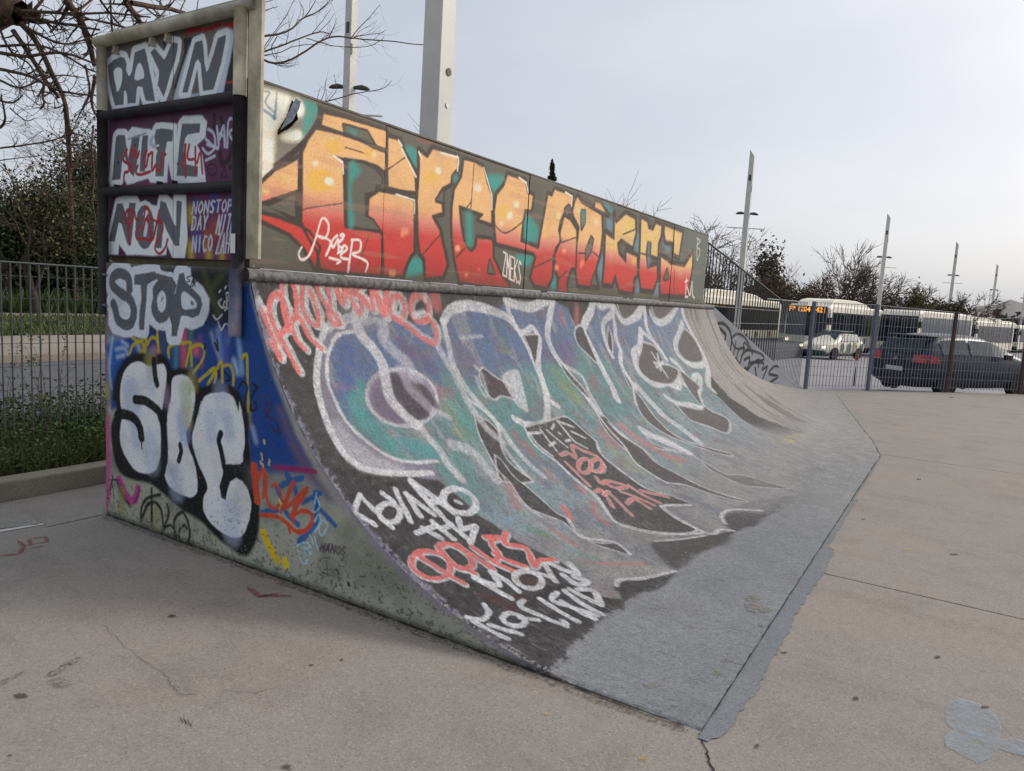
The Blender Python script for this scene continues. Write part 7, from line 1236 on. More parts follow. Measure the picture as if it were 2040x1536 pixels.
for pts, w, k in (([(0, 1108), (38, 1104), (48, 1090), (36, 1078)], .012, 'm_red'), ([(46, 1088), (94, 1080), (90, 1070), (58, 1074), (62, 1085)], .010, 'm_red'), ([(55, 1095), (96, 1086)], .008, 'm_red'), ([(494, 1170), (514, 1188), (582, 1188)], .016, 'm_mag'), ([(514, 1190), (560, 1182)], .012, 'm_mag'), ([(95, 1350), (118, 1335), (160, 1310)], .022, 'm_dark'), ([(100, 1355), (125, 1365), (135, 1370)], .03, 'm_dark'), ([(0, 1365), (25, 1350), (50, 1340)], .016, 'm_dark'), ([(358, 1430), (364, 1442)], .0012, 'crack'), ([(364, 1430), (372, 1444), (368, 1436)], .0012, 'crack'), ([(372, 1434), (380, 1448), (384, 1440)], .0012, 'crack'), ([(1278, 1508), (1292, 1520)], .004, 'm_yel')):
    ribbon('ground_mark', gline(pts, 3, .002), w, M[k], plaza, .0035, .2)
for poly, k in (([(-60, 1018), (30, 1008), (85, 1040), (75, 1046), (-60, 1060)], 'pale'), ([(90, 1042), (150, 1022), (206, 1012), (206, 1026), (140, 1040), (95, 1050)], 'pale'), ([(-60, 1066), (86, 1043), (86, 1046), (-60, 1071)], 'white')):
    m = MB(); m.add([(*gpx(*p), .0035) for p in poly], [tuple(range(len(poly)))]); m.build('repair_strip', M[k], plaza)
# kerb of the verge, verge soil
kerb = MB(); kerb.box(-8, 14.0, 5.335, 5.50, -.3, .135); kerb = tag(kerb.build('kerb', M['kerb'], None, bevel=.015), 'weathered concrete kerb between the plaza and the weedy verge', 'kerb')
vg = MB(); vg.box(-12, 14, 5.50, 7.3, -.5, .11); struct(vg.build('verge', M['soil']))
rd = MB(); rd.box(-60, 80, 7.3, 13.6, -.6, -.02); struct(rd.build('road', M['asphalt']))
pv = MB(); pv.box(-60, 80, 13.6, 17.5, -.6, .12); struct(pv.build('pavement', M['pave'], None, bevel=.02))
gf = MB(); gf.box(-60, 90, 17.5, 80, -.6, .10); struct(gf.build('park_lawn', M['soil']))
pth = MB(); pth.box(-60, 90, 25.0, 26.6, .0, .125); struct(pth.build('park_path', M['pave']))

# ------------------------------------------------------------------ the quarter pipe
RR, YC, YTOP, ZTOP = 2.3, 1.045, 3.216, 1.54
XE = 10.86
HX = [10.86, 10.96, 11.04, 11.3, 11.56, 12.06, 12.58, 13.28, 14.03, 15.0, 15.72, 16.3]
HZ = [1.54, 1.385, 1.31, 1.077, .915, .70, .548, .385, .25, .125, .045, 0.]
STOP_ = RR * math.asin((YTOP - YC) / RR)
ramp_o = empty('quarter_pipe_ramp', (0, 0, 0))
tag(ramp_o, 'long graffiti covered concrete quarter pipe with steel lip, standing on the plaza', 'skate ramp')
X0 = 2.545
xs = [X0]
while xs[-1] < 16.25: xs.append(xs[-1] + .0055 + .0016 * (xs[-1] - X0))
xs[-1] = 16.25
xs = np.array(xs); NV = 430
tv = np.linspace(0, 1, NV)
yb = np.where(xs < 9.2, .66, .62 + .2174 * (xs - 9.2) + .04 * np.clip(1 - (xs - 9.2), 0, 1)); ybE = .62 + .2174 * (XE - 9.2)
ybm = np.where(xs > XE, ybE, yb)
smin = ybm - YC                      # apron start, negative arc length
SS = smin[:, None] + (STOP_ - smin[:, None]) * tv[None, :]
XX = np.repeat(xs[:, None], NV, 1)
Y0 = np.where(SS < 0, YC + SS, YC + RR * np.sin(np.clip(SS, 0, 9) / RR)); Z0 = np.where(SS < 0, 0, RR * (1 - np.cos(np.clip(SS, 0, 9) / RR)))
ywx = YTOP - .09 * np.clip(XX - XE, 0, None)
k_ = np.where(XX > XE, (ywx - (.62 + .2174 * (XX - 9.2))) / (YTOP - ybE), 1.0); h_ = np.where(XX > XE, np.interp(XX, HX, HZ) / ZTOP, 1.0)
YY = ywx - (YTOP - Y0) * k_; ZZ = Z0 * h_ + .010 + sstep(2.70, 2.83, SS) * .022 * (XX < XE)
edge = np.exp(-((XX - X0) / .012) ** 2)
ZZ = ZZ - edge * (.004 + .012 * fbm(SS, SS * 0, 22, 3)) ; XXg = XX + edge * (.010 * (fbm(SS, SS * 0 + 2, 25, 9) - .4))
ZZ = ZZ + .0035 * (fbm(XX, SS, 3.0, 21) - .5)
base = np.empty(XX.shape + (3,)); n1 = fbm(XX, SS, 2.5, 31)[..., None]
base[:] = lin((120, 125, 130)); base += (lin((138, 140, 142)) - base) * n1
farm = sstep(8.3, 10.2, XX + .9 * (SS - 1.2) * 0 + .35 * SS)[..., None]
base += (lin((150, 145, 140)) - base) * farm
gn = fbm(XX, SS, 1.8, 41); t_ = SS + .5 * (gn - .5) - .03 * (XX - 2.5)
cb, ct, cp, cg = lin((86, 106, 142)), lin((88, 134, 134)), lin((122, 140, 146)), lin((134, 136, 134))
grad = cg + (cp - cg) * sstep(.55, 1.05, t_)[..., None]; grad = grad + (ct - grad) * sstep(1.15, 1.6, t_)[..., None]; grad = grad + (cb - grad) * sstep(1.95, 2.25, t_)[..., None]
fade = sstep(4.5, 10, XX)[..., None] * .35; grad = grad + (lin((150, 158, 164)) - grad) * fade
pn = fbm(XX, SS, 7, 51)[..., None]; grad = grad + (lin((128, 114, 118)) - grad) * sstep(.55, .72, pn) * .6; grad = grad + (lin((92, 98, 120)) - grad) * sstep(.58, .72, fbm(XX, SS, 5, 61)[..., None]) * .5
grad = grad + (lin((150, 152, 150)) - grad) * sstep(.56, .74, fbm(XX, SS * .35, 11, 66)[..., None]) * .55
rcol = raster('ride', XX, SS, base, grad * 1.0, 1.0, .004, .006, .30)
jit = np.random.default_rng(3).random(XX.shape); jit = (jit + np.roll(jit, 1, 0) + np.roll(jit, 1, 1)) / 3; rcol *= (1 + .55 * (jit - .5))[..., None]
gm = rcol.mean(-1, keepdims=True); rcol = gm + (rcol - gm) * .96
wl0 = sstep(1.15, .45, SS + .25 * (fbm(XX, SS, 3, 67) - .5)) * sstep(5.2, 7.0, XX); rcol += (lin((138, 138, 137)) - rcol) * (wl0 * .45)[..., None]
sk = sstep(.57, .66, fbm(XX * 1.0 + .10 * SS, SS * .10, 15, 91)) * sstep(9.3, 9.9, XX) * sstep(12.6, 11.0, XX) * sstep(.5, 1.0, SS); rcol += (lin((96, 90, 86)) - rcol) * (sk * .75)[..., None]
dk_ = sstep(1.0, .55, np.hypot((XX - 10.55) / .9, (SS - 1.0) / .42)) * sstep(.44, .56, fbm(XX, SS * .25, 10, 93)); rcol += (lin((92, 88, 86)) - rcol) * (dk_ * .7)[..., None]
# sprayed fades: lavender dust on the near edge, yellow smear far out, worn bottom
ed = sstep(.034, 0, XX - X0 + .07 * (fbm(XX, SS, 40, 71) - .5)) * sstep(.2, .8, SS); rcol += (lin((150, 146, 166)) - rcol) * (ed * .75)[..., None]
ym = sstep(.5, .0, np.hypot((XX - 9.1) / 1.2, (SS - .55) / .34)) * sstep(.38, .55, fbm(XX, SS, 9, 81)); rcol += (lin((196, 178, 100)) - rcol) * (ym * .8)[..., None]
wear = sstep(1.4, 0.2, SS) * .35 + .5 * sstep(4.5, 7.5, XX) * sstep(1.6, .5, SS) + sstep(.04, 0, XX - X0) * .8 + .35 * sstep(7.5, 10, XX) * sstep(.9, .2, SS) + sstep(2.75, 2.83, SS) * .5
PP = np.stack([XXg, YY, ZZ], -1)
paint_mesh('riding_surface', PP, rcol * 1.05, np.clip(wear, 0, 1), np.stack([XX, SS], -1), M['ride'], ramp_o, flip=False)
# lip of the apron along the floor
lp = MB()
for i in range(0, len(xs) - 1, 12):
    a, b = i, min(i + 12, len(xs) - 1); lp.add([PP[a, 0], PP[b, 0], (PP[b, 0, 0], PP[b, 0, 1], -.01), (PP[a, 0, 0], PP[a, 0, 1], -.01)], [(0, 3, 2, 1)])
lp.build('apron_lip', M['spill'], ramp_o)
# floor paint spilling past the apron edge, and the dirt line between
sp = MB(); out, inn = [], []
for x in np.arange(2.50, 16.2, .025):
    yb_ = .66 if x < 9.2 else .62 + .2174 * (x - 9.2) + .04 * max(0, 1 - (x - 9.2))
    w = (.075 if x < 5.2 else .03) + .05 * (fbm(np.array([x]), np.array([.3]), 2.2, 5)[0] - .4) + .016 * random.random() - .05 * max(0, (2.60 - x) / .1) if x < 6.8 else .05 * (fbm(np.array([x]), np.array([.3]), 1.7, 8)[0] - .2)
    inn.append((x, yb_ - .004, .0042)); out.append((x, yb_ - max(.012, w), .0042))
n = len(inn); sp.add(inn + out, [(i, n + i, n + i + 1, i + 1) for i in range(n - 1)]); sp.build('spilled_floor_paint', M['spill'], ramp_o)
dl = [(x, (.66 if x < 9.2 else .62 + .2174 * (x - 9.2) + .04 * max(0, 1 - (x - 9.2))) - .004) for x in np.arange(2.66, 15.5, .05)]
for i0_ in range(0, len(dl) - 8, 16):
    sg_ = dl[i0_:i0_ + random.randint(13, 17)]; ribbon('base_crack', [(x_, y_ + random.uniform(-.003, .003)) for x_, y_ in sg_], .0017 if sg_[0][0] < 6.5 else .003, M['crack'], ramp_o, .0125, .8)
# chipped bare spots on the apron
for px, py, rx, ry in ((1502, 1192, 18, 8), (1500, 1210, 18, 9), (1525, 1215, 14, 6), (1300, 1365, 16, 6), (1430, 1340, 12, 7), (1445, 1315, 10, 5), (1520, 1245, 8, 5), (1345, 1405, 7, 4)):
    c = gpx(px, py, .012); e1 = Vector(gpx(px + rx, py, .012)) - Vector(c); e2 = Vector(gpx(px, py + ry, .012)) - Vector(c); m = MB(); vs = []
    for k in range(16):
        t = 2 * math.pi * k / 16; q = random.uniform(.6, 1.2); vs.append((c[0] + q * (e1.x * math.cos(t) + e2.x * math.sin(t)), c[1] + q * (e1.y * math.cos(t) + e2.y * math.sin(t)), .0155))
    m.add(vs, [tuple(range(16))]); m.build('bare_patch', M['m_bare'], ramp_o)
# near side wall
ys = np.linspace(1.06, 4.605, 560); NZ = 280
prof = np.where(ys < YTOP, RR - np.sqrt(np.clip(RR ** 2 - np.clip(ys - YC, 0, None) ** 2, 0, None)) + .008, 1.62)
prof = np.where((ys >= YTOP - .002), 1.625, prof); prof = np.minimum(prof, 1.625) - np.where(ys < YTOP, .010 * fbm(ys, ys * 0, 20, 12), 0)
tz = np.linspace(0, 1, NZ); VV = np.maximum(prof, .006)[:, None] * tz[None, :]; UU = np.repeat(ys[:, None], NZ, 1)
base = np.empty(UU.shape + (3,)); base[:] = lin((132, 134, 122)); nn_ = fbm(UU, VV, 5, 91)[..., None]; base += (lin((98, 102, 90)) - base) * sstep(.45, .8, nn_) * .8
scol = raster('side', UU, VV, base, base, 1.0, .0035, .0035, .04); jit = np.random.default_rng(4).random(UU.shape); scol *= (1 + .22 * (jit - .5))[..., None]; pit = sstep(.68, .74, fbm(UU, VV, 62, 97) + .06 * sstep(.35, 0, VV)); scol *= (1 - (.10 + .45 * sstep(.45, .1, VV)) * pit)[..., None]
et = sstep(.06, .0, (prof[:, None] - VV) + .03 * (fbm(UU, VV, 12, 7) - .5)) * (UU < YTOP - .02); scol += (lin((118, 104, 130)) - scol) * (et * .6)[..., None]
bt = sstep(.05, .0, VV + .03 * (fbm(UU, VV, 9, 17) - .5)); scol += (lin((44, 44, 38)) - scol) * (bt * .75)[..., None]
bumpx = .004 * (fbm(UU, VV, 6, 27) - .5) + .004 * sstep(.03, 0, VV)
ws = .25 + .5 * sstep(.25, 0, VV) + .5 * et
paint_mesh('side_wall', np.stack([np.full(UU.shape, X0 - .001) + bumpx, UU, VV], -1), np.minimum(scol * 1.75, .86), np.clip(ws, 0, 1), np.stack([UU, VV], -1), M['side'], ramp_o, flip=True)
ribbon('foot_dirt_and_shade', [(X0 - .030 + random.uniform(-.008, .008), y_) for y_ in np.arange(.70, 4.62, .04)], .026, decal('foot_dirt_and_shade', lc(78, 73, 66), .5), ramp_o, .0036, .5)  # dirt line plus contact shade coloured onto the floor by the wall
ribbon('foot_dirt_and_shade', [(X0 - .006 + random.uniform(-.002, .002), y_) for y_ in np.arange(.72, 4.62, .03)], .005, M['crack'], ramp_o, .0062, .7)
m = MB(); m.box(X0 + .01, 10.8, 3.262, 4.60, -.2, 1.618); m.build('deck', M['conc'], ramp_o)
m = MB(); m.box(X0 + .012, 10.8, YTOP + .003, 3.258, -.1, 1.50); m.build('core', M['conc'], ramp_o)
m = MB(); pts = [(x, YTOP, 1.592 + .0015 * math.sin(x * 3)) for x in np.linspace(2.51, 10.80, 40)]; m.tube(pts, .034, 16, False); m.build('coping', M['coping'], ramp_o, True)
m = MB(); m.tube([(2.512, YTOP, 1.592), (2.60, YTOP, 1.592)], .029, 14); m.build('coping_bore', M['joint'], ramp_o)
# far wing wall, its straight sloping top standing above the curved floor
wd = Vector((5.34, -.481, 0)).normalized(); wl_ = 5.34
us = np.linspace(10.87, 16.2, 420); tz = np.linspace(0, 1, 120); ztop = np.clip(1.600 - .2994 * (us - 10.855), .004, None)
UU = np.repeat(us[:, None], 120, 1); VV = ztop[:, None] * tz[None, :]
base = np.empty(UU.shape + (3,)); base[:] = lin((134, 139, 147)); base += (lin((118, 122, 130)) - base) * fbm(UU, VV, 3, 13)[..., None]
wcol = raster('wall', UU, VV, base, base, 1.0, .006, .003)
ln = sstep(.012, .004, np.abs(ztop[:, None] - VV - .09)); wcol += (lin((90, 92, 96)) - wcol) * (ln * .7)[..., None]
yv = YTOP - .004 - .09 * (UU - XE)
paint_mesh('wing_wall', np.stack([UU, yv, VV], -1), wcol * 1.0, np.full(UU.shape, .1), np.stack([UU, VV], -1), M['wing'], ramp_o, flip=False)
m = MB(); a = [(x, YTOP - .09 * (x - XE)) for x in (10.87, 16.2)]
m.add([(a[0][0], a[0][1] - .004, 1.597), (a[1][0], a[1][1] - .004, .003), (a[1][0], a[1][1] + .16, .003), (a[0][0], a[0][1] + .16, 1.597), (a[0][0], a[0][1] + .16, -.1), (a[1][0], a[1][1] + .16, -.1), (a[0][0], a[0][1] - .004, -.1)], [(0, 1, 2, 3), (3, 2, 5, 4), (0, 3, 4, 6)])
m.build('wing_wall_cap', M['wing'] if False else plain('wing_cap_concrete', lc(150, 152, 156), .8, .2, 4, 0, .001), ramp_o)

# ------------------------------------------------------------------ backboard panels on the deck edge
bb = empty('backboard', (0, 3.25, 1.63)); tag(bb, 'orange and red lettered sheet metal backboard along the top of the ramp', 'backboard')
SEAMS = [2.56, 3.588, 5.385, 7.19, 9.0, 10.42]; ZB0, ZB1 = 1.632, 2.592
for i in range(5):
    xa, xb = SEAMS[i] + .004, SEAMS[i + 1] - .004
    stp = .0055 + .0014 * (xa - 2.5); nx = int((xb - xa) / stp); nzz = 190 if i < 3 else 130
    ux = np.linspace(xa, xb, nx); vz = np.linspace(ZB0, ZB1, nzz); UU = np.repeat(ux[:, None], nzz, 1); VV = np.repeat(vz[None, :], nx, 0)
    base = np.empty(UU.shape + (3,)); base[:] = lin((86, 84, 72) if i < 4 else (88, 98, 90)); base += (lin((74, 70, 60)) - base) * fbm(UU, VV, 4, 14)[..., None] * .6
    gz = VV + .07 * (fbm(UU, VV, 3.0, 33) - .5) + np.interp(UU, [2.5, 4, 6, 10.4], [.02, -.02, -.04, .0])
    red, dred, org, yel = lin((188, 50, 42)), lin((166, 38, 36)), lin((226, 170, 112)), lin((216, 178, 110))
    top = org + (yel - org) * sstep(6.6, 7.6, UU)[..., None]
    mid = lin((204, 120, 104))
    g = dred + (red - dred) * sstep(1.68, 1.85, gz)[..., None]; g = g + (mid - g) * sstep(1.90, 2.04, gz)[..., None]; g = g + (top - g) * sstep(1.99, 2.15, gz)[..., None]
    g = g * (1 + .12 * (fbm(UU, VV, 9, 43)[..., None] - .5))
    c = raster('board', UU, VV, base, g, 1.0, .004, .003, .10); jit = np.random.default_rng(5).random(UU.shape); c *= (1 + .22 * (jit - .5))[..., None]; sc_ = fbm(UU * .6 + VV * .5, VV * 6, 3, 88); c += (lin((150, 120, 100)) - c) * (sstep(.66, .72, sc_) * .25)[..., None]
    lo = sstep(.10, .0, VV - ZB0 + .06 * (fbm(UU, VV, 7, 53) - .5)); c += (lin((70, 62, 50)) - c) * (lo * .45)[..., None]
    hi = sstep(.03, .0, ZB1 - VV); c += (lin((96, 90, 78)) - c) * (hi * .8)[..., None]
    drop = None
    yo = 3.25 + (.004 if i % 2 else 0) + .004 * (fbm(UU, VV, 1.4, 63) - .5) - .0
    if i == 0:
        hp = [((524.9 + (x - 85) / 3.414 if False else 500 + x / 3.414), 150 + y / 3.414) for x, y in ((272, 165), (296, 225), (300, 300), (240, 360), (175, 408), (168, 375), (205, 300), (240, 215))]
        def bp(p):
            d = Matrix(CAMROT) @ Vector(((p[0] - CX) / FPX, -(p[1] - CY) / FPX, -1.0)); t = 3.25 / d.y; q = CAMPOS + d * t; return np.array([q.x, q.z])
        hpt = [bp(p) for p in hp]
        cu, cv = (UU[:-1, :-1] + UU[1:, 1:]) / 2, (VV[:-1, :-1] + VV[1:, 1:]) / 2; ins = np.zeros(cu.shape, bool)
        for A, B in zip(hpt, hpt[1:] + hpt[:1]):
            if abs(B[0] - A[0]) < 1e-9: continue
            ins ^= ((cu >= min(A[0], B[0])) & (cu < max(A[0], B[0]))) & (cv < A[1] + (cu - A[0]) * (B[1] - A[1]) / (B[0] - A[0]))
        drop = ins
        hc = np.mean(hpt, axis=0); dd = np.hypot(UU - hc[0], VV - hc[1]); yo = yo - .035 * np.exp(-(dd / .10) ** 2)
    ex = boxfaces(xa, xb, 3.256, 3.30, ZB0, ZB1, skip=('-y',) if i else ('-y', '+y'))
    ev, ef = ex; ev = list(ev)
    pan = paint_mesh('panel', np.stack([UU, yo, VV], -1), np.minimum(c * 1.22, .86), np.clip(.1 + lo * .45, 0, 1), np.stack([UU, VV], -1), M['board'], None, extra=(ev, ef, tuple(lin((80, 78, 70)))), drop=drop, flip=False)
    pan.parent = bb; pan.matrix_parent_inverse = Matrix.Translation((0, -3.25, -1.63))
    if i == 0:
        bk = MB(); bk.box(xa + .01, xb - .01, 3.31, 3.34, 1.66, 2.57); o = bk.build('backing', plain('backing_ply', lc(120, 96, 56), .8, .4, 8, 0, 0, 60, lc(90, 60, 44)), bb); o.matrix_parent_inverse = Matrix.Translation((0, -3.25, -1.63))
        fl = MB(); A, B, Cc, Dd = hpt[0], hpt[5], hpt[7], hpt[6]
        fl.add([(A[0], 3.212, A[1] + .004), (Cc[0] - .004, 3.205, Cc[1]), (Dd[0] - .004, 3.205, Dd[1]), (B[0], 3.214, B[1]), (A[0] + .012, 3.185, A[1] - .012), (Cc[0] + .022, 3.172, Cc[1] - .008), (Dd[0] + .020, 3.178, Dd[1] - .006), (B[0] + .004, 3.208, B[1] + .004)], [(0, 1, 5, 4), (1, 2, 6, 5), (2, 3, 7, 6)])
        o = fl.build('torn_flap', plain('bare_metal_flap', lc(150, 156, 170), .35, .4, 30, .5), bb, True); o.matrix_parent_inverse = Matrix.Translation((0, -3.25, -1.63))
cp_ = MB(); cp_.box(2.565, 10.425, 3.246, 3.306, 2.594, 2.606); o = cp_.build('top_rail', plain('board_top_rail', lc(110, 104, 92), .7, .4, 6, 0, 0, 60, lc(70, 64, 56)), bb); o.matrix_parent_inverse = Matrix.Translation((0, -3.25, -1.63))
ec = MB(); ec.tube([(10.424, 3.278, 1.64), (10.424, 3.278, 2.585)], .026, 10); o = ec.build('end_post', plain('olive_end_post', lc(88, 98, 90), .7, .2, 5), bb, True); o.matrix_parent_inverse = Matrix.Translation((0, -3.25, -1.63))

# ------------------------------------------------------------------ end guard with the three painted board rows
sg = empty('end_guard', (2.56, 3.95, 1.62)); tag(sg, 'tall pipe framed end guard with grey block letters on dark boards', 'guard frame')
inv = Matrix.Translation((-2.56, -3.95, -1.62))
def sgp(o): o.matrix_parent_inverse = inv; return o
seam_y = 3.955
ROWS = [(2.545, 2.93), (2.088, 2.530), (1.668, 2.068)]
for ri, (z0, z1) in enumerate(ROWS):
    for ya, yb2 in ((3.325, seam_y - .002), (seam_y + .002, 4.655)):
        uy = np.linspace(ya, yb2, 150); vz = np.linspace(z0, z1, 100); UU = np.repeat(uy[:, None], 100, 1); VV = np.repeat(vz[None, :], 150, 0)
        base = np.empty(UU.shape + (3,)); base[:] = lin((88, 84, 76) if ri == 0 else (82, 36, 68)); base += (base * .6 - base) * fbm(UU, VV, 5, 15 + ri)[..., None]
        c = raster('sign', UU, VV, base, base, 1.0, .0035, .002)
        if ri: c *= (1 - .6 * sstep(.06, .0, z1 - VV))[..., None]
        ev, ef = boxfaces(2.588, 2.606, ya, yb2, z0, z1, skip=('-x',))
        o = paint_mesh('sign_board', np.stack([np.full(UU.shape, 2.585), UU, VV], -1), np.minimum(c * 1.9, .86), np.full(UU.shape, .1), np.stack([UU, VV], -1), M['sign'], sg, extra=(ev, ef, (.05, .05, .05)), flip=True); sgp(o)
def tubeo(name, a, b, r, mat, n=14):
    m = MB(); m.tube([a, b], r, n); return sgp(m.build(name, mat, sg, True))
tubeo('top_pipe', (2.545, 4.66, 2.945), (2.545, 3.20, 2.945), .034, M['greypipe'])
tubeo('cross_pipe', (2.545, 4.64, 2.512), (2.545, 3.31, 2.512), .027, M['blackpipe']); tubeo('cross_pipe', (2.545, 4.64, 2.055), (2.545, 3.31, 2.055), .027, M['blackpipe'])
tubeo('upright', (2.545, 4.615, 2.54), (2.545, 4.615, 2.93), .030, M['greypipe']); tubeo('upright', (2.545, 4.615, 1.30), (2.545, 4.615, 2.54), .030, M['blackpipe'])
tubeo('upright', (2.520, 3.290, 2.50), (2.520, 3.290, 2.93), .034, M['plank']); tubeo('upright', (2.520, 3.290, 1.62), (2.520, 3.290, 2.50), .034, M['blackpipe']); tubeo('upright', (2.505, 3.285, 1.265), (2.505, 3.285, 1.62), .034, M['post'])
m = MB(); m.box(2.535, 2.556, 3.150, 3.248, 1.675, 3.05); sgp(m.build('end_plank', M['plank'], sg, False, .003))
m = MB(); m.box(2.61, 2.64, 3.25, 4.60, 2.90, 3.03); sgp(m.build('top_plank', M['greypipe'], sg, False, .003))
m = MB(); m.box(2.611, 2.64, 3.26, 4.60, 1.622, 1.676); sgp(m.build('bottom_plank', plain('old_plank', lc(96, 86, 66), .8, .4, 8), sg))
for y, z in ((4.50, 2.91), (4.13, 2.91), (3.98, 2.91), (4.50, 2.095), (4.06, 2.10), (3.92, 2.10)):
    m = MB(); m.box(2.552, 2.583, y - .008, y + .008, z - .045, z + .005); m.tube([(2.553, y, z - .035), (2.545, y, z - .035)], .007, 8); sgp(m.build('bracket', M['greypipe'] if z > 2.5 else M['blackpipe'], sg))
m = MB(); m.box(2.484, 2.486, 3.268, 3.305, 1.70, 1.80); sgp(m.build('sticker', M['stickw'], sg))
for z in (1.55, 1.36):
    m = MB(); m.tube([(2.53, 4.64, z), (2.53, 4.56, z)], .008, 8); sgp(m.build('clamp', M['galv'], sg))

# ------------------------------------------------------------------ fences
bar_me = {}
def barmesh(key, r, mat, n=6):
    if key not in bar_me:
        m = MB(); m.tube([(0, 0, 0), (0, 0, 1)], r, n); o = m.build('bar', mat); bar_me[key] = o.data; bpy.data.objects.remove(o)
    return bar_me[key]
def bar(parent, p, z0, z1, key, lean=(0, 0)):
    o = bpy.data.objects.new('bar', bar_me[key]); o.location = (p[0], p[1], z0); o.scale = (1, 1, z1 - z0); o.rotation_euler = (lean[0], lean[1], 0); link(o, parent); return o
barmesh('galv', .0062, M['galv']); barmesh('galvl', .0060, M['galvold']); barmesh('dark', .009, M['galvdark'])
def wire(parent, name, pts, r, mat, n=5):
    m = MB(); m.tube(pts, r, n); return m.build(name, mat, parent)
FP = [Vector((16.16, 2.70, 0)), Vector((17.53, 1.653, 0)), Vector((19.27, .197, 0)), Vector((20.83, -1.26, 0)), Vector((22.4, -2.75, 0))]
FT = [1.83, 1.86, 1.81, 1.84, 1.84]
def fence_section(A, B, zt0, zt1, postmat, label, sag=False, z0=.05):
    e = empty('mesh_fence', (A.x, A.y, 0)); tag(e, label, 'fence', 'fence sections along the plaza edge')
    d = B - A; L = d.length; n = int(L / .088)
    m = MB(); ang = math.atan2(d.y, d.x); c, s = math.cos(ang), math.sin(ang); h = .032
    pts = [(c * x - s * y, s * x + c * y) for x, y in ((-h, -h), (h, -h), (h, h), (-h, h))]
    m.prism(pts, -.02, zt0 + .02); m.prism([(x * 2.6, y * 2.6) for x, y in pts], .0, .012); m.build('post', postmat, e, False, .004)
    for i in range(1, n):
        t = i / n; p = d * t; zt = zt0 + (zt1 - zt0) * t
        dip = (.10 * math.sin(math.pi * t) if sag else 0)
        ln = (random.gauss(0, .012), random.gauss(0, .010)) if not sag else (random.gauss(0, .02), random.gauss(.0, .02))
        bar(e, (p.x + random.gauss(0, .004), p.y), z0 + random.uniform(0, .02), zt - dip, 'galv', (ln[0] * .5, ln[1] * .5))
    for zz in (.10, .30, .50, .72, .95, 1.18, 1.42, 1.62):
        wire(e, 'wire', [(d.x * t, d.y * t, zz + random.uniform(-.006, .006)) for t in np.linspace(0.01, .99, 9)], .0032, M['galv'], 4)
    wire(e, 'top_rail', [(d.x * t, d.y * t, zt0 + (zt1 - zt0) * t - (.10 * math.sin(math.pi * t) if sag else 0)) for t in np.linspace(0, 1, 13)], .0085, M['galv'], 6)
    return e
fence_section(FP[0], FP[1], FT[0], FT[1], M['bluepost'], 'grey bar fence section beginning at the foot of the ramp wing')
fence_section(FP[1], FP[2], FT[1], FT[2], M['bluepost'], 'grey bar fence section in front of the dark car tail')
fence_section(FP[2], FP[3], FT[2], FT[3], M['rust'], 'sagging grey bar fence section starting at the rusty post', True)
fence_section(FP[3], FP[4], FT[3], FT[4], M['rust'], 'grey bar fence section at the extreme right edge, rusty post')
# sloping guard rail over the wing wall
gr = empty('sloping_guard_rail', (10.35, 3.3, 1.6)); tag(gr, 'dark railing with sloping top descending from the backboard end to the fence', 'railing')
ginv = Matrix.Translation((-10.35, -3.3, -1.6))
def wy(x): return YTOP + .075 - .09 * max(0, x - XE)
x = 10.46
while x < 16.1:
    zt = 2.545 - .185 * (x - 10.33) if x < 14.25 else 1.815
    zb = max(.05, 1.60 - .2994 * (x - 10.855) + .0) if x > 10.86 else 1.62
    o = bar(gr, (x, wy(x)), zb, zt, 'dark' if x < 14.25 else 'galv'); o.matrix_parent_inverse = ginv; x += .135 if x < 14.25 else .10
def grw(name, pts, r, mat): o = wire(gr, name, pts, r, mat, 6); o.matrix_parent_inverse = ginv
grw('hand_rail', [(10.44, wy(10.44), 2.53), (14.30, wy(14.3), 1.813)], .014, M['galvdark'])
grw('hand_rail', [(13.5, wy(13.5), 1.805), (16.14, wy(16.1), 1.825)], .011, M['galv'])
grw('bottom_rail', [(10.44, wy(10.44), 1.635), (11.3, wy(11.3), 1.605), (14.3, wy(14.3), 1.60)], .010, M['galvdark'])
for zz in (1.36, 1.12, .85, .5): grw('wire', [(max(10.9, 10.855 + (1.6 - zz) / .2994), wy(12), zz), (16.14, wy(16.1), zz)], .004, M['galv'])
# left fence on the verge
lf = empty('verge_fence', (2.2, 6.2, .1)); tag(lf, 'grey welded bar fence above the weeds beside the guard frame', 'fence')
linv = Matrix.Translation((-2.2, -6.2, -.1))
x = .62
while x < 4.6:
    o = bar(lf, (x, 6.2), .10, 1.60, 'galvl'); o.matrix_parent_inverse = linv; x += .0675
for zz in (1.50, 1.33, 1.16, .98, .80, .62, .45): o = wire(lf, 'wire', [(.5, 6.207, zz), (4.7, 6.207, zz)], .0022, M['galvold'], 4); o.matrix_parent_inverse = linv
o = wire(lf, 'top_rail', [(.5, 6.2, 1.602), (4.7, 6.2, 1.602)], .0085, M['galvold'], 6); o.matrix_parent_inverse = linv
for xx in (.5, 4.7):
    m = MB(); m.box(xx - .03, xx + .03, 6.17, 6.23, .0, 1.64); o = m.build('post', M['bluepost'], lf); o.matrix_parent_inverse = linv

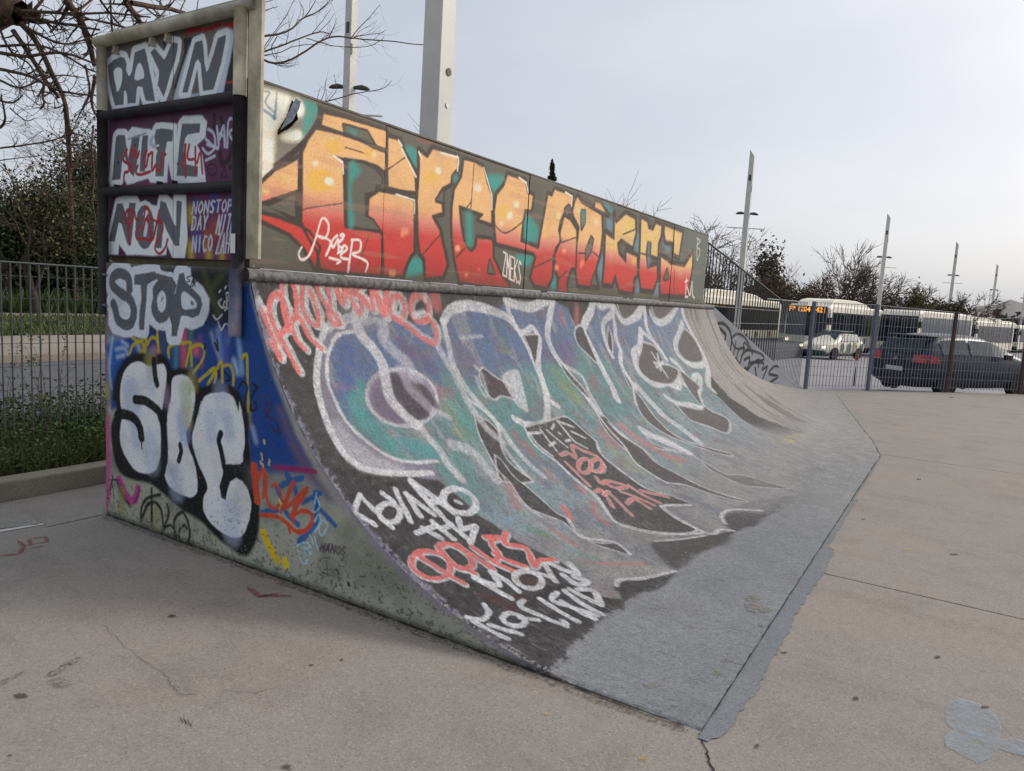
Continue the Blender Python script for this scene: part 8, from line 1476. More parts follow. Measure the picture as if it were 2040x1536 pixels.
# ------------------------------------------------------------------ light masts
def mast(px, z, h, w, label, arms=True, rz=.0, stickers=False, lamp_z=None):
    b = base_at(px, z, 0); zb = zg(math.hypot(b.x, b.y)); b.z = zb
    e = empty('light_mast', b, rz); tag(e, label, 'light mast', 'white chisel topped light masts')
    m = MB(); d = w; t = h - zb
    m.add([(-d / 2, -d / 2, 0), (d / 2, -d / 2, 0), (d / 2, d / 2, 0), (-d / 2, d / 2, 0), (-d * .4, -d * .4, t - 1.1 * d), (d * .4, -d * .4, t - 1.1 * d), (d * .4, d * .4, t), (-d * .4, d * .4, t)], [(0, 3, 2, 1), (4, 5, 6, 7), (0, 1, 5, 4), (1, 2, 6, 5), (2, 3, 7, 6), (3, 0, 4, 7)])
    m.build('column', M['mast'], e, False, d * .03)
    if arms:
        lz = (lamp_z or (h - 3.3)) - zb; ux, uy = RT.x, RT.y
        for s in (-1, 1):
            lm = MB(); lm.tube([(s * ux * q, s * uy * q, lz + dz) for q, dz in ((.05, 0), (.22, .02), (.36, .03), (.52, .0), (.60, -.02))], [.04, .06, .08, .06, .02], 8); lm.build('floodlight', M['lampdark'], e, True)
        cr = MB(); cr.tube([(-1.0 * ux, -1.0 * uy, lz - .75), (1.0 * ux, 1.0 * uy, lz - .75)], .03, 6); cr.build('cross_arm', M['mast'], e)
        for zz in (t - 1.6, t - 2.2):
            wd_ = MB(); wd_.box(-d * .44, -d * .2, -d * .46, -d * .44, zz, zz + .3) if zz < t - 2 else wd_.box(-d * .46, -d * .44, -d * .2, d * .2, zz, zz + .3); wd_.build('slot', M['lampdark'], e)
    return e
e1 = mast(853, 9.0, 9.0, .30, 'thick white square mast with round stickers rising close behind the backboard', False, 0)
for z, r, k, sh in ((4.0 - .72, .045, 'stick', 0), (3.52 - .62, .03, 'stickw', 0)):
    m = MB(); pz = z + 1.0
    pp = Vector(at(873 if k == 'stick' else 870, 160 if k == 'stick' else 222, 9.0)); lp_ = pp - e1.location
    m.tube([(0.03, -.1435, lp_.z), (0.03, -.149, lp_.z)], r, 16); m.build('sticker', M[k], e1)
e2 = mast(684, 22, 10.5, .31, 'white mast with a pair of floodlights seen between bare twigs', True, 0, False, 7.4)
mast(1470, 39, 10.0, .31, 'white mast with cross arm standing behind the cream bus', True, 0)
mast(1747, 56, 9.6, .31, 'white mast rising behind the bus with the orange sign', True, 0)
mast(1887, 72, 9.6, .31, 'white mast rising above the grey coach near the rusty post', True, 0)
mast(1971, 92, 9.4, .31, 'white mast in front of the distant hill', True, 0)
mast(2032, 112, 9.4, .31, 'farthest white mast at the right edge of the view', True, 0)
# ------------------------------------------------------------------ buses
def wheel(e, x, y, r, w):
    m = MB(); m.tube([(x, y - w / 2, r), (x, y + w / 2, r)], r, 20); t = m.build('wheel', M['tyre'], e, False, .02)
    s = MB(); yy = y + (w / 2 + .004) * (1 if y > 0 else -1); s.tube([(x, yy - .01, r), (x, yy + .01, r)], r * .58, 14); s.build('rim', M['rim'], t)
def bus(px_corner, z, phi, label, glass='busglass', H=3.0, pod=True, L=12.0, sign=False, green=False, zb=None, blobs=True):
    """local frame: +x towards the rear, y = 0 at the side we see, +y across to the far side"""
    c = base_at(px_corner, z, 0); c.z = zg(math.hypot(c.x, c.y)) if zb is None else zb
    dirv = RT * math.sin(phi) + FW * math.cos(phi); ang = math.atan2(dirv.y, dirv.x)
    e = empty('bus', c, ang); tag(e, label, 'bus', 'buses parked in the depot')
    W = 2.5
    m = MB(); prof = [(0.0, .32), (-.06, .7), (-.05, 1.2), (.0, 1.9), (.06, H - .35), (.22, H - .12), (.5, H)]; rear = [(L - .3, H), (L - .06, H - .2), (L, H - .6), (L, .4)]
    sec = prof + rear; n = len(sec); ysl = [0.0, .10, W - .10, W]; vs = []
    for j, y in enumerate(ysl):
        ins = .0 if j in (1, 2) else 1
        for (x, zz) in sec:
            xx = x + (.06 if ins and x < 1 else (-.05 if ins and x > L - 1 else 0)); vs.append((xx, y, zz - (.09 if ins and zz > H - .15 else 0)))
    fs = []
    for j in range(3):
        for i in range(n - 1): fs.append((j * n + i, j * n + i + 1, (j + 1) * n + i + 1, (j + 1) * n + i))
        fs.append((j * n + n - 1, j * n, (j + 1) * n, (j + 1) * n + n - 1))
    fs.append(tuple(range(n - 1, -1, -1))); fs.append(tuple(range(3 * n, 4 * n)))
    m.add(vs, fs); m.build('body', M['buswhite'], e, False)
    g = M[glass]
    m = MB(); m.box(.55, L - .35, -.012, .0, 1.15, H - .42); wb = m.build('side_window_band', g, e)
    for k in range(1, 7):
        q = MB(); q.box(.55 + k * (L - .9) / 7 - .03, .55 + k * (L - .9) / 7 + .03, -.018, -.012, 1.15, H - .42); q.build('window_pillar', M['blackplastic'], wb)
    m = MB(); m.add([(-.075, .08, 1.15), (-.075, W - .08, 1.15), (.02, W - .1, H - .38 if not sign else H - .2), (.02, .1, H - .38 if not sign else H - .2)], [(0, 1, 2, 3), (3, 2, 1, 0)]); m.build('windscreen', g, e)
    if sign:
        sgn = MB(); sgn.box(-.10, -.06, .12, W - .12, H - .56, H - .12); s_ = sgn.build('destination_sign', M['blackplastic'], e)
        tx = bpy.data.curves.new('destination_text', 'FONT'); tx.body = 'F8 1204 8421'; tx.size = .36; tx.offset = .010; tx.align_x = 'CENTER'; tx.align_y = 'CENTER'; tx.extrude = .002
        tmp = bpy.data.objects.new('destination_text', tx); COL.objects.link(tmp); bpy.context.view_layer.update()
        tm = bpy.data.meshes.new_from_object(tmp.evaluated_get(bpy.context.evaluated_depsgraph_get())); bpy.data.objects.remove(tmp); tm.materials.clear(); tm.materials.append(M['led'])
        to = bpy.data.objects.new('destination_text', tm); link(to, s_)
        to.matrix_local = Matrix.Translation((-.112, W / 2, H - .33)) @ Matrix(((0, 0, -1), (-1, 0, 0), (0, 1, 0))).to_4x4(); to.scale = (1.08, 1.1, 1)
    m = MB(); m.box(-.085, .02, .06, W - .06, .30, .62); m.build('bumper', M['busgreen'] if green else M['blackplastic'], e, False, .03)
    for y in (.22, W - .22):
        m = MB(); m.tube([(-.10, y, .86), (-.02, y, .86)], .09, 12); m.build('headlight', M['headlamp'] if green else M['lampglass'], e)
    m = MB(); m.box(.1, L - .1, .04, W - .04, .16, .34); m.build('underbody', M['blackplastic'], e)
    for x in (2.6, L - 3.0):
        wheel(e, x, .16, .48, .28); wheel(e, x, W - .16, .48, .28)
    if pod:
        m = MB(); pts = [(.9, H - .01), (1.5, H + .30), (2.6, H + .42), (6.0, H + .42), (8.2, H + .30), (9.6, H + .02)]; n = len(pts)
        m.add([(x, .25, zz - .02) for x, zz in pts] + [(x, W - .25, zz - .02) for x, zz in pts], [(i, n + i, n + i + 1, i + 1) for i in range(n - 1)] + [tuple(range(n)), tuple(range(2 * n - 1, n - 1, -1))]); m.build('roof_pod', M['buswhite'], e, False, .05)
    m = MB(); m.tube([(-.05, -.05, H - .5), (-.32, -.14, H - .5), (-.34, -.14, H - .75)], .03, 6); m.box(-.42, -.30, -.26, -.02, H - 1.15, H - .72); m.build('mirror', M['blackplastic'], e)
    if blobs:
        for x, zz, rx, rz, k in ((1.5, .95, .16, .20, 'leaftan'), (3.5, .72, .30, .36, 'leafgreen'), (5.2, .8, .26, .34, 'leaftan'), (6.6, .66, .25, .30, 'leafgreen'), (10.3, .8, .25, .33, 'leaftan'), (8.0, .85, .2, .22, 'leafgreen'), (1.7, .6, .14, .14, 'leafgreen')):
            q = MB(); q.add([(x + rx * math.cos(2 * math.pi * k2 / 12), -.008, zz + rz * math.sin(2 * math.pi * k2 / 12)) for k2 in range(12)], [tuple(range(12))]); q.build('livery_leaf', M[k], e)
    return e
bus(1393, 38.8, math.radians(40), 'cream city bus with long roof pod directly behind the sloping railing', 'busglass', 3.0, True, 12, False, False)
b2_ = bus(1652, 42, math.radians(40), 'cream city bus with lit orange destination display and green bumper', 'busglass', 3.0, True, 12, True, True)
bus(1832, 47, math.radians(46), 'coach with a big blue tinted windscreen behind the dark car', 'coachglass', 3.3, False, 12, False, False, -1.0, False)
bus(1946, 66, math.radians(48), 'distant cream bus seen over the dark car roof, beside the rusty post', 'busglass', 3.1, True, 12, False, False, -1.15, False)
bus(1985, 84, math.radians(48), 'farther cream bus partly hidden at the end of the depot row', 'busglass', 3.1, True, 12, False, False, -1.25, False)
bus(2032, 84, math.radians(46), 'last bus of the row cut by the picture edge', 'busglass', 3.1, False, 12, False, False, -1.25, False)
# ------------------------------------------------------------------ dark hatchback behind the fence
def hatchback():
    cpt = base_at(1856, 17.7, -.25); dirv = RT * math.sin(math.radians(69)) + FW * math.cos(math.radians(69)); ang = math.atan2(dirv.y, dirv.x)
    e = empty('parked_car', cpt, ang); tag(e, 'dark blue hatchback parked tail-on behind the fence', 'car')
    W, Lc = 1.74, 4.15        # local: x forward from tail, y=0 near (right) side, +y to the left side
    # stations: x, z_sill, z_belt, z_top, half width low, half width belt, half width top
    st = [(-.02, .40, .60, .80, .66, .72, .70), (.03, .20, .76, .98, .78, .84, .76), (.14, .13, .90, 1.14, .84, .88, .73), (.36, .12, .95, 1.40, .86, .89, .66), (.70, .11, .96, 1.485, .87, .89, .64), (1.5, .11, .96, 1.52, .88, .89, .65), (2.3, .11, .95, 1.50, .88, .89, .64), (2.9, .11, .95, 1.28, .88, .885, .68), (3.4, .11, .95, 1.03, .87, .875, .76), (3.9, .13, .86, .93, .85, .84, .70), (4.2, .22, .70, .78, .76, .76, .60), (4.3, .36, .56, .62, .64, .66, .5)]
    vs = []
    for x, zs_, zb_, zt, w0, w1, w2 in st:
        half = [(-w0, zs_), (-w1 - .005, (zs_ + zb_) / 2), (-w1, zb_), (-w2, zt), (-w2 * .5, zt + .025)]
        ring_ = half + [(-y, z) for y, z in reversed(half)]
        vs += [(x, W / 2 + y, z) for y, z in ring_]
    n = 10; fs = [tuple(range(n)), tuple(reversed(range((len(st) - 1) * n, len(st) * n)))]
    for i in range(len(st) - 1):
        for k in range(n): k2 = (k + 1) % n; fs.append((i * n + k, (i + 1) * n + k, (i + 1) * n + k2, i * n + k2))
    m = MB(); m.add(vs, fs); o = m.build('body', M['carpaint'], e, True)
    sd = o.modifiers.new('smooth', 'SUBSURF'); sd.levels = 2; sd.render_levels = 2
    def lerp(x):
        for a, b in zip(st[:-1], st[1:]):
            if a[0] <= x <= b[0]: t = (x - a[0]) / (b[0] - a[0]); return [a[i] + (b[i] - a[i]) * t for i in range(7)]
    for side in (-1, 1):
        for (xa, xb, nm) in ((.55, 1.45, 'side_window'), (1.53, 2.95, 'side_window')):
            q = MB(); L_, U_ = [], []
            for x in np.linspace(xa, xb, 6):
                s_ = lerp(x); zb_, zt, w1, w2 = s_[2], s_[3], s_[5], s_[6]
                f0, f1 = .14, .80
                L_.append((x, W / 2 + side * (w1 + (w2 - w1) * f0 + .004), zb_ + (zt - zb_) * f0)); U_.append((x, W / 2 + side * (w1 + (w2 - w1) * f1 + .004), zb_ + (zt - zb_) * f1))
            q.add(L_ + U_, [(i, i + 1, i + 7, i + 6) for i in range(5)]); q.build(nm, M['carglass'], e)
    q = MB(); q.add([(.02, .22, 1.02), (.02, W - .22, 1.02), (.275, W - .30, 1.385), (.275, .30, 1.385)], [(0, 1, 2, 3), (3, 2, 1, 0)]); q.build('rear_window', M['carglass'], e)
    q = MB(); q.box(.24, .62, .24, W - .24, 1.435, 1.475); q.build('roof_spoiler', M['blackplastic'], e, False, .015)
    for y0 in (.06, W - .40):
        q = MB(); q.add([(-.05, y0, .80), (-.05, y0 + .34, .80), (.005, y0 + .30, 1.0), (.005, y0 + .02, 1.0), (.10, y0 - .05, .80), (.14, y0 - .03, 1.0)] if y0 < .5 else [(-.05, y0, .80), (-.05, y0 + .34, .80), (.005, y0 + .32, 1.0), (.005, y0 + .04, 1.0), (.10, y0 + .39, .80), (.14, y0 + .37, 1.0)], [(0, 1, 2, 3), (0, 3, 5, 4)] if y0 < .5 else [(0, 1, 2, 3), (1, 4, 5, 2)]); q.build('tail_light', M['taillight'], e)
    q = MB(); q.add([(.06, -.03, .80), (.42, -.055, .82), (.36, -.04, .97), (.10, -.01, .99)], [(0, 1, 2, 3), (3, 2, 1, 0)]); q.build('tail_light', M['taillight'], e)
    q = MB(); q.box(-.03, .12, .06, W - .06, .34, .56); q.build('bumper', M['carpaint'], e, False, .05)
    q = MB(); q.box(-.06, -.05, W / 2 - .26, W / 2 + .26, .55, .66); q.build('number_plate', M['whiteplate'], e)
    q = MB(); q.tube([(-.02, W / 2, .86), (-.06, W / 2, .86)], .05, 16); q.build('badge', M['rim'], e)
    for x in (.80, 3.42):
        for y in (.08, W - .08): wheel(e, x, y, .31, .20)
    q = MB(); q.tube([(2.7, -.02, .97), (2.68, -.14, 1.0)], .02, 6); q.box(2.58, 2.72, -.24, -.08, .96, 1.09); q.build('wing_mirror', M['blackplastic'], e, False, .02)
    return e
hatchback()
def small_car():
    cpt = base_at(1655, 37.0, -.62); dirv = RT * math.sin(math.radians(52)) + FW * math.cos(math.radians(52)); e = empty('small_car', cpt, math.atan2(dirv.y, dirv.x)); tag(e, 'small cream car with teal leaf print in front of the lit bus', 'car')
    W = 1.7; st = [(0, .35, .55, .62, .55, .62), (.15, .18, .68, .74, .72, .70), (.9, .16, .84, .92, .82, .74), (1.35, .16, .90, 1.20, .84, .66), (1.8, .16, .90, 1.42, .84, .60), (2.9, .16, .90, 1.44, .84, .60), (3.5, .16, .90, 1.20, .83, .64), (3.9, .18, .86, .96, .80, .68), (4.05, .34, .60, .70, .66, .6)]; vs = []
    for x, a, b_, c, w1, w2 in st:
        h = [(-w1, a), (-w1 - .02, (a + b_) / 2), (-w1, b_), (-w2, c)]; vs += [(x, W / 2 + y, z) for y, z in h + [(-y, z) for y, z in reversed(h)]]
    n = 8; fs = [tuple(range(n)), tuple(reversed(range(8 * n, 9 * n)))] + [(i * n + k, (i + 1) * n + k, (i + 1) * n + (k + 1) % n, i * n + (k + 1) % n) for i in range(8) for k in range(n)]
    m = MB(); m.add(vs, fs); o = m.build('body', M['buswhite'], e, True); s_ = o.modifiers.new('smooth', 'SUBSURF'); s_.levels = 2; s_.render_levels = 2
    q = MB(); q.add([(1.35, -.005, .95), (3.45, -.005, .95), (3.2, .17, 1.30), (2.0, .18, 1.33)], [(0, 1, 2, 3), (3, 2, 1, 0)]); q.build('side_window', M['carglass'], e)
    q = MB(); q.add([(1.08, .18, 1.0), (1.08, W - .18, 1.0), (1.72, W - .3, 1.40), (1.72, .3, 1.40)], [(0, 1, 2, 3), (3, 2, 1, 0)]); q.build('windscreen', M['carglass'], e)
    q = MB(); q.box(1.75, 3.1, .30, W - .30, 1.415, 1.455); q.build('roof', M['leafgreen'], e, False, .02)
    for y in (.22, W - .22): q = MB(); q.tube([(-.01, y, .60), (.08, y, .60)], .075, 10); q.build('headlight', M['headlamp'], e)
    q = MB(); q.box(-.02, .2, .12, W - .12, .2, .42); q.build('bumper', M['busgreen'], e, False, .03)
    for x, z, rx, rz, k in ((1.5, .62, .16, .24, 'leafgreen'), (2.2, .58, .2, .28, 'leafgreen'), (2.75, .66, .16, .24, 'leaftan'), (3.5, .62, .14, .22, 'leafgreen')):
        q = MB(); q.add([(x + rx * math.cos(k2 * .5236), -.025, z + rz * math.sin(k2 * .5236)) for k2 in range(12)], [tuple(range(12))]); q.build('livery_leaf', M[k], e)
    for x in (.8, 3.25):
        for y in (.06, W - .06): wheel(e, x, y, .30, .2)
small_car()
bo = empty('barrier_post', base_at(1716, 19.5, -.27)); tag(bo, 'thin bent barrier post with red and white tape at its head', 'barrier')
for dx in (-.06, .07): m = MB(); m.tube([(dx * 1.4, 0, 0), (dx * 1.1, .0, .3), (0, 0, .55)], .010, 6); m.build('leg', M['galvdark'], bo)
m = MB(); m.tube([(0, 0, .52), (.02, 0, .82)], .022, 8); m.build('stem', M['stickw'], bo); m = MB(); m.box(-.03, .08, -.03, .03, .70, .86); m.build('tape', M['redtape'], bo)

# ------------------------------------------------------------------ trees
RMIN = .004
def grow(mbT, mbC, p, d, r, L, lvl, maxl, spread, gn, droop=0.0, rng=random):
    nseg = 4; pts, rad = [p.copy()], [r]; q = p.copy(); dd = d.copy()
    for i in range(nseg):
        dd = (dd + Vector((rng.gauss(0, gn), rng.gauss(0, gn), rng.gauss(0, gn * .6) - droop))).normalized(); q = q + dd * (L / nseg); pts.append(q.copy()); rad.append(r * (1 - .55 * (i + 1) / nseg))
    (mbT if lvl <= 1 else mbC).tube(pts, rad, 6 if lvl == 0 else (5 if lvl == 1 else 3), False)
    if lvl >= maxl: return
    nb = 3 if lvl == 0 else rng.choice((3, 3, 4, 4))
    for k in range(nb):
        t = rng.uniform(.45, 1.0) if k else 1.0; i = min(int(t * nseg), nseg); b = pts[i]
        a = rng.uniform(0, 2 * math.pi); ax = dd.orthogonal().normalized(); ax.rotate(Matrix.Rotation(a, 3, dd)); nd = (dd * math.cos(spread) + ax * math.sin(spread) * rng.uniform(.5, 1.2)); nd.z += .12 if lvl < 2 else 0; nd.normalize()
        grow(mbT, mbC, b, nd, max(rad[i] * rng.uniform(.55, .8), RMIN), L * rng.uniform(.6, .85), lvl + 1, maxl, spread, gn, droop, rng)
def leaf_cloud(c, r, n, size, squash=1.0, seed=0):
    g = np.random.default_rng(seed); k = max(6, n // 220); cl = g.normal(size=(k, 3)); cl /= np.linalg.norm(cl, axis=1)[:, None]; cl *= g.random((k, 1)) ** .5 * np.array([r[0], r[1], r[2]]) * .85
    ci = g.integers(0, k, n); p = cl[ci] + g.normal(size=(n, 3)) * np.array([r[0], r[1], r[2]]) * .20
    p += np.array(c); a = g.normal(size=(n, 3)); a /= np.linalg.norm(a, axis=1)[:, None]; b = np.cross(a, g.normal(size=(n, 3))); b /= np.linalg.norm(b, axis=1)[:, None]; s = size * g.uniform(.5, 1.3, (n, 1))
    return np.stack([p - a * s, p - b * s * .55, p + a * s, p + b * s * .55], 1)
def bare_tree(px, z, top, label, width=1.0, lv=4, mat='twig', leaves=None, seed=1, group='bare trees behind the bus depot'):
    global RMIN
    RMIN = z * .00030
    rng = random.Random(seed); b = base_at(px, z, 0); b.z = zg(math.hypot(b.x, b.y)); H = at(px, top, z).z - b.z
    e = empty('bare_tree', b); tag(e, label, 'tree', group)
    T, Cw = MB(), MB(); grow(T, Cw, Vector((0, 0, 0)), Vector((rng.uniform(-.1, .1), rng.uniform(-.1, .1), 1)).normalized(), H * .022, H * .30, 0, lv, .62 * width, .12, 0, rng)
    mz = max(v[2] for v in Cw.v); s = H / mz
    T.v = [(x * s, y * s, z_ * s) for x, y, z_ in T.v]; Cw.v = [(x * s, y * s, z_ * s) for x, y, z_ in Cw.v]
    T.build('trunk', M[mat], e, True); Cw.build('crown', M[mat], e)
    if leaves:
        m_, n_ = leaves; tips = np.array(Cw.v); g = np.random.default_rng(seed); pk = tips[g.integers(0, len(tips), n_)] + g.normal(size=(n_, 3)) * .18
        a = g.normal(size=(n_, 3)); a /= np.linalg.norm(a, axis=1)[:, None]; bb_ = np.cross(a, g.normal(size=(n_, 3))); bb_ /= np.linalg.norm(bb_, axis=1)[:, None]; ss = .06 * g.uniform(.5, 1.4, (n_, 1))
        quads_np('leaves', np.stack([pk - a * ss, pk - bb_ * ss * .6, pk + a * ss, pk + bb_ * ss * .6], 1), M[m_], e)
    return e
def leafy_tree(px, z, top, wid, label, mat='leafdark', seed=1, n=6000, size=.16, trunk='bark', low=.15, group=None, name='evergreen_tree', zb=None):
    b = base_at(px, z, 0); b.z = zg(math.hypot(b.x, b.y)) if zb is None else zb; H = at(px, top, z).z - b.z
    e = empty(name, b); tag(e, label, 'tree' if 'tree' in name else 'shrub', group)
    rng = random.Random(seed); T = MB(); T.tube([(0, 0, 0), (.1, .05, H * .4), (-.05, .1, H * .8)], [H * .02 + .05, H * .014 + .03, .02], 7); 
    for k in range(7):
        a = rng.uniform(0, 6.28); zz = H * rng.uniform(.3, .75); T.tube([(0, 0, zz), (math.cos(a) * wid * .4, math.sin(a) * wid * .4, zz + H * .12)], [.04, .01], 4, False)
    T.build('trunk', M[trunk], e, True)
    zc = H * (1 + low) / 2; quads_np('crown', leaf_cloud((0, 0, zc), (wid, wid, H * (1 - low) / 2 * 1.05), n, size, seed=seed), M[mat], e)
    return e
# depot side, left to right
bare_tree(1000, 26, 276, 'bare twiggy tree top peeping over the middle of the backboard', 1.0, 4, 'twig', None, 3)
bare_tree(1240, 30, 350, 'leafless tree top showing above the right half of the backboard', 1.1, 4, 'twig', None, 5)
cy = empty('cypress_tree', base_at(1084, 80, -.9)); tag(cy, 'slim dark cypress tip standing above the backboard', 'tree'); Hc = at(1084, 324, 80).z + .9
m = MB(); m.tube([(0, 0, 0), (0, 0, Hc * .9)], [.15, .03], 6); m.build('trunk', M['bark'], cy)
quads_np('crown', np.concatenate([leaf_cloud((0, 0, zc_), (.12 + .34 * min(1, (Hc - zc_) / 2.2),) * 2 + (.5,), 420, .12, seed=int(zc_ * 7)) for zc_ in np.arange(1.0, Hc - .2, .4)]), M['leafdark'], cy)
bare_tree(1365, 46, 408, 'bushy bare tree at the backboard end with sparse brown leaves', 1.2, 5, 'twig', ('leafbrown', 900), 8)
bare_tree(1432, 58, 450, 'forked bare tree behind the sloping railing', 1.0, 5, 'twig', ('leafbrown', 400), 11)
leafy_tree(1418, 66, 560, 3.2, 'low brown thicket behind the cream bus', 'leafbrown', 17, 7000, .17, 'twig', .02, 'dark thickets behind the buses', 'thicket_shrub')
leafy_tree(1500, 68, 565, 3.0, 'low brown thicket right of the first mast', 'leafbrown', 18, 6000, .17, 'twig', .02, 'dark thickets behind the buses', 'thicket_shrub')
leafy_tree(1530, 64, 492, 1.9, 'narrow brownish green conifer right of the cross arm mast', 'leafbrown', 12, 7000, .16, 'twig', .05, None, 'conifer_tree')
bare_tree(1560, 62, 520, 'thin bare tree beside the brownish conifer', 1.0, 5, 'twig', ('leafolive', 500), 13)
leafy_tree(1660, 66, 582, 3.0, 'brown thicket above the roof pod of the lit bus', 'leafbrown', 61, 6000, .16, 'twig', .02, 'dark thickets behind the buses', 'thicket_shrub')
leafy_tree(1740, 68, 590, 2.8, 'brown thicket below the second mast', 'leafbrown', 62, 5000, .16, 'twig', .02, 'dark thickets behind the buses', 'thicket_shrub')
leafy_tree(1880, 68, 600, 2.6, 'brown thicket behind the far end of the coach', 'leafbrown', 63, 4500, .16, 'twig', .02, 'dark thickets behind the buses', 'thicket_shrub')
leafy_tree(1590, 66, 575, 2.8, 'olive brown thicket above the orange bus sign', 'leafolive', 19, 6000, .16, 'twig', .02, 'dark thickets behind the buses', 'thicket_shrub')
bare_tree(1625, 62, 535, 'dense reddish bare tree behind the bus with the orange sign', 1.1, 5, 'twigred', ('leafbrown', 1400), 14)
bare_tree(1640, 64, 474, 'tall slender bare tree rising out of the reddish one', .7, 5, 'twig', ('leafbrown', 300), 15)
bare_tree(1600, 63, 545, 'bare tree between the conifer and the reddish tree', 1.1, 5, 'twig', ('leafbrown', 900), 51)
bare_tree(1665, 63, 520, 'bare tree right behind the roof pod of the lit bus', 1.0, 5, 'twig', ('leafbrown', 500), 52)
bare_tree(1480, 60, 500, 'bare tree half hidden by the cross arm mast', 1.1, 5, 'twig', ('leafbrown', 600), 53)
bare_tree(1395, 56, 425, 'bare tree hugging the outer edge of the backboard', 1.1, 5, 'twig', ('leafbrown', 500), 54)
bare_tree(1740, 64, 540, 'bare tree directly behind the second mast', 1.0, 5, 'twig', None, 55)
bare_tree(1692, 62, 503, 'spreading bare tree left of the second mast', 1.0, 5, 'twig', None, 16)
bare_tree(1712, 64, 522, 'bare tree crowding close to the second mast', 1.0, 5, 'twig', None, 21)
bare_tree(1784, 62, 538, 'open crowned bare tree just right of the second mast', 1.15, 5, 'twig', None, 22)
leafy_tree(1820, 64, 574, 1.9, 'olive shrub like tree behind the coach', 'leafolive', 23, 4500, .15, 'twig', .05, None, 'olive_tree')
bare_tree(1846, 62, 556, 'bare tree above the coach roof', 1.0, 5, 'twig', ('leafolive', 300), 24)
bare_tree(1866, 66, 562, 'bare tree touching the third mast from the left side', 1.0, 5, 'twig', None, 25)
bare_tree(1912, 66, 576, 'small bare tree behind the rusty fence post', 1.0, 5, 'twig', None, 26)
tw = MB()
g = np.random.default_rng(5); V_ = []
for k in range(60):
    px = g.uniform(1400, 2120); z = g.uniform(120, 170); b = base_at(px, z, -1.3); V_.append(leaf_cloud((b.x, b.y, 1.2), (7, 7, 2.4 + 2.0 * g.random()), 160, .75, seed=k))
stuff(quads_np('far_woodland', np.concatenate(V_), M['town'])); bpy.data.objects['far_woodland']['label'] = 'far brown belt of bare woodland below the hill'; bpy.data.objects['far_woodland']['category'] = 'woodland'
for k in range(9):
    px = 1950 + k * 13 + g.uniform(-5, 5); b = base_at(px, 190, -1.3); m = MB(); w = g.uniform(1.2, 2.6); m.box(-w, w, -w, w, 0, 3.6 + g.uniform(0, 2.2)); o = m.build('house', M['white'], None, False); o.location = b; tag(o, 'tiny pale house in the distance under the hill', 'house', 'distant houses under the hill')
hm = MB(); hx = [(1300, 0), (1700, 6), (1860, 28), (1915, 30), (1945, 46), (1975, 48), (2005, 62), (2030, 56), (2100, 40), (2200, 50), (2400, 30), (2800, 0)]; vs = []
for zz, f_ in ((700, 0), (820, .55), (950, 1.0), (1100, .7), (1300, 0)):
    for x, h in hx: p = base_at(x, zz, 0); vs.append((p.x, p.y, -3 + h * f_ * (950 / 1445) * (1 + .0)))
n = len(hx); hm.add(vs, [(j * n + i, j * n + i + 1, (j + 1) * n + i + 1, (j + 1) * n + i) for j in range(4) for i in range(n - 1)]); struct(hm.build('hill', M['hill'], None, True))

# left: big pollarded tree with long drooping limbs
def spray(e, name, z, lines, mat, twigs=3, seed=0, jz=.5, parent_mat=None):
    rng = random.Random(seed); Cw = MB(); T = MB()
    for pts, w0, w1, dz in lines:
        P_, Rr = [], []
        for i, p in enumerate(pts):
            t = i / (len(pts) - 1); zz = z + dz * t + rng.uniform(-.05, .05); P_.append(at(p[0], p[1], zz) - e.location); Rr.append((w0 + (w1 - w0) * t) * zz / FPX / 2)
        PP_ = []; RR_ = []
        arr = catmull(np.array([list(p) + [r] for p, r in zip(P_, Rr)]), False, 4) if len(P_) > 2 else np.array([list(p) + [r] for p, r in zip(P_, Rr)])
        jj = .008 * z
        for row in arr: PP_.append(Vector(row[:3]) + Vector((rng.gauss(0, .1), rng.gauss(0, .1), rng.gauss(0, .1))) * jj * .22); RR_.append(max(row[3], .0016))
        (T if w0 > 9 else Cw).tube(PP_, RR_, 7 if w0 > 9 else 5, False)
        for k in range(int(twigs * len(pts))):
            i = rng.randrange(1, len(PP_)); a = PP_[i]; d = (PP_[i] - PP_[i - 1]).normalized(); d = (d + Vector((rng.gauss(0, .8), rng.gauss(0, .8), rng.gauss(0, .8)))).normalized(); L = z * rng.uniform(.012, .05); q = [a]
            for s_ in range(4): d = (d + Vector((rng.gauss(0, .25), rng.gauss(0, .25), rng.gauss(.05, .25)))).normalized(); q.append(q[-1] + d * L / 4)
            Cw.tube(q, [RR_[i] * .45, RR_[i] * .38, RR_[i] * .3, RR_[i] * .2, .0012], 3, False)
            if rng.random() < .7:
                a2 = q[2]; d2 = (d + Vector((rng.gauss(0, .7), rng.gauss(0, .7), rng.gauss(0, .7)))).normalized(); Cw.tube([a2, a2 + d2 * L * .3, a2 + d2 * L * .55 + Vector((0, 0, .01))], [RR_[i] * .3, RR_[i] * .22, .001], 3, False)
    if T.v: T.build('trunk', M['bark'], e, True)
    Cw.build(name, M[mat], e, True)
bt = empty('pollard_tree', base_at(-160, 8.5, .1)); tag(bt, 'gnarled bare tree with long drooping brown limbs behind the guard frame', 'tree')
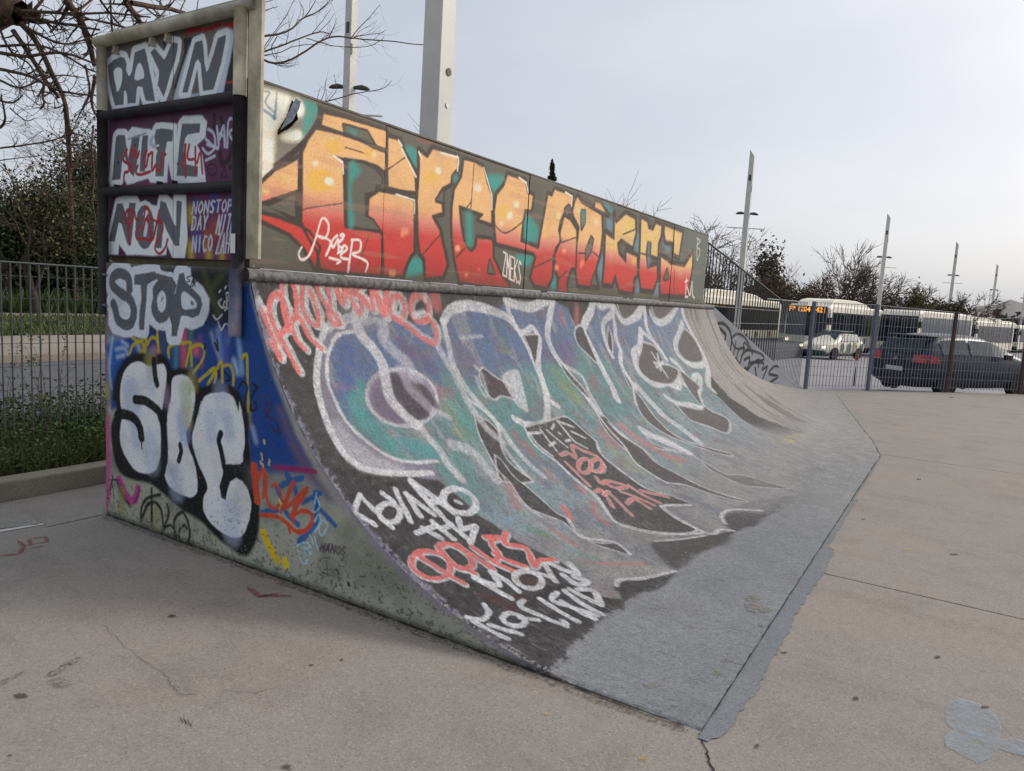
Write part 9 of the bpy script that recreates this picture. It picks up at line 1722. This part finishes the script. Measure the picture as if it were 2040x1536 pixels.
A = [([(-160, 620), (-150, 300), (-90, 90), (0, 20), (42, 28)], 95, 52, 0), ([(-30, 10), (20, -30), (80, -120)], 60, 30, .3),
 ([(40, 45), (70, 80), (105, 150), (130, 205), (138, 280), (142, 330)], 12, 6, .5), ([(25, 60), (60, 110), (90, 160), (118, 195)], 10, 7, .3), ([(130, 0), (160, 40), (178, 90), (188, 130)], 15, 9, .4), ([(245, -20), (255, 10), (270, 30), (290, 60), (330, 100)], 14, 8, 1.2), ([(262, 5), (310, 14), (340, 18), (380, 30), (440, 44)], 11, 6, 1.3),
 ([(45, 35), (90, 42), (140, 50), (200, 60)], 9, 4, .2), ([(45, 22), (100, 25), (150, 28), (215, 26), (300, 34)], 8, 3, .3), ([(0, 105), (50, 112), (110, 105), (150, 112), (195, 130)], 8, 4, -.2), ([(0, 138), (60, 152), (110, 178), (160, 188), (190, 190)], 7, 3, -.3), ([(0, 92), (70, 90), (120, 105), (170, 135), (195, 145)], 6, 3, .1), ([(45, 50), (90, 75), (130, 88), (165, 80), (195, 66)], 6, 2.4, .2), ([(0, 160), (40, 175), (80, 160), (120, 150), (170, 155)], 5, 2, .1),
 ([(88, 160), (85, 190), (88, 205), (80, 218)], 6, 3, 0), ([(170, 130), (178, 180), (165, 215), (150, 245)], 5, 2, .1), ([(190, 150), (182, 200), (190, 228)], 8, 4, .1), ([(0, 200), (25, 205), (45, 190)], 5, 2.5, -.2), ([(0, 255), (10, 235), (2, 190)], 6, 3, -.1), ([(10, 150), (70, 205), (110, 225)], 2, 1, .1), ([(20, 215), (50, 240), (68, 236)], 3, 1.5, 0), ([(0, 295), (60, 288), (120, 275), (150, 255)], 4, 2, .2), ([(0, 320), (60, 312), (110, 310)], 2.4, 1.2, .2), ([(0, 330), (50, 370), (110, 365)], 2.4, 1.2, .2),
 ([(190, 40), (240, 52), (300, 70)], 5, 3, .5), ([(200, 0), (230, 40), (260, 70)], 5, 3, .5), ([(310, 40), (330, 20), (345, -10)], 4, 2, 1.0), ([(220, 0), (222, 50), (226, 70)], 4, 3, .3), ([(60, 30), (85, 0), (110, -30)], 7, 4, .2), ([(140, 30), (175, 5), (210, -25)], 6, 3, .3), ([(100, 65), (130, 30), (150, -20)], 5, 3, .2), ([(0, 60), (20, 100), (60, 130), (75, 160)], 5, 2.4, 0),
 ([(186, 250), (182, 300), (188, 350), (184, 400), (190, 440), (184, 480)], 4, 1.6, .1), ([(160, 330), (175, 310), (192, 306)], 3, 2, .1)]
spray(bt, 'crown', 8.5, A, 'bark', 4.2, 3)
def zz3(p): return [(480 + x / 3.923, y / 3.923) for x, y in p]
B = [(zz3([(100, 290), (290, 268), (400, 222), (480, 145), (600, 90), (720, -20)]), 5, 1.5, .6), (zz3([(120, 430), (190, 475), (280, 495), (400, 460), (520, 390), (620, 320), (740, 285), (860, 296), (980, 310), (1200, 325), (1400, 350), (1490, 335), (1505, 305)]), 5, 1.2, 1.0), (zz3([(860, 296), (930, 210), (1000, 140), (1085, 40)]), 2.2, 1, .3), (zz3([(880, 290), (1000, 270), (1080, 262), (1135, 235)]), 1.8, .8, .3), (zz3([(150, 415), (350, 345), (540, 270), (640, 250), (700, 270)]), 4, 1.6, .6), (zz3([(510, 300), (600, 325), (700, 355), (850, 370), (980, 365), (1080, 325), (1120, 285)]), 2, 1, .5), (zz3([(150, 440), (300, 410), (420, 362), (600, 345)]), 2.4, 1.2, .3), (zz3([(490, 140), (560, 50), (590, -20)]), 2.4, 1.2, .2), (zz3([(520, 130), (620, 80), (720, 0)]), 1.8, 1, .2), (zz3([(180, 370), (260, 250), (350, 130), (415, 0)]), 1.8, 1, .2), (zz3([(190, 380), (300, 220), (380, 170)]), 1.6, .8, .1), (zz3([(480, 130), (490, 80), (450, 0)]), 1.6, .8, .1), (zz3([(550, 270), (640, 160), (700, 70)]), 1.6, .8, .1), (zz3([(600, 260), (690, 170), (725, 110)]), 1.4, .7, .1), (zz3([(690, 290), (730, 200), (745, 140)]), 1.4, .7, .1), (zz3([(180, 90), (240, 65), (290, 50)]), 2, 1, .1), (zz3([(180, 20), (250, 0)]), 2, 1, .1), (zz3([(280, 290), (240, 370), (270, 460), (290, 390)]), 2, 1, .1), (zz3([(640, 800), (760, 770), (900, 730), (1060, 705), (1130, 680), (1180, 630)]), 2.6, 1, .3), (zz3([(620, 800), (650, 720), (668, 620)]), 1.6, .8, .1), (zz3([(590, 790), (620, 690)]), 1.4, .8, .1), (zz3([(690, 780), (745, 700), (728, 580)]), 1.6, .8, .1)]
bt2 = empty('overhanging_tree', base_at(440, 12.5, .1)); tag(bt2, 'dark bare branches reaching out right of the cream plank', 'tree')
q_ = at(500, 104, 12.0) - bt2.location; m = MB(); m.tube([(0, 0, 0), (0.03, 0, q_.z * .35), q_ * .7 + Vector((0, 0, .1)), q_], [.10, .085, .06, .035], 8)
for p_ in (zz3([(100, 290)])[0], zz3([(120, 430)])[0], zz3([(150, 415)])[0], zz3([(150, 440)])[0], zz3([(180, 370)])[0], zz3([(190, 380)])[0], zz3([(180, 90)])[0], zz3([(180, 20)])[0]): m.tube([q_, at(p_[0], p_[1], 12.0) - bt2.location], [.025, .015], 5, False)
m.build('trunk', M['twig'], bt2, True)
for a_, b_ in (((440, 330), (640, 205)), ((460, 300), (632, 203))): s2 = MB(); s2.tube([q_ * .72, at(*a_, 12.2) - bt2.location, at(*b_, 12.2) - bt2.location], [.03, .02, .012], 5, False); s2.build('limb', M['twig'], bt2)
spray(bt2, 'crown', 12.0, B, 'twig', 1.3, 9)
RMIN = .006
st_ = empty('slim_tree', base_at(146, 26, .1)); tag(st_, 'slim straight brown trunk standing behind the verge fence', 'tree'); rng = random.Random(4)
T = MB(); T.tube([at(152, 600, 26) - st_.location, at(146, 500, 26) - st_.location, at(141, 400, 26) - st_.location, at(136, 300, 26.2) - st_.location, at(128, 215, 26.4) - st_.location], [.10, .085, .075, .06, .03], 8); T.build('trunk', M['bark'], st_, True)
Cw = MB(); 
for k in range(26):
    q0 = at(rng.uniform(132, 142), rng.uniform(280, 430), 26) - st_.location; grow(Cw, Cw, q0, Vector((rng.uniform(-1, 1), rng.uniform(-1, 1), rng.uniform(.1, 1))).normalized(), .022, 1.1, 2, 4, .6, .14, .02, rng)
Cw.build('crown', M['twig'], st_)
leafy_tree(30, 27, 405, 2.2, 'broad dark evergreen bush at the left edge behind the road', 'leafdark', 31, 30000, .075, 'bark', .05, None, 'evergreen_shrub', .1)
leafy_tree(95, 28, 375, 2.1, 'dark evergreen bush between the left edge and the slim trunk', 'leafdark', 32, 30000, .075, 'bark', .05, None, 'evergreen_shrub', .1)
leafy_tree(185, 33, 255, 1.7, 'tall dark evergreen partly hidden by the guard frame', 'leafdark', 33, 22000, .08, 'bark', .12, None, 'evergreen_tree', .1)
leafy_tree(150, 27, 425, 1.7, 'shady undergrowth around the slim trunk', 'leafdark', 34, 20000, .06, 'twig', .02, None, 'undergrowth_shrub', .1)
leafy_tree(-70, 30, 430, 2.2, 'dark evergreen bush just outside the left edge', 'leafdark', 35, 4000, .14, 'bark', .05, None, 'evergreen_shrub', .1)
for k_i, (px, z, top, sd_) in enumerate(((10, 25, 330, 41), (70, 24, 300, 42), (110, 27, 330, 43))):
    bare_tree(px, z, top, ('thin bare sapling at the left edge in front of the evergreens', 'thin bare sapling with pale young leaves left of the slim trunk', 'thin bare sapling touching the slim trunk')[k_i], 1.2, 4, 'twigdark', ('leafolive', 350), sd_, 'bare saplings beyond the road')

# ------------------------------------------------------------------ grass and weeds
def blades(name, x0, x1, y0, y1, zb, n, h, w, mat, seed, label):
    g = np.random.default_rng(seed); p = np.stack([g.uniform(x0, x1, n), g.uniform(y0, y1, n), np.full(n, zb)], 1); a = g.uniform(0, 6.28, n); hh = h * g.uniform(.4, 1.2, n); ww = w * g.uniform(.5, 1.2, n)
    d = np.stack([np.cos(a), np.sin(a), np.zeros(n)], 1) * ww[:, None]; ln = g.normal(size=(n, 3)) * .35 * hh[:, None]; ln[:, 2] = hh
    o = quads_np(name, np.stack([p - d, p + d, p + ln + d * .2, p + ln - d * .2], 1), M[mat]); stuff(o); o['label'] = label; o['category'] = 'grass'; return o
blades('lawn_grass', 2, 24, 17.6, 24.9, .10, 16000, .14, .03, 'grass', 1, 'short yellowish grass strip beyond the pavement')
blades('meadow_grass', 3, 30, 26.7, 31, .10, 16000, .75, .06, 'weed', 2, 'tall green meadow growth in front of the evergreens')
blades('verge_grass', .0, 4.8, 5.5, 7.2, .11, 16000, .16, .006, 'grass', 3, 'fine grass on the verge behind the kerb')
def leafy_patch(name, x0, x1, y0, y1, zb, n, hmax, size, mat, seed, label):
    g = np.random.default_rng(seed); x = g.uniform(x0, x1, n); y = g.uniform(y0, y1, n); t = (y - y0) / (y1 - y0); hm = hmax * (.25 + .75 * t) * (.6 + .8 * fbm(x, y, 3, seed)); z = zb + hm * g.random(n) ** .7
    p = np.stack([x, y, z], 1); a = g.normal(size=(n, 3)); a[:, 2] *= .5; a /= np.linalg.norm(a, axis=1)[:, None]; b = np.cross(a, g.normal(size=(n, 3))); b /= np.linalg.norm(b, axis=1)[:, None]; s = size * g.uniform(.4, 1.3, (n, 1))
    o = quads_np(name, np.stack([p - a * s, p - b * s * .55, p + a * s, p + b * s * .55], 1), M[mat]); stuff(o); o['label'] = label; o['category'] = 'weeds'; return o
leafy_patch('verge_weeds', .0, 4.6, 5.52, 7.1, .10, 34000, .42, .018, 'weed', 5, 'dense low green weeds along the foot of the verge fence')
def weed(x, y, h, seed, label):
    rng = random.Random(seed); e = empty('tall_weed', (x, y, .11)); tag(e, label, 'plant', 'tall weeds by the verge fence'); S_ = MB(); lv = []
    for k in range(4):
        d = Vector((rng.gauss(0, .25), rng.gauss(0, .25), 1)).normalized(); q = [Vector((0, 0, 0))]
        for i in range(6): d = (d + Vector((rng.gauss(0, .12), rng.gauss(0, .12), .05))).normalized(); q.append(q[-1] + d * h / 6)
        S_.tube(q, [.004, .0035, .003, .0025, .002, .0015, .001], 4, False)
        for i in range(2, 7):
            for j in range(2):
                dd = Vector((rng.gauss(0, 1), rng.gauss(0, 1), rng.gauss(.4, .4))).normalized(); L = h * rng.uniform(.04, .14); b = q[i] + dd * L; S_.tube([q[i], b], [.0015, .001], 3, False); lv.append(b)
    S_.build('stem', M['twig'], e); lv = np.array([list(v) for v in lv]); g = np.random.default_rng(seed); n = len(lv) * 3; p = np.repeat(lv, 3, 0) + g.normal(size=(n, 3)) * .01; a = g.normal(size=(n, 3)); a /= np.linalg.norm(a, axis=1)[:, None]; b = np.cross(a, g.normal(size=(n, 3))); b /= np.linalg.norm(b, axis=1)[:, None]; s = .012 * g.uniform(.5, 1.3, (n, 1))
    quads_np('leaves', np.stack([p - a * s, p - b * s * .6, p + a * s, p + b * s * .6], 1), M['weed'], e)
weed(2.95, 6.05, .95, 1, 'tall dry weed with dark seed heads nearest the guard frame'); weed(3.15, 6.5, .7, 2, 'branched weed just behind the verge fence beside the frame'); weed(2.62, 6.0, .55, 3, 'short bushy weed at the left edge of the verge'); weed(2.75, 6.4, .8, 4, 'leggy weed in the middle of the verge fence')
